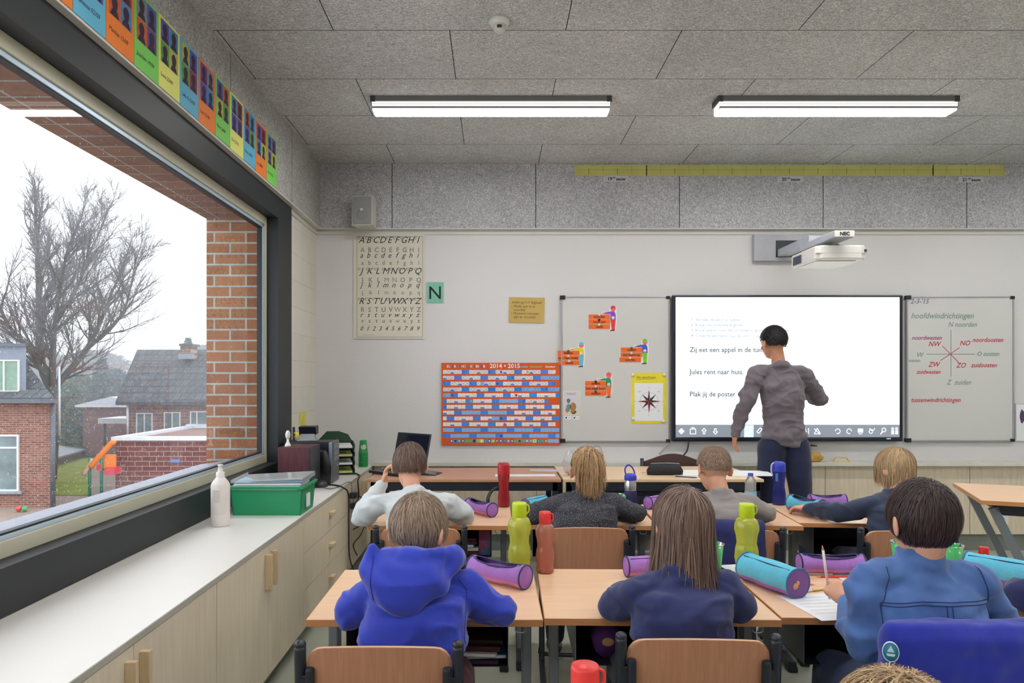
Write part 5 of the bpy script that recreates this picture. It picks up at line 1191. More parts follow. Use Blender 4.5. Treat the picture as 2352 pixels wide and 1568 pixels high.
o = thing('desk_speaker', 'curved black speaker leaning between maroon box and computer tower', 'speaker', (-1.165, 4.93, CT)); MB().loft([((0, 0, 0), (.045, 0, 0), (0, .02, 0)), ((0, 0, .12), (.05, 0, 0), (0, .022, 0)), ((-.01, 0, .22), (.03, 0, 0), (0, .016, 0)), ((-.012, 0, .235), (.015, 0, 0), (0, .008, 0))], P('speaker_black', srgb(18, 20, 22), .35), n=24).build('body', None, o)
# hole punch
o = thing('hole_punch', 'black and silver desk punch standing on the computer tower', 'hole punch', (-1.31, 5.05, CT + .2855), R(10))
MB().box((-.07, -.05, 0), (.07, .05, .012), SILVER, .004).build('base', None, o)
MB().poly([(-.055, -.04, .012), (.055, -.04, .012), (.045, -.02, .055), (-.045, -.02, .055)], SILVER, (0, .07, 0)).build('body', None, o)
MB().poly([(-.06, -.045, .10), (-.045, .04, .105), (-.045, .05, .05), (-.055, -.02, .045)], P('punch_black', srgb(24, 24, 40), .4), (.115, 0, 0)).build('lever', None, o)
# cable clamp / white stand
o = thing('webcam_stand', 'small white stand with a round head on the maroon box', 'webcam', (-1.335, 4.65, CT + .283))
MB().lathe([(0, 0), (.022, 0), (.018, .012), (.012, .022), (.008, .03), (.008, .05), (0, .05)], WHITEP, n=20).build('base', None, o); MB().sph((0, 0, .075), (.016, .02, .03), WHITEP, n=16).build('head', None, o)
o = thing('tape_dispenser', 'thin black upright holder with a yellow roll beside the punch', 'tape dispenser', (-1.395, 5.0, CT + .2855)); MB().box((-.004, -.02, 0), (.004, .02, .10), BLACKP, .001).box((-.03, -.02, .0), (.03, .02, .004), BLACKP).build('stand', None, o); MB().lathe([(.012, -.008), (.022, -.008), (.022, .008), (.012, .008)], MATS['poster_yellow'], n=20, M=Matrix.Translation((.016, 0, .045)) @ Matrix.Rotation(R(90), 4, 'X')).build('roll', None, o)
# letter trays
o = thing('letter_tray_stack', 'stack of dark green letter trays with papers on the worktop', 'letter tray', (-1.20, 5.52, CT), R(14))
TG = P('tray_green', srgb(30, 66, 42), .4); 
for i in range(4):
    z = .012 + i * .062; a = MB(); a.box((-.12, -.15, z), (.12, .15, z + .004), TG).box((-.12, -.15, z), (-.117, .15, z + .035), TG).box((.117, -.15, z), (.12, .15, z + .035), TG).box((-.12, .147, z), (.12, .15, z + .035), TG)
    tr = a.build('tray', None, o)
    MB().box((-.105, -.158, z + .005), (.10, .14, z + .018), PAPER if i % 2 else P('tray_papers', srgb(200, 200, 120), .7)).build('papers', None, tr)
    if i: 
        for s in (-1, 1): MB().box((s * .112 - .005, -.13, z - .062 + .035), (s * .112 + .005, -.10, z), TG).build('riser', None, tr)
MB().box((-.12, -.14, 0), (.12, .14, .012), TG).build('base', None, o)
o = thing('green_folder', 'dark green folder sloping on top of the letter trays', 'folder', (-1.22, 5.50, CT + .245), R(14)); o.rotation_euler = (R(0), R(0), R(14)); MB().poly([(-.13, 0, 0), (.13, 0, 0), (.10, 0, .05), (.03, 0, .075), (-.06, 0, .075)], TG, (0, .02, 0)).build('cover', None, o)
# stack of green cups
gx, gy = -1.075, 5.90
gc = None
for i in range(9):
    lab = 'green plastic cup in the stack by the wall, ' + ['lowest', 'second from the bottom', 'third from the bottom', 'fourth from the bottom', 'fifth from the bottom', 'sixth from the bottom', 'seventh from the bottom', 'eighth from the bottom', 'topmost, with a round sticker'][i]
    o = thing('stacked_cup', lab, 'cup', (gx, gy, CT + .001 + i * .0135), 0, 'stacked green cups')
    MB().lathe([(.0385, 0), (.040, .001), (.040, .004), (.0375, .005), (.028, .095), (.0, .0955)] if i < 8 else [(.0385, 0), (.040, .001), (.040, .004), (.0375, .005), (.028, .108), (.0, .1085)], P('cup_green', srgb(20, 140, 70), .4), n=28).build('shell', None, o)
    if i == 8: MB().lathe([(.022, 0), (0, .0005)], P('sticker_cream', srgb(225, 205, 195), .5), n=20, M=Matrix.Translation((.008, -.0325, .055)) @ Matrix.Rotation(R(84), 4, 'X')).build('sticker', None, o)
# tissue
m_ = MB(); m_.sph((0, 0, .02), (.04, .03, .028), None, n=20); me = m_.mesh('tissue', PAPER); displace(me, lambda c: .014 * noise.noise(c * 45))
for v in me.vertices: v.co.z = max(0, v.co.z)
x, y = bpos(728, 1112, CT); tag(link('paper_tissue', me, None, (x - .0, y - .05, CT)), 'crumpled white tissue beside the green crate', 'tissue')
# yellow paper on the side wall
o = thing('yellow_drawing', 'pale yellow paper stuck on the side wall above the letter trays', 'paper', (WX + .001, 5.62, 1.0)); MB().box((0, -.10, 0), (.002, .10, .17), P('yellow_faded', srgb(214, 206, 96), .7)).build('sheet', None, o); MB().line((.0026, -.04, .03), (.0026, .03, .14), .003, (1, 0, 0), INKN).build('drawing', None, o)
# cords hanging down the cabinet front
fx = CF + .036
def cord(pts, r, label, n='power_cable', m=RUBBER):
    c = MB().tube(pts, r, m, n=8, res=6).build(n); tag(c, label, 'cord', 'cords hanging down the cabinets')
def cf(px, py, dx=0.0):   # point on the plane just before the cabinet fronts
    X = fx + dx; Y = (X) * F / (px - CX); return at(px, py, Y)
def ct(px, py): x, y = bpos(px, py, CT + .004); return Vector((x, y, CT + .005))
cord([ct(738, 1113), ct(770, 1114), ct(788, 1120), cf(800, 1135), cf(801, 1200), cf(803, 1280), cf(818, 1320)], .005, 'black power cord running from the tower straight down the cabinet front')
cord([ct(778, 1079), ct(800, 1082), Vector((CF + .01, 5.33, CT + .006)), cf(822, 1105), cf(824, 1140), cf(817, 1160), cf(830, 1200), cf(812, 1215)], .005, 'black power cord arching from the computer over the worktop edge')
cord([cf(812, 1133), cf(832, 1145), cf(845, 1180), cf(830, 1225), cf(812, 1250), cf(820, 1275)], .0045, 'black cord from the plug curling towards the white sleeve')
cord([ct(735, 1118), ct(765, 1122), Vector((CF + .005, 5.0, CT + .004)), cf(808, 1130), cf(815, 1160), cf(835, 1190), cf(842, 1215)], .0025, 'thin grey cord over the worktop edge', m=P('cord_thin', srgb(70, 70, 76), .5))
x_ = cf(814, 1137); tag(MB().box(x_ - Vector((.03, .03, .02)), x_ + Vector((.02, .03, .02)), BLACKP, .006).build('power_plug'), 'black angled plug at the cabinet front', 'plug', 'plugs at the cabinet')
x_ = cf(816, 1161); tag(MB().box(x_ - Vector((.03, .03, .02)), x_ + Vector((.03, .03, .02)), BLACKP, .006).build('power_plug'), 'black block adaptor hanging below the angled plug', 'plug', 'plugs at the cabinet')
# ------------------------------------------------------------------ people
from mathutils.bvhtree import BVHTree
V = Vector
def hair_mat(name, dark, light):
    m, nt, b = nodes(name); L = nt.links.new
    at_ = N(nt, 'ShaderNodeAttribute', attribute_name='tone'); rp = ramp(nt, [(0.0, dark), (1.0, light)])
    L(at_.outputs['Fac'], rp.inputs[0]); L(rp.outputs[0], b.inputs['Base Color'])
    b.inputs['Roughness'].default_value = 0.5; b.inputs['Specular IOR Level'].default_value = 0.35
    return m
def region(d, nape, front=0.42, side=-0.12):
    y = d[:, 1]
    return np.interp(y, [-1, -0.35, 0.15, 0.45, 1.0], [nape, nape * 0.75, side, 0.12, front])
def make_hair(name, parent, M, mat, n=4000, L=0.04, ds=10, style='short', sc=1.0, nape=-0.62, width=0.0018, lift=0.10, seed=1, noise_amt=0.25, whorl=(0.05, -0.5, 0.85), layer=0.10, tone0=0.35, side=-0.12, front=.42, ears=True, napecut=True):
    rng = np.random.default_rng(seed)
    rad = np.array([0.077, 0.094, 0.089]) * sc; cen = np.array([0, -0.006, 0.020]) * 1.0
    d = rng.normal(size=(n * 4, 3)); d /= np.linalg.norm(d, axis=1)[:, None]
    ok = d[:, 2] > region(d, nape, front, side) + rng.uniform(-.04, .04, len(d))
    if style in ('short', 'fringe', 'tail') and ears: ok &= ~((np.abs(d[:, 0]) > .72) & (d[:, 1] > -.22) & (d[:, 1] < .35) & (d[:, 2] < .02))
    d = d[ok][:n]; n = len(d)
    M3 = M.to_3x3(); g = np.array(M3.inverted() @ V((0, 0, -1)))
    w_ = np.array(whorl); w_ /= np.linalg.norm(w_)
    lay = rng.uniform(0.0, layer, n)[:, None]
    cl = rng.integers(0, 60, n); cln = rng.normal(size=(60, 3))
    P_ = d * rad; D = d - w_; D += noise_amt * (0.6 * cln[cl] + 0.5 * rng.normal(size=(n, 3)))
    if style == 'fringe': D += np.array([0, 0.6, 0])
    tie = np.array([0.0, -1.0, 0.12]) * rad * 1.12
    def tangent(D, P_):
        nn = P_ / rad ** 2; nn /= np.linalg.norm(nn, axis=1)[:, None]
        D = D - nn * np.sum(D * nn, 1)[:, None]; return D / (np.linalg.norm(D, axis=1)[:, None] + 1e-9), nn
    Ls = L * rng.uniform(0.6, 1.15, n)
    if style == 'short' and napecut: Ls = Ls * np.clip(.45 + (d[:, 2] + .62) * 1.0, .42, 1)
    Ls = Ls; step = (Ls / ds)[:, None]
    pts = [P_.copy()]; nrm = []
    wave = rng.normal(size=(n, 3)) * 0.12
    for k in range(ds):
        if style == 'tail': D = tie - P_
        T_, nn = tangent(D, P_)
        nrm.append(nn)
        q = np.linalg.norm(P_ / rad, axis=1)[:, None]
        if style in ('long',):
            eq = (P_ @ g)[:, None] / rad[2]     # 0 at the equator, positive below
            free = np.clip((eq + 0.25) / 0.6, 0, 1)
            D2 = T_ * (1 - free) + (g + wave * 0.6) * free
            D2 += g * 0.3
        elif style == 'tail':
            D2 = T_
        else:
            D2 = T_ + g * 0.35 + nn * lift * (1.0 if k < ds * .6 else 0)
        D2 /= np.linalg.norm(D2, axis=1)[:, None]
        if style == 'tail': dist = np.linalg.norm(tie - P_, axis=1)[:, None]; P_ = P_ + D2 * np.minimum(step, dist * .35 + .0008)
        else: P_ = P_ + D2 * step
        q = np.linalg.norm(P_ / rad, axis=1)[:, None]
        mn = 1.0 + lay * min(1, (k + 1) / 3)
        P_ = np.where(q < mn, P_ / q * mn, P_)
        if style in ('short', 'fringe'): P_ = np.where(q > mn + .10, P_ / q * (mn + .10), P_)
        D = D2 if style == 'long' else 0.75 * D + 0.25 * D2
        pts.append(P_.copy())
    if style == 'tail':   # loose tail hanging from the tie
        nt_ = n // 2; Q = tie + rng.normal(size=(nt_, 3)) * 0.008; Dq = np.array([0, -1.0, 0.15]) + rng.normal(size=(nt_, 3)) * 0.42
        tl = rng.uniform(0.10, 0.21, nt_)[:, None] / ds; tp = [Q.copy()]
        curl = rng.normal(size=(nt_, 3)); ph = rng.uniform(0, 6, nt_)[:, None]
        for k in range(ds):
            Dq = Dq / np.linalg.norm(Dq, axis=1)[:, None] * 0.72 + g * (0.34 + .03 * k) + curl * 0.13 * np.sin(ph + k * 0.9)
            Dq /= np.linalg.norm(Dq, axis=1)[:, None]; Q = Q + Dq * tl; q = np.linalg.norm(Q / rad, axis=1)[:, None]; Q = np.where(q < 1.05, Q / q * 1.05, Q); tp.append(Q.copy())
        nn2 = np.tile(np.array([0, -1.0, 0.2]), (nt_, 1)); 
        pts = [np.vstack([a, b]) for a, b in zip(pts, tp)]; nrm = [np.vstack([a, nn2]) for a in nrm]; n += nt_
    pts = np.array(pts) ; nrm = np.array(nrm + [nrm[-1]])
    dirs = np.gradient(pts, axis=0); side_ = np.cross(dirs, nrm); side_ /= (np.linalg.norm(side_, axis=2)[:, :, None] + 1e-9)
    K = ds + 1; taper = np.interp(np.arange(K), [0, K * .6, K - 1], [1, 1, 0.25])[:, None, None]
    wv = rng.uniform(.6, 1.3, n)[None, :, None] * width * taper
    # slightly creased ribbons
    A = pts - side_ * wv / 2; B = pts + side_ * wv / 2
    verts = np.stack([A, B], axis=2).transpose(1, 0, 2, 3).reshape(-1, 3) + cen
    base = (np.arange(n) * K * 2)[:, None] + (np.arange(K - 1) * 2)[None, :]
    faces = np.stack([base, base + 1, base + 3, base + 2], axis=2).reshape(-1, 4)
    tone = np.repeat(np.clip(rng.normal(.5, .26, n), 0, 1) * .7 + .3 * np.clip((cln[cl][:, 0] if style != 'tail' else rng.normal(size=n)) * .4 + .5, 0, 1) if style != 'tail' else np.clip(rng.normal(.5, .3, n), 0, 1), K * 2)
    # scalp cap under the strands
    cb_ = bmesh.new(); bmesh.ops.create_uvsphere(cb_, u_segments=40, v_segments=28, radius=1)
    dd = np.array([f.calc_center_median().normalized() for f in cb_.faces]); keep = dd[:, 2] > region(dd, nape, front, side)
    bmesh.ops.delete(cb_, geom=[f for f, k_ in zip(list(cb_.faces), keep) if not k_], context='FACES')
    cv = np.array([v.co for v in cb_.verts]) * rad * 1.005 + cen; cb_.verts.index_update(); cf_ = [[v.index for v in f.verts] for f in cb_.faces]; cb_.free()
    nv = len(verts); verts = np.vstack([verts, cv]); tone = np.concatenate([tone, np.full(len(cv), tone0 * .5)])
    me = bpy.data.meshes.new(name); me.from_pydata([], [], [])
    me.vertices.add(len(verts)); W4 = np.c_[verts, np.ones(len(verts))] @ np.array(M).T; me.vertices.foreach_set('co', W4[:, :3].ravel().astype('f'))
    loops = list(faces.ravel()) + [i + nv for f in cf_ for i in f]; sizes = [4] * len(faces) + [len(f) for f in cf_]
    me.loops.add(len(loops)); me.loops.foreach_set('vertex_index', np.array(loops, 'i'))
    me.polygons.add(len(sizes)); st = np.concatenate([[0], np.cumsum(sizes)[:-1]]).astype('i'); me.polygons.foreach_set('loop_start', st)
    me.polygons.foreach_set('use_smooth', np.ones(len(sizes), bool)); me.update(calc_edges=True)
    a_ = me.attributes.new('tone', 'FLOAT', 'POINT'); a_.data.foreach_set('value', tone.astype('f'))
    me.materials.append(mat); return link(name, me, parent)

def hand(mb, W, d, back, thumb, curl=0.5, s=0.85):
    d = V(d).normalized(); back = V(back); back = (back - d * back.dot(d)).normalized(); t = d.cross(back).normalized()
    if t.dot(V(thumb)) < 0: t = -t
    mb.sph(W + d * .042 * s, (.036 * s, .047 * s, .014 * s), rot=Matrix((t, d, back)).transposed(), n=14)
    mb.caps([W, W + d * .03 * s], [.021 * s, .022 * s], n=10)
    for i, (ln, off) in enumerate(((.064, .027), (.072, .010), (.067, -.008), (.053, -.025))):
        p = W + d * (.080 - .004 * abs(i - 1)) * s + t * off * s; a = 0.25 + curl * .5; q = [W + d * .05 * s + t * off * s, p]
        dd = d
        for j, f in enumerate((.42, .32, .26)):
            ang = (a + j * curl * .75)
            dd = (d * math.cos(ang) - back * math.sin(ang) + t * (off * 3) * (1 - curl)).normalized(); p = p + dd * ln * f * s; q.append(p)
        mb.caps(q, [.0092 * s, .0092 * s, .0086 * s, .008 * s, .007 * s], n=8)
    b0 = W + d * .02 * s + t * .022 * s
    mb.caps([b0, b0 + (d * .6 + t * .75 - back * .15).normalized() * .036 * s, b0 + (d * .6 + t * .75 - back * .15).normalized() * .034 * s + (d * .9 + t * .25 - back * (.2 + .4 * curl)).normalized() * .034 * s], [.013 * s, .0105 * s, .0085 * s], n=8)

def person(label, hip, chest, neck, head, yaw, pitch, roll, le, re_, lw, rw, shirt, trousers, hairdef, skin=0, s=1.0, sw=0.142, tyaw=0.0, sleeve='long', legs=None, knit=0.004, face=True, lh=None, rh=None, collar=None, hoodf=None, fat=1.0, hs=1.0, extra=None, voxel=0.005, group='pupils at their desks'):
    hip, chest, neck, head, le, re_, lw, rw = map(V, (hip, chest, neck, head, le, re_, lw, rw))
    O = V((hip.x, hip.y, 0)); S = V((math.cos(R(tyaw)), math.sin(R(tyaw)), 0))
    sw -= .016; lS = neck - S * sw * s + V((0, 0, -.058 * s)); rS = neck + S * sw * s + V((0, 0, -.058 * s))
    if legs is None:
        legs = []
        for sg in (-1, 1):
            h0 = hip + S * .075 * sg; kn = V((h0.x + sg * .03, h0.y + .33, .515)); ft = V((kn.x, kn.y + .03, .06)); legs.append((h0, kn, ft))
    def rings(k, chestk=1.0):
        sp = (neck - hip).normalized(); fw = sp.cross(S).normalized() * -1
        def rg(p, a, b): return (p - O, S * (a * s * k + (k - 1) * .02), fw * (b * s * k + (k - 1) * .02))
        mid = hip.lerp(chest, .5); up = chest.lerp(neck, .45); sh = neck + (chest - neck).normalized() * .05 * s
        return [rg(hip + V((0, 0, -.05 * s)), .10, .085), rg(hip + V((0, 0, .0)), .128, .10), rg(mid, .118 * fat, .092 * fat), rg(chest, .138 * fat, .100), rg(up, .136, .088), rg(sh, .100, .066), rg(neck + V((0, 0, -.002)), .056, .050)]
    Mh = Matrix.Translation(head - O) @ Matrix.Rotation(R(yaw), 4, 'Z') @ Matrix.Rotation(R(-pitch), 4, 'X') @ Matrix.Rotation(R(roll), 4, 'Y') @ Matrix.Scale(hs, 4)
    hq = lambda x, y, z: Mh @ V((x, y, z))
    R3 = Mh.to_3x3().normalized()
    b = MB()
    b.loft(rings(0.80), n=20)
    k_ = hs
    b.sph(hq(0, -.008, .018), (.071 * k_, .088 * k_, .083 * k_), rot=R3, n=28)
    b.sph(hq(0, .022, -.035), (.055 * k_, .066 * k_, .076 * k_), rot=R3, n=24)
    b.sph(hq(0, .055, -.082), (.026 * k_, .024 * k_, .022 * k_), rot=R3, n=14)
    b.sph(hq(0, .088, -.012), (.008 * k_, .012 * k_, .022 * k_), rot=R3, n=12); b.sph(hq(0, .093, -.027), (.013 * k_, .012 * k_, .009 * k_), rot=R3, n=12)
    b.sph(hq(0, .078, -.056), (.021 * k_, .010 * k_, .0055 * k_), rot=R3, n=12); b.sph(hq(0, .077, -.064), (.018 * k_, .010 * k_, .005 * k_), rot=R3, n=12)
    ek = .45 if hairdef.get('style') == 'long' else 1.0
    for sg in (-1, 1):
        b.sph(hq(sg * .032, .062, -.028), (.022 * k_, .018 * k_, .02 * k_), rot=R3, n=12)
        b.sph(hq(sg * .028, .078, .012), (.018 * k_, .008 * k_, .006 * k_), rot=R3, n=10)
        er = R3 @ Matrix.Rotation(R(sg * 22), 3, 'Z')
        b.sph(hq(sg * (.081 if ek == 1 else .070), -.008, -.014), (.006 * k_, .018 * k_, .030 * k_), rot=er, n=14); b.sph(hq(sg * .074, .0, -.018), (.010 * k_, .011 * k_, .020 * k_), rot=er, n=10)
    b.caps([neck - O + V((0, 0, -.02)), hq(0, -.022, -.055)], [.043 * s, .040 * hs], n=16)
    for sh, el, wr in ((lS, le, lw), (rS, re_, rw)):
        b.caps([neck - O + (sh - neck) * .45 + V((0, 0, -.03)), sh - O + V((0, 0, -.005)), el - O, wr - O], [.034 * s, .034 * s, .029 * s, .020 * s], n=14)
    for nm, wr, el, h_ in (('l', lw, le, lh), ('r', rw, re_, rh)):
        d = (wr - el).normalized(); cfg = h_ or {}
        hand(b, wr - O, cfg.get('d', d), cfg.get('back', (0, 0, 1)), cfg.get('thumb', S if nm == 'l' else -S), cfg.get('curl', .45), .80 * s)
    for h0, kn, ft in legs: b.caps([h0 - O, kn - O, ft - O], [.066 * s, .046 * s, .032 * s], n=14)
    me = remesh(b, voxel, 2); me.name = 'person'; me.materials.append(SKIN[skin])
    root = link('person', me, None, O); tag(root, label, 'person', group)
    for sg in (-1, 1):
        e = MB().sph(hq(sg * .029, .0735, .002), .0115 * hs, EYEW, n=14).build('eye', None, root)
        MB().sph(hq(sg * .029, .0812, .002), .0050 * hs, P('iris', srgb(60, 50, 45), .2), n=10).build('iris', None, e)
    # shirt
    c = MB(); c.loft(rings(1.03), n=24)
    for sh, el, wr in ((lS, le, lw), (rS, re_, rw)):
        if sleeve == 'long': c.caps([neck - O + (sh - neck) * .5 + V((0, 0, -.012)), sh - O, sh.lerp(el, .5) - O, el - O, el.lerp(wr, .5) - O, el.lerp(wr, .93) - O], [.046 * s, .050 * s, .049 * s, .043 * s, .040 * s, .031 * s], n=16)
        else: c.caps([neck - O + (sh - neck) * .5 + V((0, 0, -.01)), sh - O, sh.lerp(el, .45) - O, sh.lerp(el, .75) - O], [.046 * s, .050 * s, .050 * s, .052 * s], n=16)
    ch_ = .030 if collar else .010
    c.lathe([(0.0, -.03), (.064 * s, -.028), (.058 * s, ch_ * .3), (.054 * s, ch_), (0.0, ch_)], n=28, M=Matrix.Translation(neck - O + V((0, 0, .004))) @ Matrix.Rotation(R(-16), 4, 'X'))
    sm = remesh(c, .008, 4)
    def wr_(p):
        q_ = p * 9; a = noise.noise(V((q_.x, q_.y, q_.z * 1.9))) * 1.6; bb = noise.noise(p * 24)
        rdg = 1 - abs(noise.noise(V((p.x * 11 + 5, p.y * 11, p.z * 16)))) * 2.4
        return max(-.004, knit * 1.7 * (1.25 * a + .3 * bb + 1.2 * max(0, rdg - .35)))
    displace(sm, wr_); sm.name = 'shirt'; sm.materials.append(shirt); so = link('shirt', sm, root)
    # trousers
    c = MB(); rr = rings(.95); c.loft(rr[:2] + [(rr[2][0] * .5 + rr[1][0] * .5, rr[2][1] * .95, rr[2][2] * .95)], n=20)
    for h0, kn, ft in legs: c.caps([h0 - O, h0.lerp(kn, .5) - O, kn - O, kn.lerp(ft, .5) - O, kn.lerp(ft, .9) - O], [.084 * s, .075 * s, .060 * s, .052 * s, .048 * s], n=16)
    tm = remesh(c, .01, 3); displace(tm, lambda p: .004 * noise.noise(p * 14)); tm.name = 'trousers'; tm.materials.append(trousers); link('trousers', tm, root)
    for h0, kn, ft in legs:
        f = ft - O; MB().sph(f + V((0, .05, -.022)), (.040 * s, .105 * s, .032 * s), P('shoe_dark', srgb(48, 46, 52), .5), n=18).box(f + V((-.038 * s, -.045 * s, -.0595)), f + V((.038 * s, .145 * s, -.042)), P('sole', srgb(210, 206, 200), .6), .008).build('shoe', None, root)
    make_hair('hair', root, Mh, **hairdef)
    return root, so, O, Mh

def seam(root, so, O, pts, r, mat, name, res=24):
    """thin stitched seam draped on the shirt: points given as (x, z) seen from behind, projected on to the cloth"""
    bvh = BVHTree.FromPolygons([v.co for v in so.data.vertices], [p.vertices for p in so.data.polygons]); out = []
    for (x0, z0), (x1, z1) in zip(pts, pts[1:]):
        for i in range(res):
            t = i / res; o = V((x0 + (x1 - x0) * t, -2, z0 + (z1 - z0) * t)) - V((O.x, 0, 0)); h = bvh.ray_cast(o, V((0, 1, 0)))
            if h[0]: out.append(h[0] + V((0, -.0008, 0)))
    if len(out) > 2: MB().tube(out, r, mat, n=6).build(name, None, so)

def cloth(name, col, bump=.08, bs=700, var=.05, sheen=.2, rough=.9): return P(name, col, rough, var=var, scale=14, bump=bump, bscale=bs, spec=.2, sheen=sheen)
def knit_mat():
    m, nt, b = nodes('knit_charcoal'); L = nt.links.new; tc = N(nt, 'ShaderNodeTexCoord'); ns = N(nt, 'ShaderNodeTexNoise', Scale=330.0, Detail=1.0); L(tc.outputs['Object'], ns.inputs['Vector'])
    rp = ramp(nt, [(0.3, srgb(40, 40, 46)), (0.58, srgb(62, 62, 70)), (0.70, srgb(150, 150, 155))]); L(ns.outputs[0], rp.inputs[0]); L(rp.outputs[0], b.inputs['Base Color']); b.inputs['Roughness'].default_value = .95
    bp = N(nt, 'ShaderNodeBump', Strength=.4, Distance=.004); L(ns.outputs[0], bp.inputs['Height']); L(bp.outputs[0], b.inputs['Normal']); return m
HOOD = cloth('hoodie_blue', srgb(50, 66, 178), sheen=.35); NAVY = cloth('navy_jersey', srgb(50, 56, 98)); DENIM = cloth('denim_blue', srgb(84, 116, 174), bump=.15, bs=600, var=.16)
WHT = cloth('white_jersey', srgb(206, 212, 214)); GRT = cloth('grey_tshirt', srgb(150, 142, 140)); NVS = cloth('slate_sweat', srgb(52, 62, 84)); BRW = cloth('brown_top', srgb(120, 90, 80)); KNT = knit_mat()
SWT = cloth('grey_sweater', srgb(112, 104, 110), bump=.3, bs=260); TRN = cloth('trouser_navy', srgb(40, 44, 70)); TRM = cloth('trouser_maroon', srgb(92, 32, 40)); TRB = cloth('trouser_black', srgb(40, 40, 48)); JNS = cloth('jeans', srgb(60, 74, 110))
H_LB = hair_mat('hair_light_brown', srgb(92, 74, 62), srgb(196, 170, 146)); H_BR = hair_mat('hair_brown', srgb(58, 44, 42), srgb(150, 124, 108)); H_DK = hair_mat('hair_dark', srgb(30, 22, 24), srgb(84, 64, 62))
H_BL = hair_mat('hair_blond', srgb(110, 82, 58), srgb(226, 192, 146)); H_PT = hair_mat('hair_golden', srgb(110, 78, 50), srgb(224, 186, 138)); H_CR = hair_mat('hair_cropped', srgb(112, 90, 76), srgb(190, 160, 136)); H_BK = hair_mat('hair_black', srgb(16, 14, 18), srgb(44, 36, 38)); H_MB = hair_mat('hair_mid', srgb(66, 50, 46), srgb(160, 130, 112))
if True:
    r1, s1, O1, M1_ = person('boy in a bright blue hooded sweatshirt leaning over his workbook', (-.225, 1.93, .55), (-.215, 1.96, .76), (-.205, 2.03, .885), (-.222, 2.10, .985), -24, 24, 0,
        (-.415, 2.04, .775), (.025, 2.04, .765), (-.31, 2.235, .758), (-.10, 2.245, .758), HOOD, TRM, dict(mat=H_LB, n=7000, L=.058, style='short', nape=-.76, width=.0016, seed=2, layer=.09, lift=.15), knit=.006, sw=.150, fat=1.02)
    # hood lying on the back
    h = MB(); ox, oy = -O1.x, -O1.y; L_ = lambda x, y, z: V((x - O1.x, y - O1.y, z))
    n0 = L_(-.21, 2.02, .905)
    ringp = [n0 + V((math.cos(a) * .098, math.sin(a) * .085 + .005, .018 - .022 * math.sin(a))) for a in [2 * PI * i / 20 for i in range(21)]]
    for p in ringp[:-1]: h.sph(p, .034, n=10)
    h.loft([(L_(-.232, 1.945, .965), (.088, 0, 0), (0, .018, .01)), (L_(-.238, 1.93, .94), (.112, 0, 0), (0, .038, .01)), (L_(-.242, 1.905, .895), (.108, 0, 0), (0, .05, 0)), (L_(-.248, 1.895, .845), (.08, 0, 0), (0, .04, 0)), (L_(-.255, 1.90, .805), (.038, 0, 0), (0, .022, 0))], n=24)
    h.caps([L_(-.335, 1.955, .965), L_(-.335, 1.92, .91), L_(-.30, 1.90, .845)], [.022, .026, .02]); h.caps([L_(-.11, 1.985, .93), L_(-.15, 1.92, .875), L_(-.21, 1.885, .835)], [.028, .026, .02])
    hm = remesh(h, .006, 5)
    displace(hm, lambda p: .0075 * math.sin((p.z * 1.0 + p.x * .75) * 62 + 3.5 * noise.noise(p * 10)) * (0.45 + .9 * noise.noise(p * 7 + V((3, 1, 2)))) + .007 * noise.noise(p * 14))
    hm.name = 'hood'; hm.materials.append(HOOD); hd = link('hood', hm, s1)
    seam(r1, hd, O1, [(-.325, .955), (-.322, .89), (-.315, .85)], .0014, P('hood_seam', srgb(34, 44, 130), .9), 'hood_seam')
    seam(r1, s1, O1, [(-.10, .875), (-.075, .85), (-.08, .74), (-.07, .66)], .0010, P('hood_seam', (0, 0, 0)), 'sleeve_seam')
    person('girl with long brown hair in a navy top, turned to one side', (.52, 1.97, .55), (.525, 1.99, .77), (.53, 2.04, .885), (.545, 2.08, 1.01), 14, 16, 6,
        (.355, 2.12, .765), (.71, 2.07, .765), (.44, 2.27, .757), (.63, 2.26, .757), NAVY, TRB, dict(mat=H_MB, n=6500, L=.31, ds=14, style='long', nape=-.6, side=-.35, width=.0026, seed=3, layer=.10, noise_amt=.12), knit=.005, tyaw=6)
    r3, s3, O3, _ = person('pupil with thick dark hair in a blue denim shirt, back to the viewer', (1.17, 1.93, .55), (1.16, 1.93, .79), (1.155, 1.945, .94), (1.16, 1.945, 1.048), 4, 10, 0,
        (1.0, 1.95, .70), (1.41, 2.0, .75), (1.045, 2.12, .768), (1.30, 2.20, .765), DENIM, JNS, dict(mat=H_DK, n=8000, L=.075, style='short', nape=-.72, width=.0017, seed=4, layer=.10, sc=.97, lift=.2, side=-.30, front=.3, napecut=False, ears=False), sw=.158, knit=.005, collar=True, fat=1.08, s=1.03, hs=1.02,
        lh=dict(d=(-.35, .6, .5), curl=1.15, back=(-.3, -.7, .5), thumb=(1, 0, .2)))
    ST = P('denim_stitch', srgb(44, 58, 104), .9)
    seam(r3, s3, O3, [(1.01, .845), (1.10, .858), (1.20, .858), (1.31, .85)], .0013, ST, 'yoke_seam'); seam(r3, s3, O3, [(1.01, .837), (1.10, .850), (1.20, .850), (1.31, .842)], .0013, ST, 'yoke_seam')
    seam(r3, s3, O3, [(1.168, .848), (1.172, .70), (1.175, .62)], .0013, ST, 'back_seam'); seam(r3, s3, O3, [(1.155, .848), (1.159, .70), (1.162, .62)], .0013, ST, 'back_seam')
    seam(r3, s3, O3, [(1.045, .93), (1.03, .88), (1.012, .84), (1.03, .72)], .0013, ST, 'armhole_seam'); seam(r3, s3, O3, [(1.285, .93), (1.30, .86), (1.305, .78), (1.295, .68)], .0013, ST, 'armhole_seam')
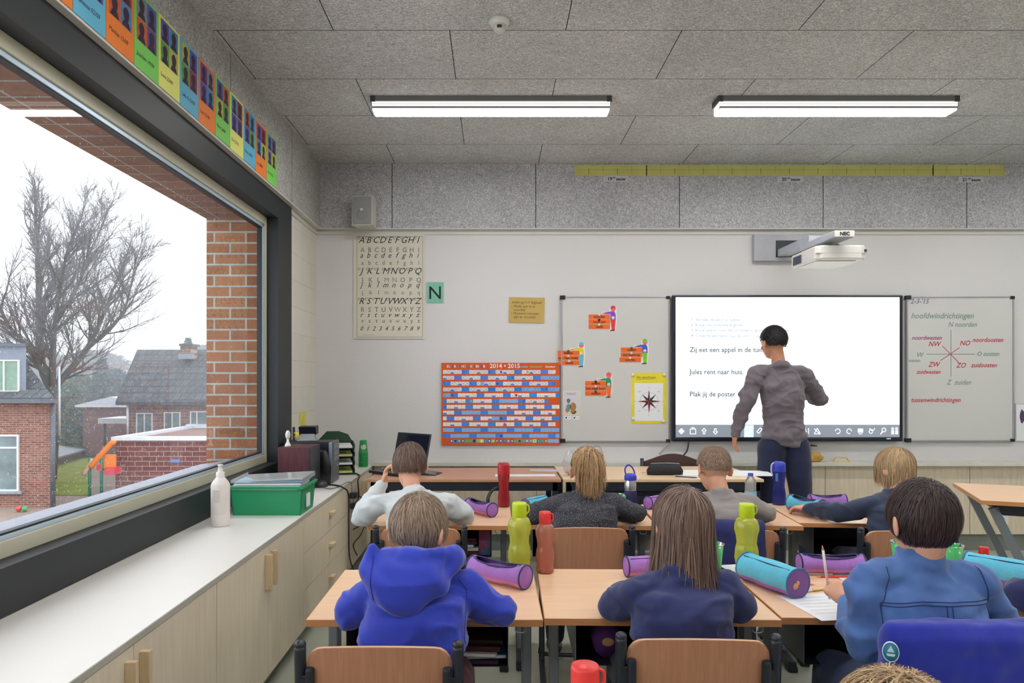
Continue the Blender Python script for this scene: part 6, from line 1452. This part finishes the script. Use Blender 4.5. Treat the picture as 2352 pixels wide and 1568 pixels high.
    person('boy in a white long-sleeved top with one hand raised to his face', (-.345, 3.34, .55), (-.365, 3.38, .77), (-.385, 3.43, .895), (-.41, 3.49, 1.01), 6, 22, 0,
        (-.655, 3.50, .765), (-.135, 3.52, .765), (-.56, 3.66, .90), (-.27, 3.68, .757), WHT, JNS, dict(mat=H_BR, n=5500, L=.055, style='short', nape=-.68, width=.002, seed=5, layer=.10), sw=.155, knit=.005, s=1.02, lh=dict(d=(.1, .0, 1), back=(-1, 0, 0), curl=.6))
    person('girl with a messy blond ponytail in a speckled charcoal sweater', (.42, 3.36, .55), (.43, 3.39, .76), (.44, 3.44, .885), (.452, 3.49, .985), 0, 24, 0,
        (.185, 3.53, .765), (.705, 3.53, .765), (.32, 3.70, .757), (.58, 3.70, .757), KNT, TRN, dict(mat=H_PT, n=6000, L=.16, ds=12, style='tail', nape=-.62, width=.0022, seed=6, layer=.06), sw=.15, knit=.004, fat=1.08, s=1.03)
    person('boy with cropped hair in a grey T-shirt', (1.07, 3.34, .55), (1.08, 3.38, .77), (1.085, 3.43, .885), (1.065, 3.48, 1.0), 12, 16, 4,
        (.90, 3.52, .765), (1.345, 3.50, .765), (1.0, 3.69, .757), (1.30, 3.70, .757), GRT, JNS, dict(mat=H_CR, n=6000, L=.014, ds=4, style='short', nape=-.55, width=.0018, seed=7, layer=.03, lift=.8, sc=.965), sleeve='short', sw=.145, knit=.0045)
    person('child with straight blond hair in a slate sweatshirt reaching out', (1.88, 3.36, .55), (1.91, 3.40, .77), (1.94, 3.46, .885), (1.965, 3.52, .985), 22, 26, 8,
        (1.71, 3.53, .775), (2.14, 3.58, .765), (1.61, 3.70, .765), (2.0, 3.74, .757), NVS, TRN, dict(mat=H_BL, n=5500, L=.10, ds=10, style='long', nape=-.55, width=.0024, seed=8, layer=.09, noise_amt=.12), sw=.14, knit=.0045, tyaw=14)
    person('blond child whose head tops the bottom edge of the picture', (.60, .62, .55), (.59, .72, .72), (.565, .85, .825), (.552, .97, .916), 8, 30, 0,
        (.40, .86, .77), (.76, .88, .77), (.48, 1.03, .757), (.66, 1.04, .757), BRW, JNS, dict(mat=H_BL, n=9000, L=.09, ds=10, style='short', nape=-.6, width=.0013, seed=9, layer=.12, sc=1.03, noise_amt=.3), knit=.004)
    person('child in navy mostly outside the picture, one sleeve at the turquoise case', (1.90, 1.98, .55), (1.90, 2.0, .77), (1.90, 2.06, .885), (1.90, 2.12, 1.0), 10, 20, 0,
        (1.585, 2.16, .775), (2.12, 2.10, .765), (1.70, 2.33, .757), (2.05, 2.3, .757), NAVY, JNS, dict(mat=H_BR, n=2500, L=.06, style='short', nape=-.65, width=.0025, seed=10), sw=.18, knit=.005, voxel=.007)
    # the teacher, standing between the tables and the lit board
    T = dict(legs=[(V((2.06, 5.33, .92)), V((2.04, 5.36, .50)), V((2.02, 5.34, .06))), (V((2.24, 5.33, .92)), V((2.27, 5.30, .50)), V((2.29, 5.22, .06)))])
    person('standing man with black hair in a grey sweater before the lit board', (2.15, 5.33, 1.0), (2.14, 5.33, 1.28), (2.115, 5.33, 1.53), (2.085, 5.36, 1.705), 18, 6, -3,
        (1.855, 5.30, 1.245), (2.46, 5.42, 1.28), (1.80, 5.36, 1.02), (2.42, 5.66, 1.34), SWT, TRN, dict(mat=H_BK, n=3500, L=.02, ds=4, style='short', nape=-.6, width=.003, seed=12, layer=.03, lift=.6), skin=1, s=1.22, sw=.16, hs=1.13, knit=.006, fat=.93,
        lh=dict(d=(-.1, .1, -1), back=(-1, 0, 0), thumb=(0, 1, 0), curl=.3), rh=dict(d=(0, 1, .3), curl=.5), voxel=.007, group=None, **T)

# jackets draped over two chairs
def jacket(name, label, x, y, z1, hw_, z0, col, rz=0.0, grp='jackets on chair backs'):
    o = thing('jacket', label, 'jacket', (x, y, 0), rz, grp)
    c = MB()
    c.loft([((0, -.0, z0), (hw_ * 1.05, 0, 0), (0, .060, 0)), ((0, -.0, (z0 + z1) / 2), (hw_ * 1.03, 0, 0), (0, .058, 0)), ((0, 0, z1 - .035), (hw_, 0, 0), (0, .046, 0)), ((0, .002, z1 - .004), (hw_ * .96, 0, 0), (0, .026, 0))], n=40, pw=5)
    me = remesh(c, .008, 4)
    displace(me, lambda p: .010 * noise.noise(V((p.x * 13, p.y * 8, p.z * 3))) + .004 * noise.noise(p * 22) + .008 * abs(noise.noise(V((p.x * 7 + 9, 0, p.z * 2.2)))))
    me.name = 'body'; me.materials.append(col); b = link('body', me, o)
    return o, b
jk, jb = jacket('jacket', 'bright blue fleece jacket with a round badge draped over a chair', 1.21, 1.80, .822, .232, .40, P('fleece_blue', srgb(30, 44, 158), .95, var=.06, scale=30, bump=.15, bscale=500, sheen=.3))
bx = at(2040, 1492, 1.745)
bd_ = MB(); Mb = Matrix.Translation((bx.x - 1.21, -.066, bx.z)) @ Matrix.Rotation(R(-25), 4, 'Z') @ Matrix.Rotation(R(90), 4, 'X')
bd_.lathe([(.0, .003), (.0165, .003), (.0165, 0)], P('badge_teal', srgb(40, 130, 160), .6), n=28, M=Mb @ Matrix.Diagonal((1, 1.35, 1, 1)))
bd_.lathe([(.0165, .0035), (.0185, .0035), (.0185, 0)], P('badge_white', srgb(210, 225, 230), .6), n=28, M=Mb @ Matrix.Diagonal((1, 1.35, 1, 1)))
bd_.poly([Mb @ V(p) for p in ((-.008, .0, .004), (.008, .0, .004), (.0, .016, .004))], MATS['badge_white']); bd_.poly([Mb @ V(p) for p in ((-.01, -.004, .004), (.01, -.004, .004), (.007, -.010, .004), (-.007, -.010, .004))], MATS['badge_white'])
bd_.build('badge', None, jk)
jacket('jacket', 'dark navy jacket hanging over the chair of the boy in grey T-shirt', 1.03, 3.145, .812, .15, .42, P('jacket_navy', srgb(40, 44, 96), .9, var=.08, scale=20, bump=.12, bscale=400), R(-3))

# pale pencil held upright in the fist of the pupil in denim
p = V((1.012, 2.175, .80)); o = thing('pencil', 'pale pencil held upright in the fist of the pupil in denim', 'pencil', p, 0)
MB().cyl((.004, .0, -.035), (-.012, .01, .11), .0042, None, P('pencil_pale', srgb(232, 214, 214), .4), n=8).build('barrel', None, o); MB().cyl((-.012, .01, .11), (-.0135, .011, .124), .0042, .0008, MATS['pencil_wood'], n=8).build('tip', None, o)
# ------------------------------------------------------------------ outside the window
GZ = -2.5
PAVE = P('outside_paving', srgb(150, 132, 122), .8, var=.12, scale=1.5); GRASS = P('lawn_green', srgb(128, 140, 50), .95, var=.2, scale=2.5, bump=.5, bscale=40)
struct('ground_outside', MB().box((-70, 2, GZ - .3), (-1.96, 90, GZ), PAVE))
tag(MB().poly([(-22, 24.2, GZ), (-13.6, 24.2, GZ), (-20.2, 36, GZ), (-24, 36, GZ)], GRASS, (0, 0, .03)).build('lawn'), 'green lawn strip between the brick house and the play structure', 'lawn', kind='structure')
WHF = P('white_window_frame', srgb(225, 228, 230), .5); WGL = P('house_glass', srgb(120, 138, 140), .15, var=.25, scale=2); WGD = P('house_glass_dark', srgb(88, 104, 108), .12, var=.35, scale=3)
def px_box(mb, x0, y0, x1, y1, Y, d, m): 
    a = at(x0, y1, Y); b = at(x1, y0, Y); mb.box((a.x, Y, a.z), (b.x, Y + d, b.z), m); return mb
def house_window(par, x0, y0, x1, y1, Y, mull=(), trans=(), t=3.0, gl=None):
    f = MB(); px_box(f, x0, y0, x1, y0 + t, Y - .06, .1, WHF); px_box(f, x0, y1 - t, x1, y1, Y - .06, .1, WHF); px_box(f, x0, y0 + t, x0 + t, y1 - t, Y - .06, .1, WHF); px_box(f, x1 - t, y0 + t, x1, y1 - t, Y - .06, .1, WHF)
    for m_ in mull: px_box(f, m_ - t / 2, y0 + t, m_ + t / 2, y1 - t, Y - .058, .09, WHF)
    for m_ in trans: px_box(f, x0 + t, m_ - t / 2, x1 - t, m_ + t / 2, Y - .058, .09, WHF)
    w_ = f.build('window', None, par); g = MB(); px_box(g, x0 + 1, y0 + 1, x1 - 1, y1 - 1, Y - .02, .05, gl or WGL); g.build('pane', None, w_)
# brick house with dormer
o = thing('brick_house', 'brick house with a grey dormer and tiled roof beyond the glass', 'house')
MB().poly([(-26, 22, GZ), (-13.53, 22, GZ), (-19.4, 30, GZ), (-26, 30, GZ)], BRKH, (0, 0, 3.3)).build('wall', None, o)
rf = MB(); A = V((-13.25, 21.7, .80)); Bk = V((-19.9, 30.3, .80)); C_ = V((-17.5, 26, 2.75)); D_ = V((-30, 26, 2.75)); E_ = V((-30, 21.7, .80))
for pl_ in ([A, C_, D_, E_], [A, Bk, C_]): rf.poly(pl_, ROOF, (0, 0, -.12))
rf.build('roof', None, o)
MB().box((-26, 21.6, .70), (-13.2, 21.75, .82), P('gutter_grey', srgb(90, 96, 104), .5)).build('gutter', None, o); MB().cyl((-13.42, 21.85, GZ), (-13.42, 21.85, .72), .07, None, MATS['gutter_grey'], n=10).build('downpipe', None, o)
dm = MB(); q0, q1 = at(-120, 903, 22.3), at(60, 796, 22.3); dm.poly([(q0.x, 22.3, q0.z), (q1.x, 22.3, q0.z), (q1.x - 2.2, 25.3, q0.z), (q0.x, 25.3, q0.z)], P('dormer_zinc', srgb(122, 130, 146), .5), (0, 0, q1.z - q0.z)); dmo = dm.build('dormer', None, o)
dr = MB(); dr.poly([(q0.x, 22.2, q1.z), (q1.x + .05, 22.2, q1.z), (q1.x - 2.2, 25.3, q1.z), (q0.x, 25.3, q1.z)], P('dormer_edge', srgb(88, 96, 110), .5), (0, 0, .10)); dr.build('dormer_roof', None, o)
house_window(o, -40, 826, 43, 900, 22.3, mull=(8,), gl=P('pane_green', srgb(120, 150, 132), .15, var=.2, scale=2))
house_window(o, -60, 998, 42, 1128, 22.0, trans=(1028,), t=4)
sl = MB(); px_box(sl, -60, 1128, 48, 1134, 21.9, .12, P('stone_sill', srgb(150, 160, 170), .6)); sl.build('sill', None, o)
# tiled house with chimney
o = thing('tiled_house', 'house with a long grey tiled roof, chimney and white windows', 'house')
MB().box((-15.3, 30, GZ), (-8, 36, .55), BRKF).build('wall', None, o)
rf = MB(); rf.poly([V((-15.6, 29.6, .50)), V((-8, 29.6, .50)), V((-8, 33, 2.78)), V((-16.4 + .0, 33, 2.78))], ROOF, (0, 0, -.15)); rf.poly([V((-16.4, 33, 2.78)), V((-8, 33, 2.78)), V((-8, 36.4, .5)), V((-15.6, 36.4, .5))], ROOF, (0, 0, -.15)); rf.build('roof', None, o)
ch = MB(); px_box(ch, 414, 793, 438, 824, 31.8, .7, BRKF); cho = ch.build('chimney', None, o); cc = MB(); px_box(cc, 411, 789, 441, 794, 31.7, .9, P('chimney_cap', srgb(90, 92, 96), .6)); cc.build('chimney_cap', None, cho)
fl = MB(); px_box(fl, 409, 812, 443, 824, 31.65, .1, P('lead_flashing', srgb(150, 155, 165), .5)); fl.build('flashing', None, cho)
house_window(o, 312, 948, 350, 1000, 30, mull=(331,), t=2.5); house_window(o, 376, 946, 414, 1000, 30, mull=(395,), t=2.5); house_window(o, 436, 944, 480, 976, 30, mull=(452,), t=2.5)
MB().cyl(at(293, 922, 29.8), at(293, 1010, 29.8), .05, None, WHF, n=8).build('downpipe', None, o)
# low building with white coping
o = thing('flat_roof_building', 'low dark brick building with white coping behind the window corner', 'building')
MB().box((-12.65, 24, GZ), (-5, 30, -.60), BRKL).build('wall', None, o)
WC = P('white_coping', srgb(222, 226, 234), .6)
MB().box((-12.75, 23.9, -.62), (-5, 24.25, -.50), WC).box((-12.75, 24.25, -.62), (-12.4, 29.7, -.50), WC).box((-12.75, 29.7, -.62), (-5, 30.1, -.44), WC).build('coping', None, o)
MB().box((-12.4, 24.25, -.70), (-5, 29.7, -.598), P('flat_roof', srgb(150, 120, 112), .8)).build('roof', None, o)
sg_ = MB(); px_box(sg_, 391, 1055, 413, 1062, 23.97, .02, P('blue_plate', srgb(90, 130, 200), .5)); sg_.build('sign', None, o)
# shed, garage, pole
o = thing('garden_shed', 'low shed with a sloping grey corrugated roof at the lawn edge', 'shed'); MB().poly([(-19.4, 30.9, GZ), (-20.6, 36, GZ), (-23, 36, GZ), (-21.6, 30.9, GZ)], P('shed_red', srgb(126, 88, 84), .8), (0, 0, .38)).build('wall', None, o)
rf = MB(); rf.poly([V((-19.2, 30.6, -2.08)), V((-20.5, 36.4, -2.08)), V((-23.5, 36.4, -1.65)), V((-22, 30.6, -1.65))], P('shed_roof', srgb(140, 142, 150), .6), (0, 0, -.08))
rf.build('roof', None, o)
o = thing('garage', 'brick garage with white roof edges between the two houses', 'garage'); MB().box((-20.6, 36, GZ), (-17.6, 41, .10), P('garage_brick', srgb(128, 96, 92), .8)).build('wall', None, o); MB().poly([V((-20.9, 35.8, .12)), V((-19.1, 35.8, .55)), V((-17.3, 35.8, .12)), V((-17.3, 35.8, .02)), V((-20.9, 35.8, .02))], WC, (0, 5, 0)).build('roof', None, o)
o = thing('carport', 'low carport with a white roof edge left of the tiled house', 'carport'); MB().box((-18.2, 33.0, -.62), (-15.8, 35, -.38), WC).build('roof', None, o)
for x_ in (-18.0, -16.0): MB().cyl((x_, 33.2, GZ), (x_, 33.2, -.62), .06, None, P('post_dark', srgb(70, 76, 80), .6), n=8).build('post', None, o)
o = MB().cyl(at(136, 1000, 27), at(136, 842, 27), .05, .04, WHF, n=8).build('lamp_pole'); o.data.transform(Matrix.Identity(4)); tag(o, 'slim pale pole standing in front of the tree trunk', 'pole')
MB()
fence_b = thing('garden_fence', 'dark board fence running behind the lawn', 'fence', (0, 0, 0)); MB().box((-24, 42.0, GZ), (-14, 42.1, -.9), P('fence_dark', srgb(84, 88, 88), .9, var=.2, scale=8, stretch=(6, 1, .3))).build('boards', None, fence_b)
# play structure
o = thing('play_structure', 'orange and red play structure beside the low building', 'play structure', (0, 0, 0))
OR_ = P('play_orange', srgb(240, 132, 40), .45); RD_ = P('play_red', srgb(214, 70, 84), .45); GN_ = P('play_green', srgb(40, 120, 96), .5); YG_ = P('play_cream', srgb(206, 170, 140), .6)
b_ = MB(); px_box(b_, 236, 1044, 264, 1076, 23.5, .1, OR_); b_.build('panel', None, o)
MB().tube([at(208, 1072, 23.4), at(222, 1055, 23.4), at(240, 1035, 23.4), at(256, 1018, 23.4), at(264, 1017, 23.4)], .09, OR_, res=4).build('slide_rail', None, o)
b_ = MB(); px_box(b_, 240, 1074, 262, 1090, 23.3, .5, RD_); b_.build('tub', None, o)
b_ = MB(); px_box(b_, 222, 1066, 232, 1080, 23.4, .3, P('play_red', (0, 0, 0))); b_.build('step', None, o)
for x_ in (206, 233): MB().cyl(at(x_, 1050, 23.45), V((at(x_, 1050, 23.45).x, 23.45, GZ)), .05, None, GN_, n=8).build('post', None, o)
MB().tube([at(192, 1090, 23.4), at(203, 1072, 23.4), at(213, 1055, 23.4)], .07, YG_, res=3).build('hand_rail', None, o)
for x_, c_, l_ in ((43, 'red', 'red ball lying at the foot of the brick house'), (57, 'green', 'green ball lying at the foot of the brick house')):
    p_ = at(x_, 1157, 21.2); tag(MB().sph(V((p_.x, 21.2, GZ + .10)), .085, P('ball_' + c_, srgb(200, 70, 74) if c_ == 'red' else srgb(70, 150, 90), .4)).build('ball'), l_, 'ball', 'balls on the paving')

# bare tree
random.seed(14)
BARK = P('bark', srgb(92, 92, 84), .95, var=.25, scale=1.2); TWIG = P('twig', srgb(118, 112, 118), .95, var=.1)
def tree(name, label, limbs, depth, twig_r, seed, group, spread=1.0, trunk=None, n0=14, mats=(BARK, TWIG)):
    rg = random.Random(seed); tv = MB(); tw = MB(); o = thing(name, label, 'tree', trunk[0], 0, group); O = V(trunk[0])
    tv.tube([p - O for p in map(V, trunk)], [r_ for r_ in np.linspace(limbs[0][1] * 1.0, limbs[0][1] * 1.25, len(trunk))], mats[0], n=10, res=0)
    def grow(p, d, r, L, lev):
        n = 4 if lev < 3 else 3; pts = [p]; q = p; dd = d
        for i in range(n):
            dd = (dd + V((rg.gauss(0, .10), rg.gauss(0, .10), .045 + rg.gauss(0, .05)))).normalized(); q = q + dd * L / n; pts.append(q)
        (tv if lev < 2 else tw).tube(pts, [r + (max(twig_r, r * .55) - r) * i / n for i in range(n + 1)], mats[0] if lev < 2 else mats[1], n=5 if lev < 2 else 3, cap=False)
        if lev >= depth: return
        k = (6, 6, 6, 4)[min(lev, 3)]
        for i in range(k):
            t = rg.uniform(.25, 1.0); j = min(n - 1, int(t * n)); pp = pts[j].lerp(pts[j + 1], t * n - j)
            ax = V((rg.gauss(0, 1), rg.gauss(0, 1), rg.gauss(0, .5))); ax = (ax - dd * ax.dot(dd)).normalized(); a = rg.uniform(.45, .95) * spread
            nd = (dd * math.cos(a) + ax * math.sin(a) + V((0, 0, .15))).normalized(); grow(pp, nd, max(twig_r, r * .42), L * rg.uniform(.45, .68), lev + 1)
        grow(q, dd, max(twig_r, r * .55), L * .6, lev + 1)
    for path, r in limbs:
        pts = [V(p) - O for p in path]; tv.tube(pts, [r * (1 - .65 * i / (len(pts) * 3 - 3)) for i in range((len(pts) - 1) * 3 + 1)], mats[0], n=8, res=3, cap=False)
        tot = len(pts) - 1
        for i in range(n0):
            t = (i + .8) / n0 * tot; j = min(tot - 1, int(t)); p = pts[j].lerp(pts[j + 1], t - j); d = (pts[j + 1] - pts[j]).normalized()
            ax = V((rg.gauss(0, 1), rg.gauss(0, 1), rg.gauss(0, .3))); ax = (ax - d * ax.dot(d)).normalized(); a = rg.uniform(.5, .95) * spread
            grow(p, (d * math.cos(a) + ax * math.sin(a) + V((0, 0, .2))).normalized(), r * .38, rg.uniform(1.2, 1.9) * (1 - .25 * t / tot), 1)
        grow(pts[-1], (pts[-1] - pts[-2]).normalized(), r * .4, 1.5, 0)
    tv.build('trunk', None, o); tw.build('twigs', None, o); return o
YT_ = 28.0
pp_ = lambda x, y, dy=0: at(x, y, YT_ + dy)
tree('bare_tree', 'tall bare tree with a forked mossy trunk rising between the two houses',
     [([pp_(118, 892), pp_(95, 835, .3), pp_(90, 740, .5), pp_(88, 640, .2), pp_(84, 555, 0)], .19),
      ([pp_(120, 890), pp_(122, 800, -.6), pp_(128, 730, -1.0), pp_(140, 650, -1.4)], .14),
      ([pp_(122, 892), pp_(160, 850, .4), pp_(200, 800, .8), pp_(228, 745, 1.0), pp_(250, 690, .9)], .15),
      ([pp_(205, 795, .8), pp_(250, 758, .3), pp_(285, 712, 0), pp_(300, 660, -.3)], .09),
      ([pp_(128, 730, -1.0), pp_(160, 690, -1.6), pp_(190, 630, -2.2), pp_(205, 585, -2.2)], .08),
      ([pp_(100, 850, -.2), pp_(62, 795, -1.0), pp_(18, 745, -1.6), pp_(-8, 680, -1.8)], .11),
      ([pp_(90, 720, .4), pp_(115, 655, 1.2), pp_(150, 600, 1.8), pp_(165, 560, 1.9)], .09)],
     3, .006, 4, None, trunk=[(at(121, 890, 28).x - .05, 28, GZ), tuple(at(124, 960, 28)), tuple(at(119, 888, 28))], n0=15)
# soft dark evergreens and hedge behind
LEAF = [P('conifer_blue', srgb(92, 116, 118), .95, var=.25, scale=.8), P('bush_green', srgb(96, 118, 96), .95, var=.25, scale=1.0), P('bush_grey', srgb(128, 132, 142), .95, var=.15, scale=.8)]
def bush(name, x, y, Y, w_, h_, m, label, shape, seed):
    """x,y px of the top; sizes in metres"""
    p = at(x, y, Y); O = V((p.x, Y, GZ)); H = p.z - GZ; o = thing(name, label, 'tree' if 'tree' in name or 'conifer' in name else 'bush', O, 0, 'evergreens between the houses'); rg = np.random.default_rng(seed)
    n = 14000 if Y < 60 else 22000; z = rg.random(n) ** .8 * H; r = (w_ * np.sqrt(np.clip(1 - (z / H), .02, 1)) if shape == 'dome' else w_ * (1 - z / H) * .95 + .1); a = rg.random(n) * 6.283; rr = r * np.sqrt(rg.random(n)) * 1.0
    c = np.c_[rr * np.cos(a), rr * np.sin(a), z]; t = bmesh.new()
    for i in range(n):
        s_ = rg.uniform(.03, .085) * (1 if Y < 60 else 1.5); v = [t.verts.new(V(c[i]) + V(rg.normal(size=3)) * s_) for _ in range(3)]; t.faces.new(v)
    m_ = MB(); m_._add(t, m, False); m_.build('foliage', None, o); MB().cyl((0, 0, 0), (0, 0, H * .8), .15, .04, BARK, n=8).build('trunk', None, o)
bush('conifer_tree', 235, 826, 44, 1.9, 5, LEAF[0], 'dark bluish conifer between bare tree and tiled house', 'cone', 1)
bush('conifer_tree', 268, 850, 47, 2.0, 5, LEAF[0], 'lower conifer close to the verge of the tiled house', 'dome', 2)
bush('evergreen_tree', 185, 862, 46, 2.6, 5, LEAF[1], 'rounded evergreen behind the garage with white roof edges', 'dome', 3)
bush('evergreen_tree', 150, 880, 40, 2.0, 5, LEAF[1], 'rounded evergreen directly behind the forked trunk', 'dome', 4)
bush('evergreen_bush', 190, 985, 37, 1.6, 3, LEAF[1], 'green bush at the far end of the lawn', 'dome', 5)
bush('evergreen_bush', 262, 990, 38, 1.5, 3, LEAF[1], 'green bush behind the play structure', 'dome', 6)
bush('conifer_tree', 432, 780, 42, 1.5, 5, LEAF[0], 'conifer top showing above the chimney of the tiled house', 'cone', 7)
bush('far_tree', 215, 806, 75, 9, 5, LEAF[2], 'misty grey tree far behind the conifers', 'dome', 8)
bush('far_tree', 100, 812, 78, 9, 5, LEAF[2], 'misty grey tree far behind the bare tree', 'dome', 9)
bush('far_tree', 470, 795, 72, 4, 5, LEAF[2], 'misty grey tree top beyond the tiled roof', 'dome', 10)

# drizzle haze over the gardens
m = bpy.data.materials.new('drizzle_haze'); m.use_nodes = True; nt = m.node_tree; nt.nodes.remove(nt.nodes['Principled BSDF'])
vs_ = N(nt, 'ShaderNodeVolumeScatter', Density=0.013); vs_.inputs['Color'].default_value = (.97, .98, 1, 1); nt.links.new(vs_.outputs[0], nt.nodes['Material Output'].inputs['Volume'])
tag(MB().box((-60, 20.8, GZ + .01), (-2.5, 95, 26), m).build('mist'), 'thin drizzle haze hanging over the gardens and houses', 'mist', kind='stuff')
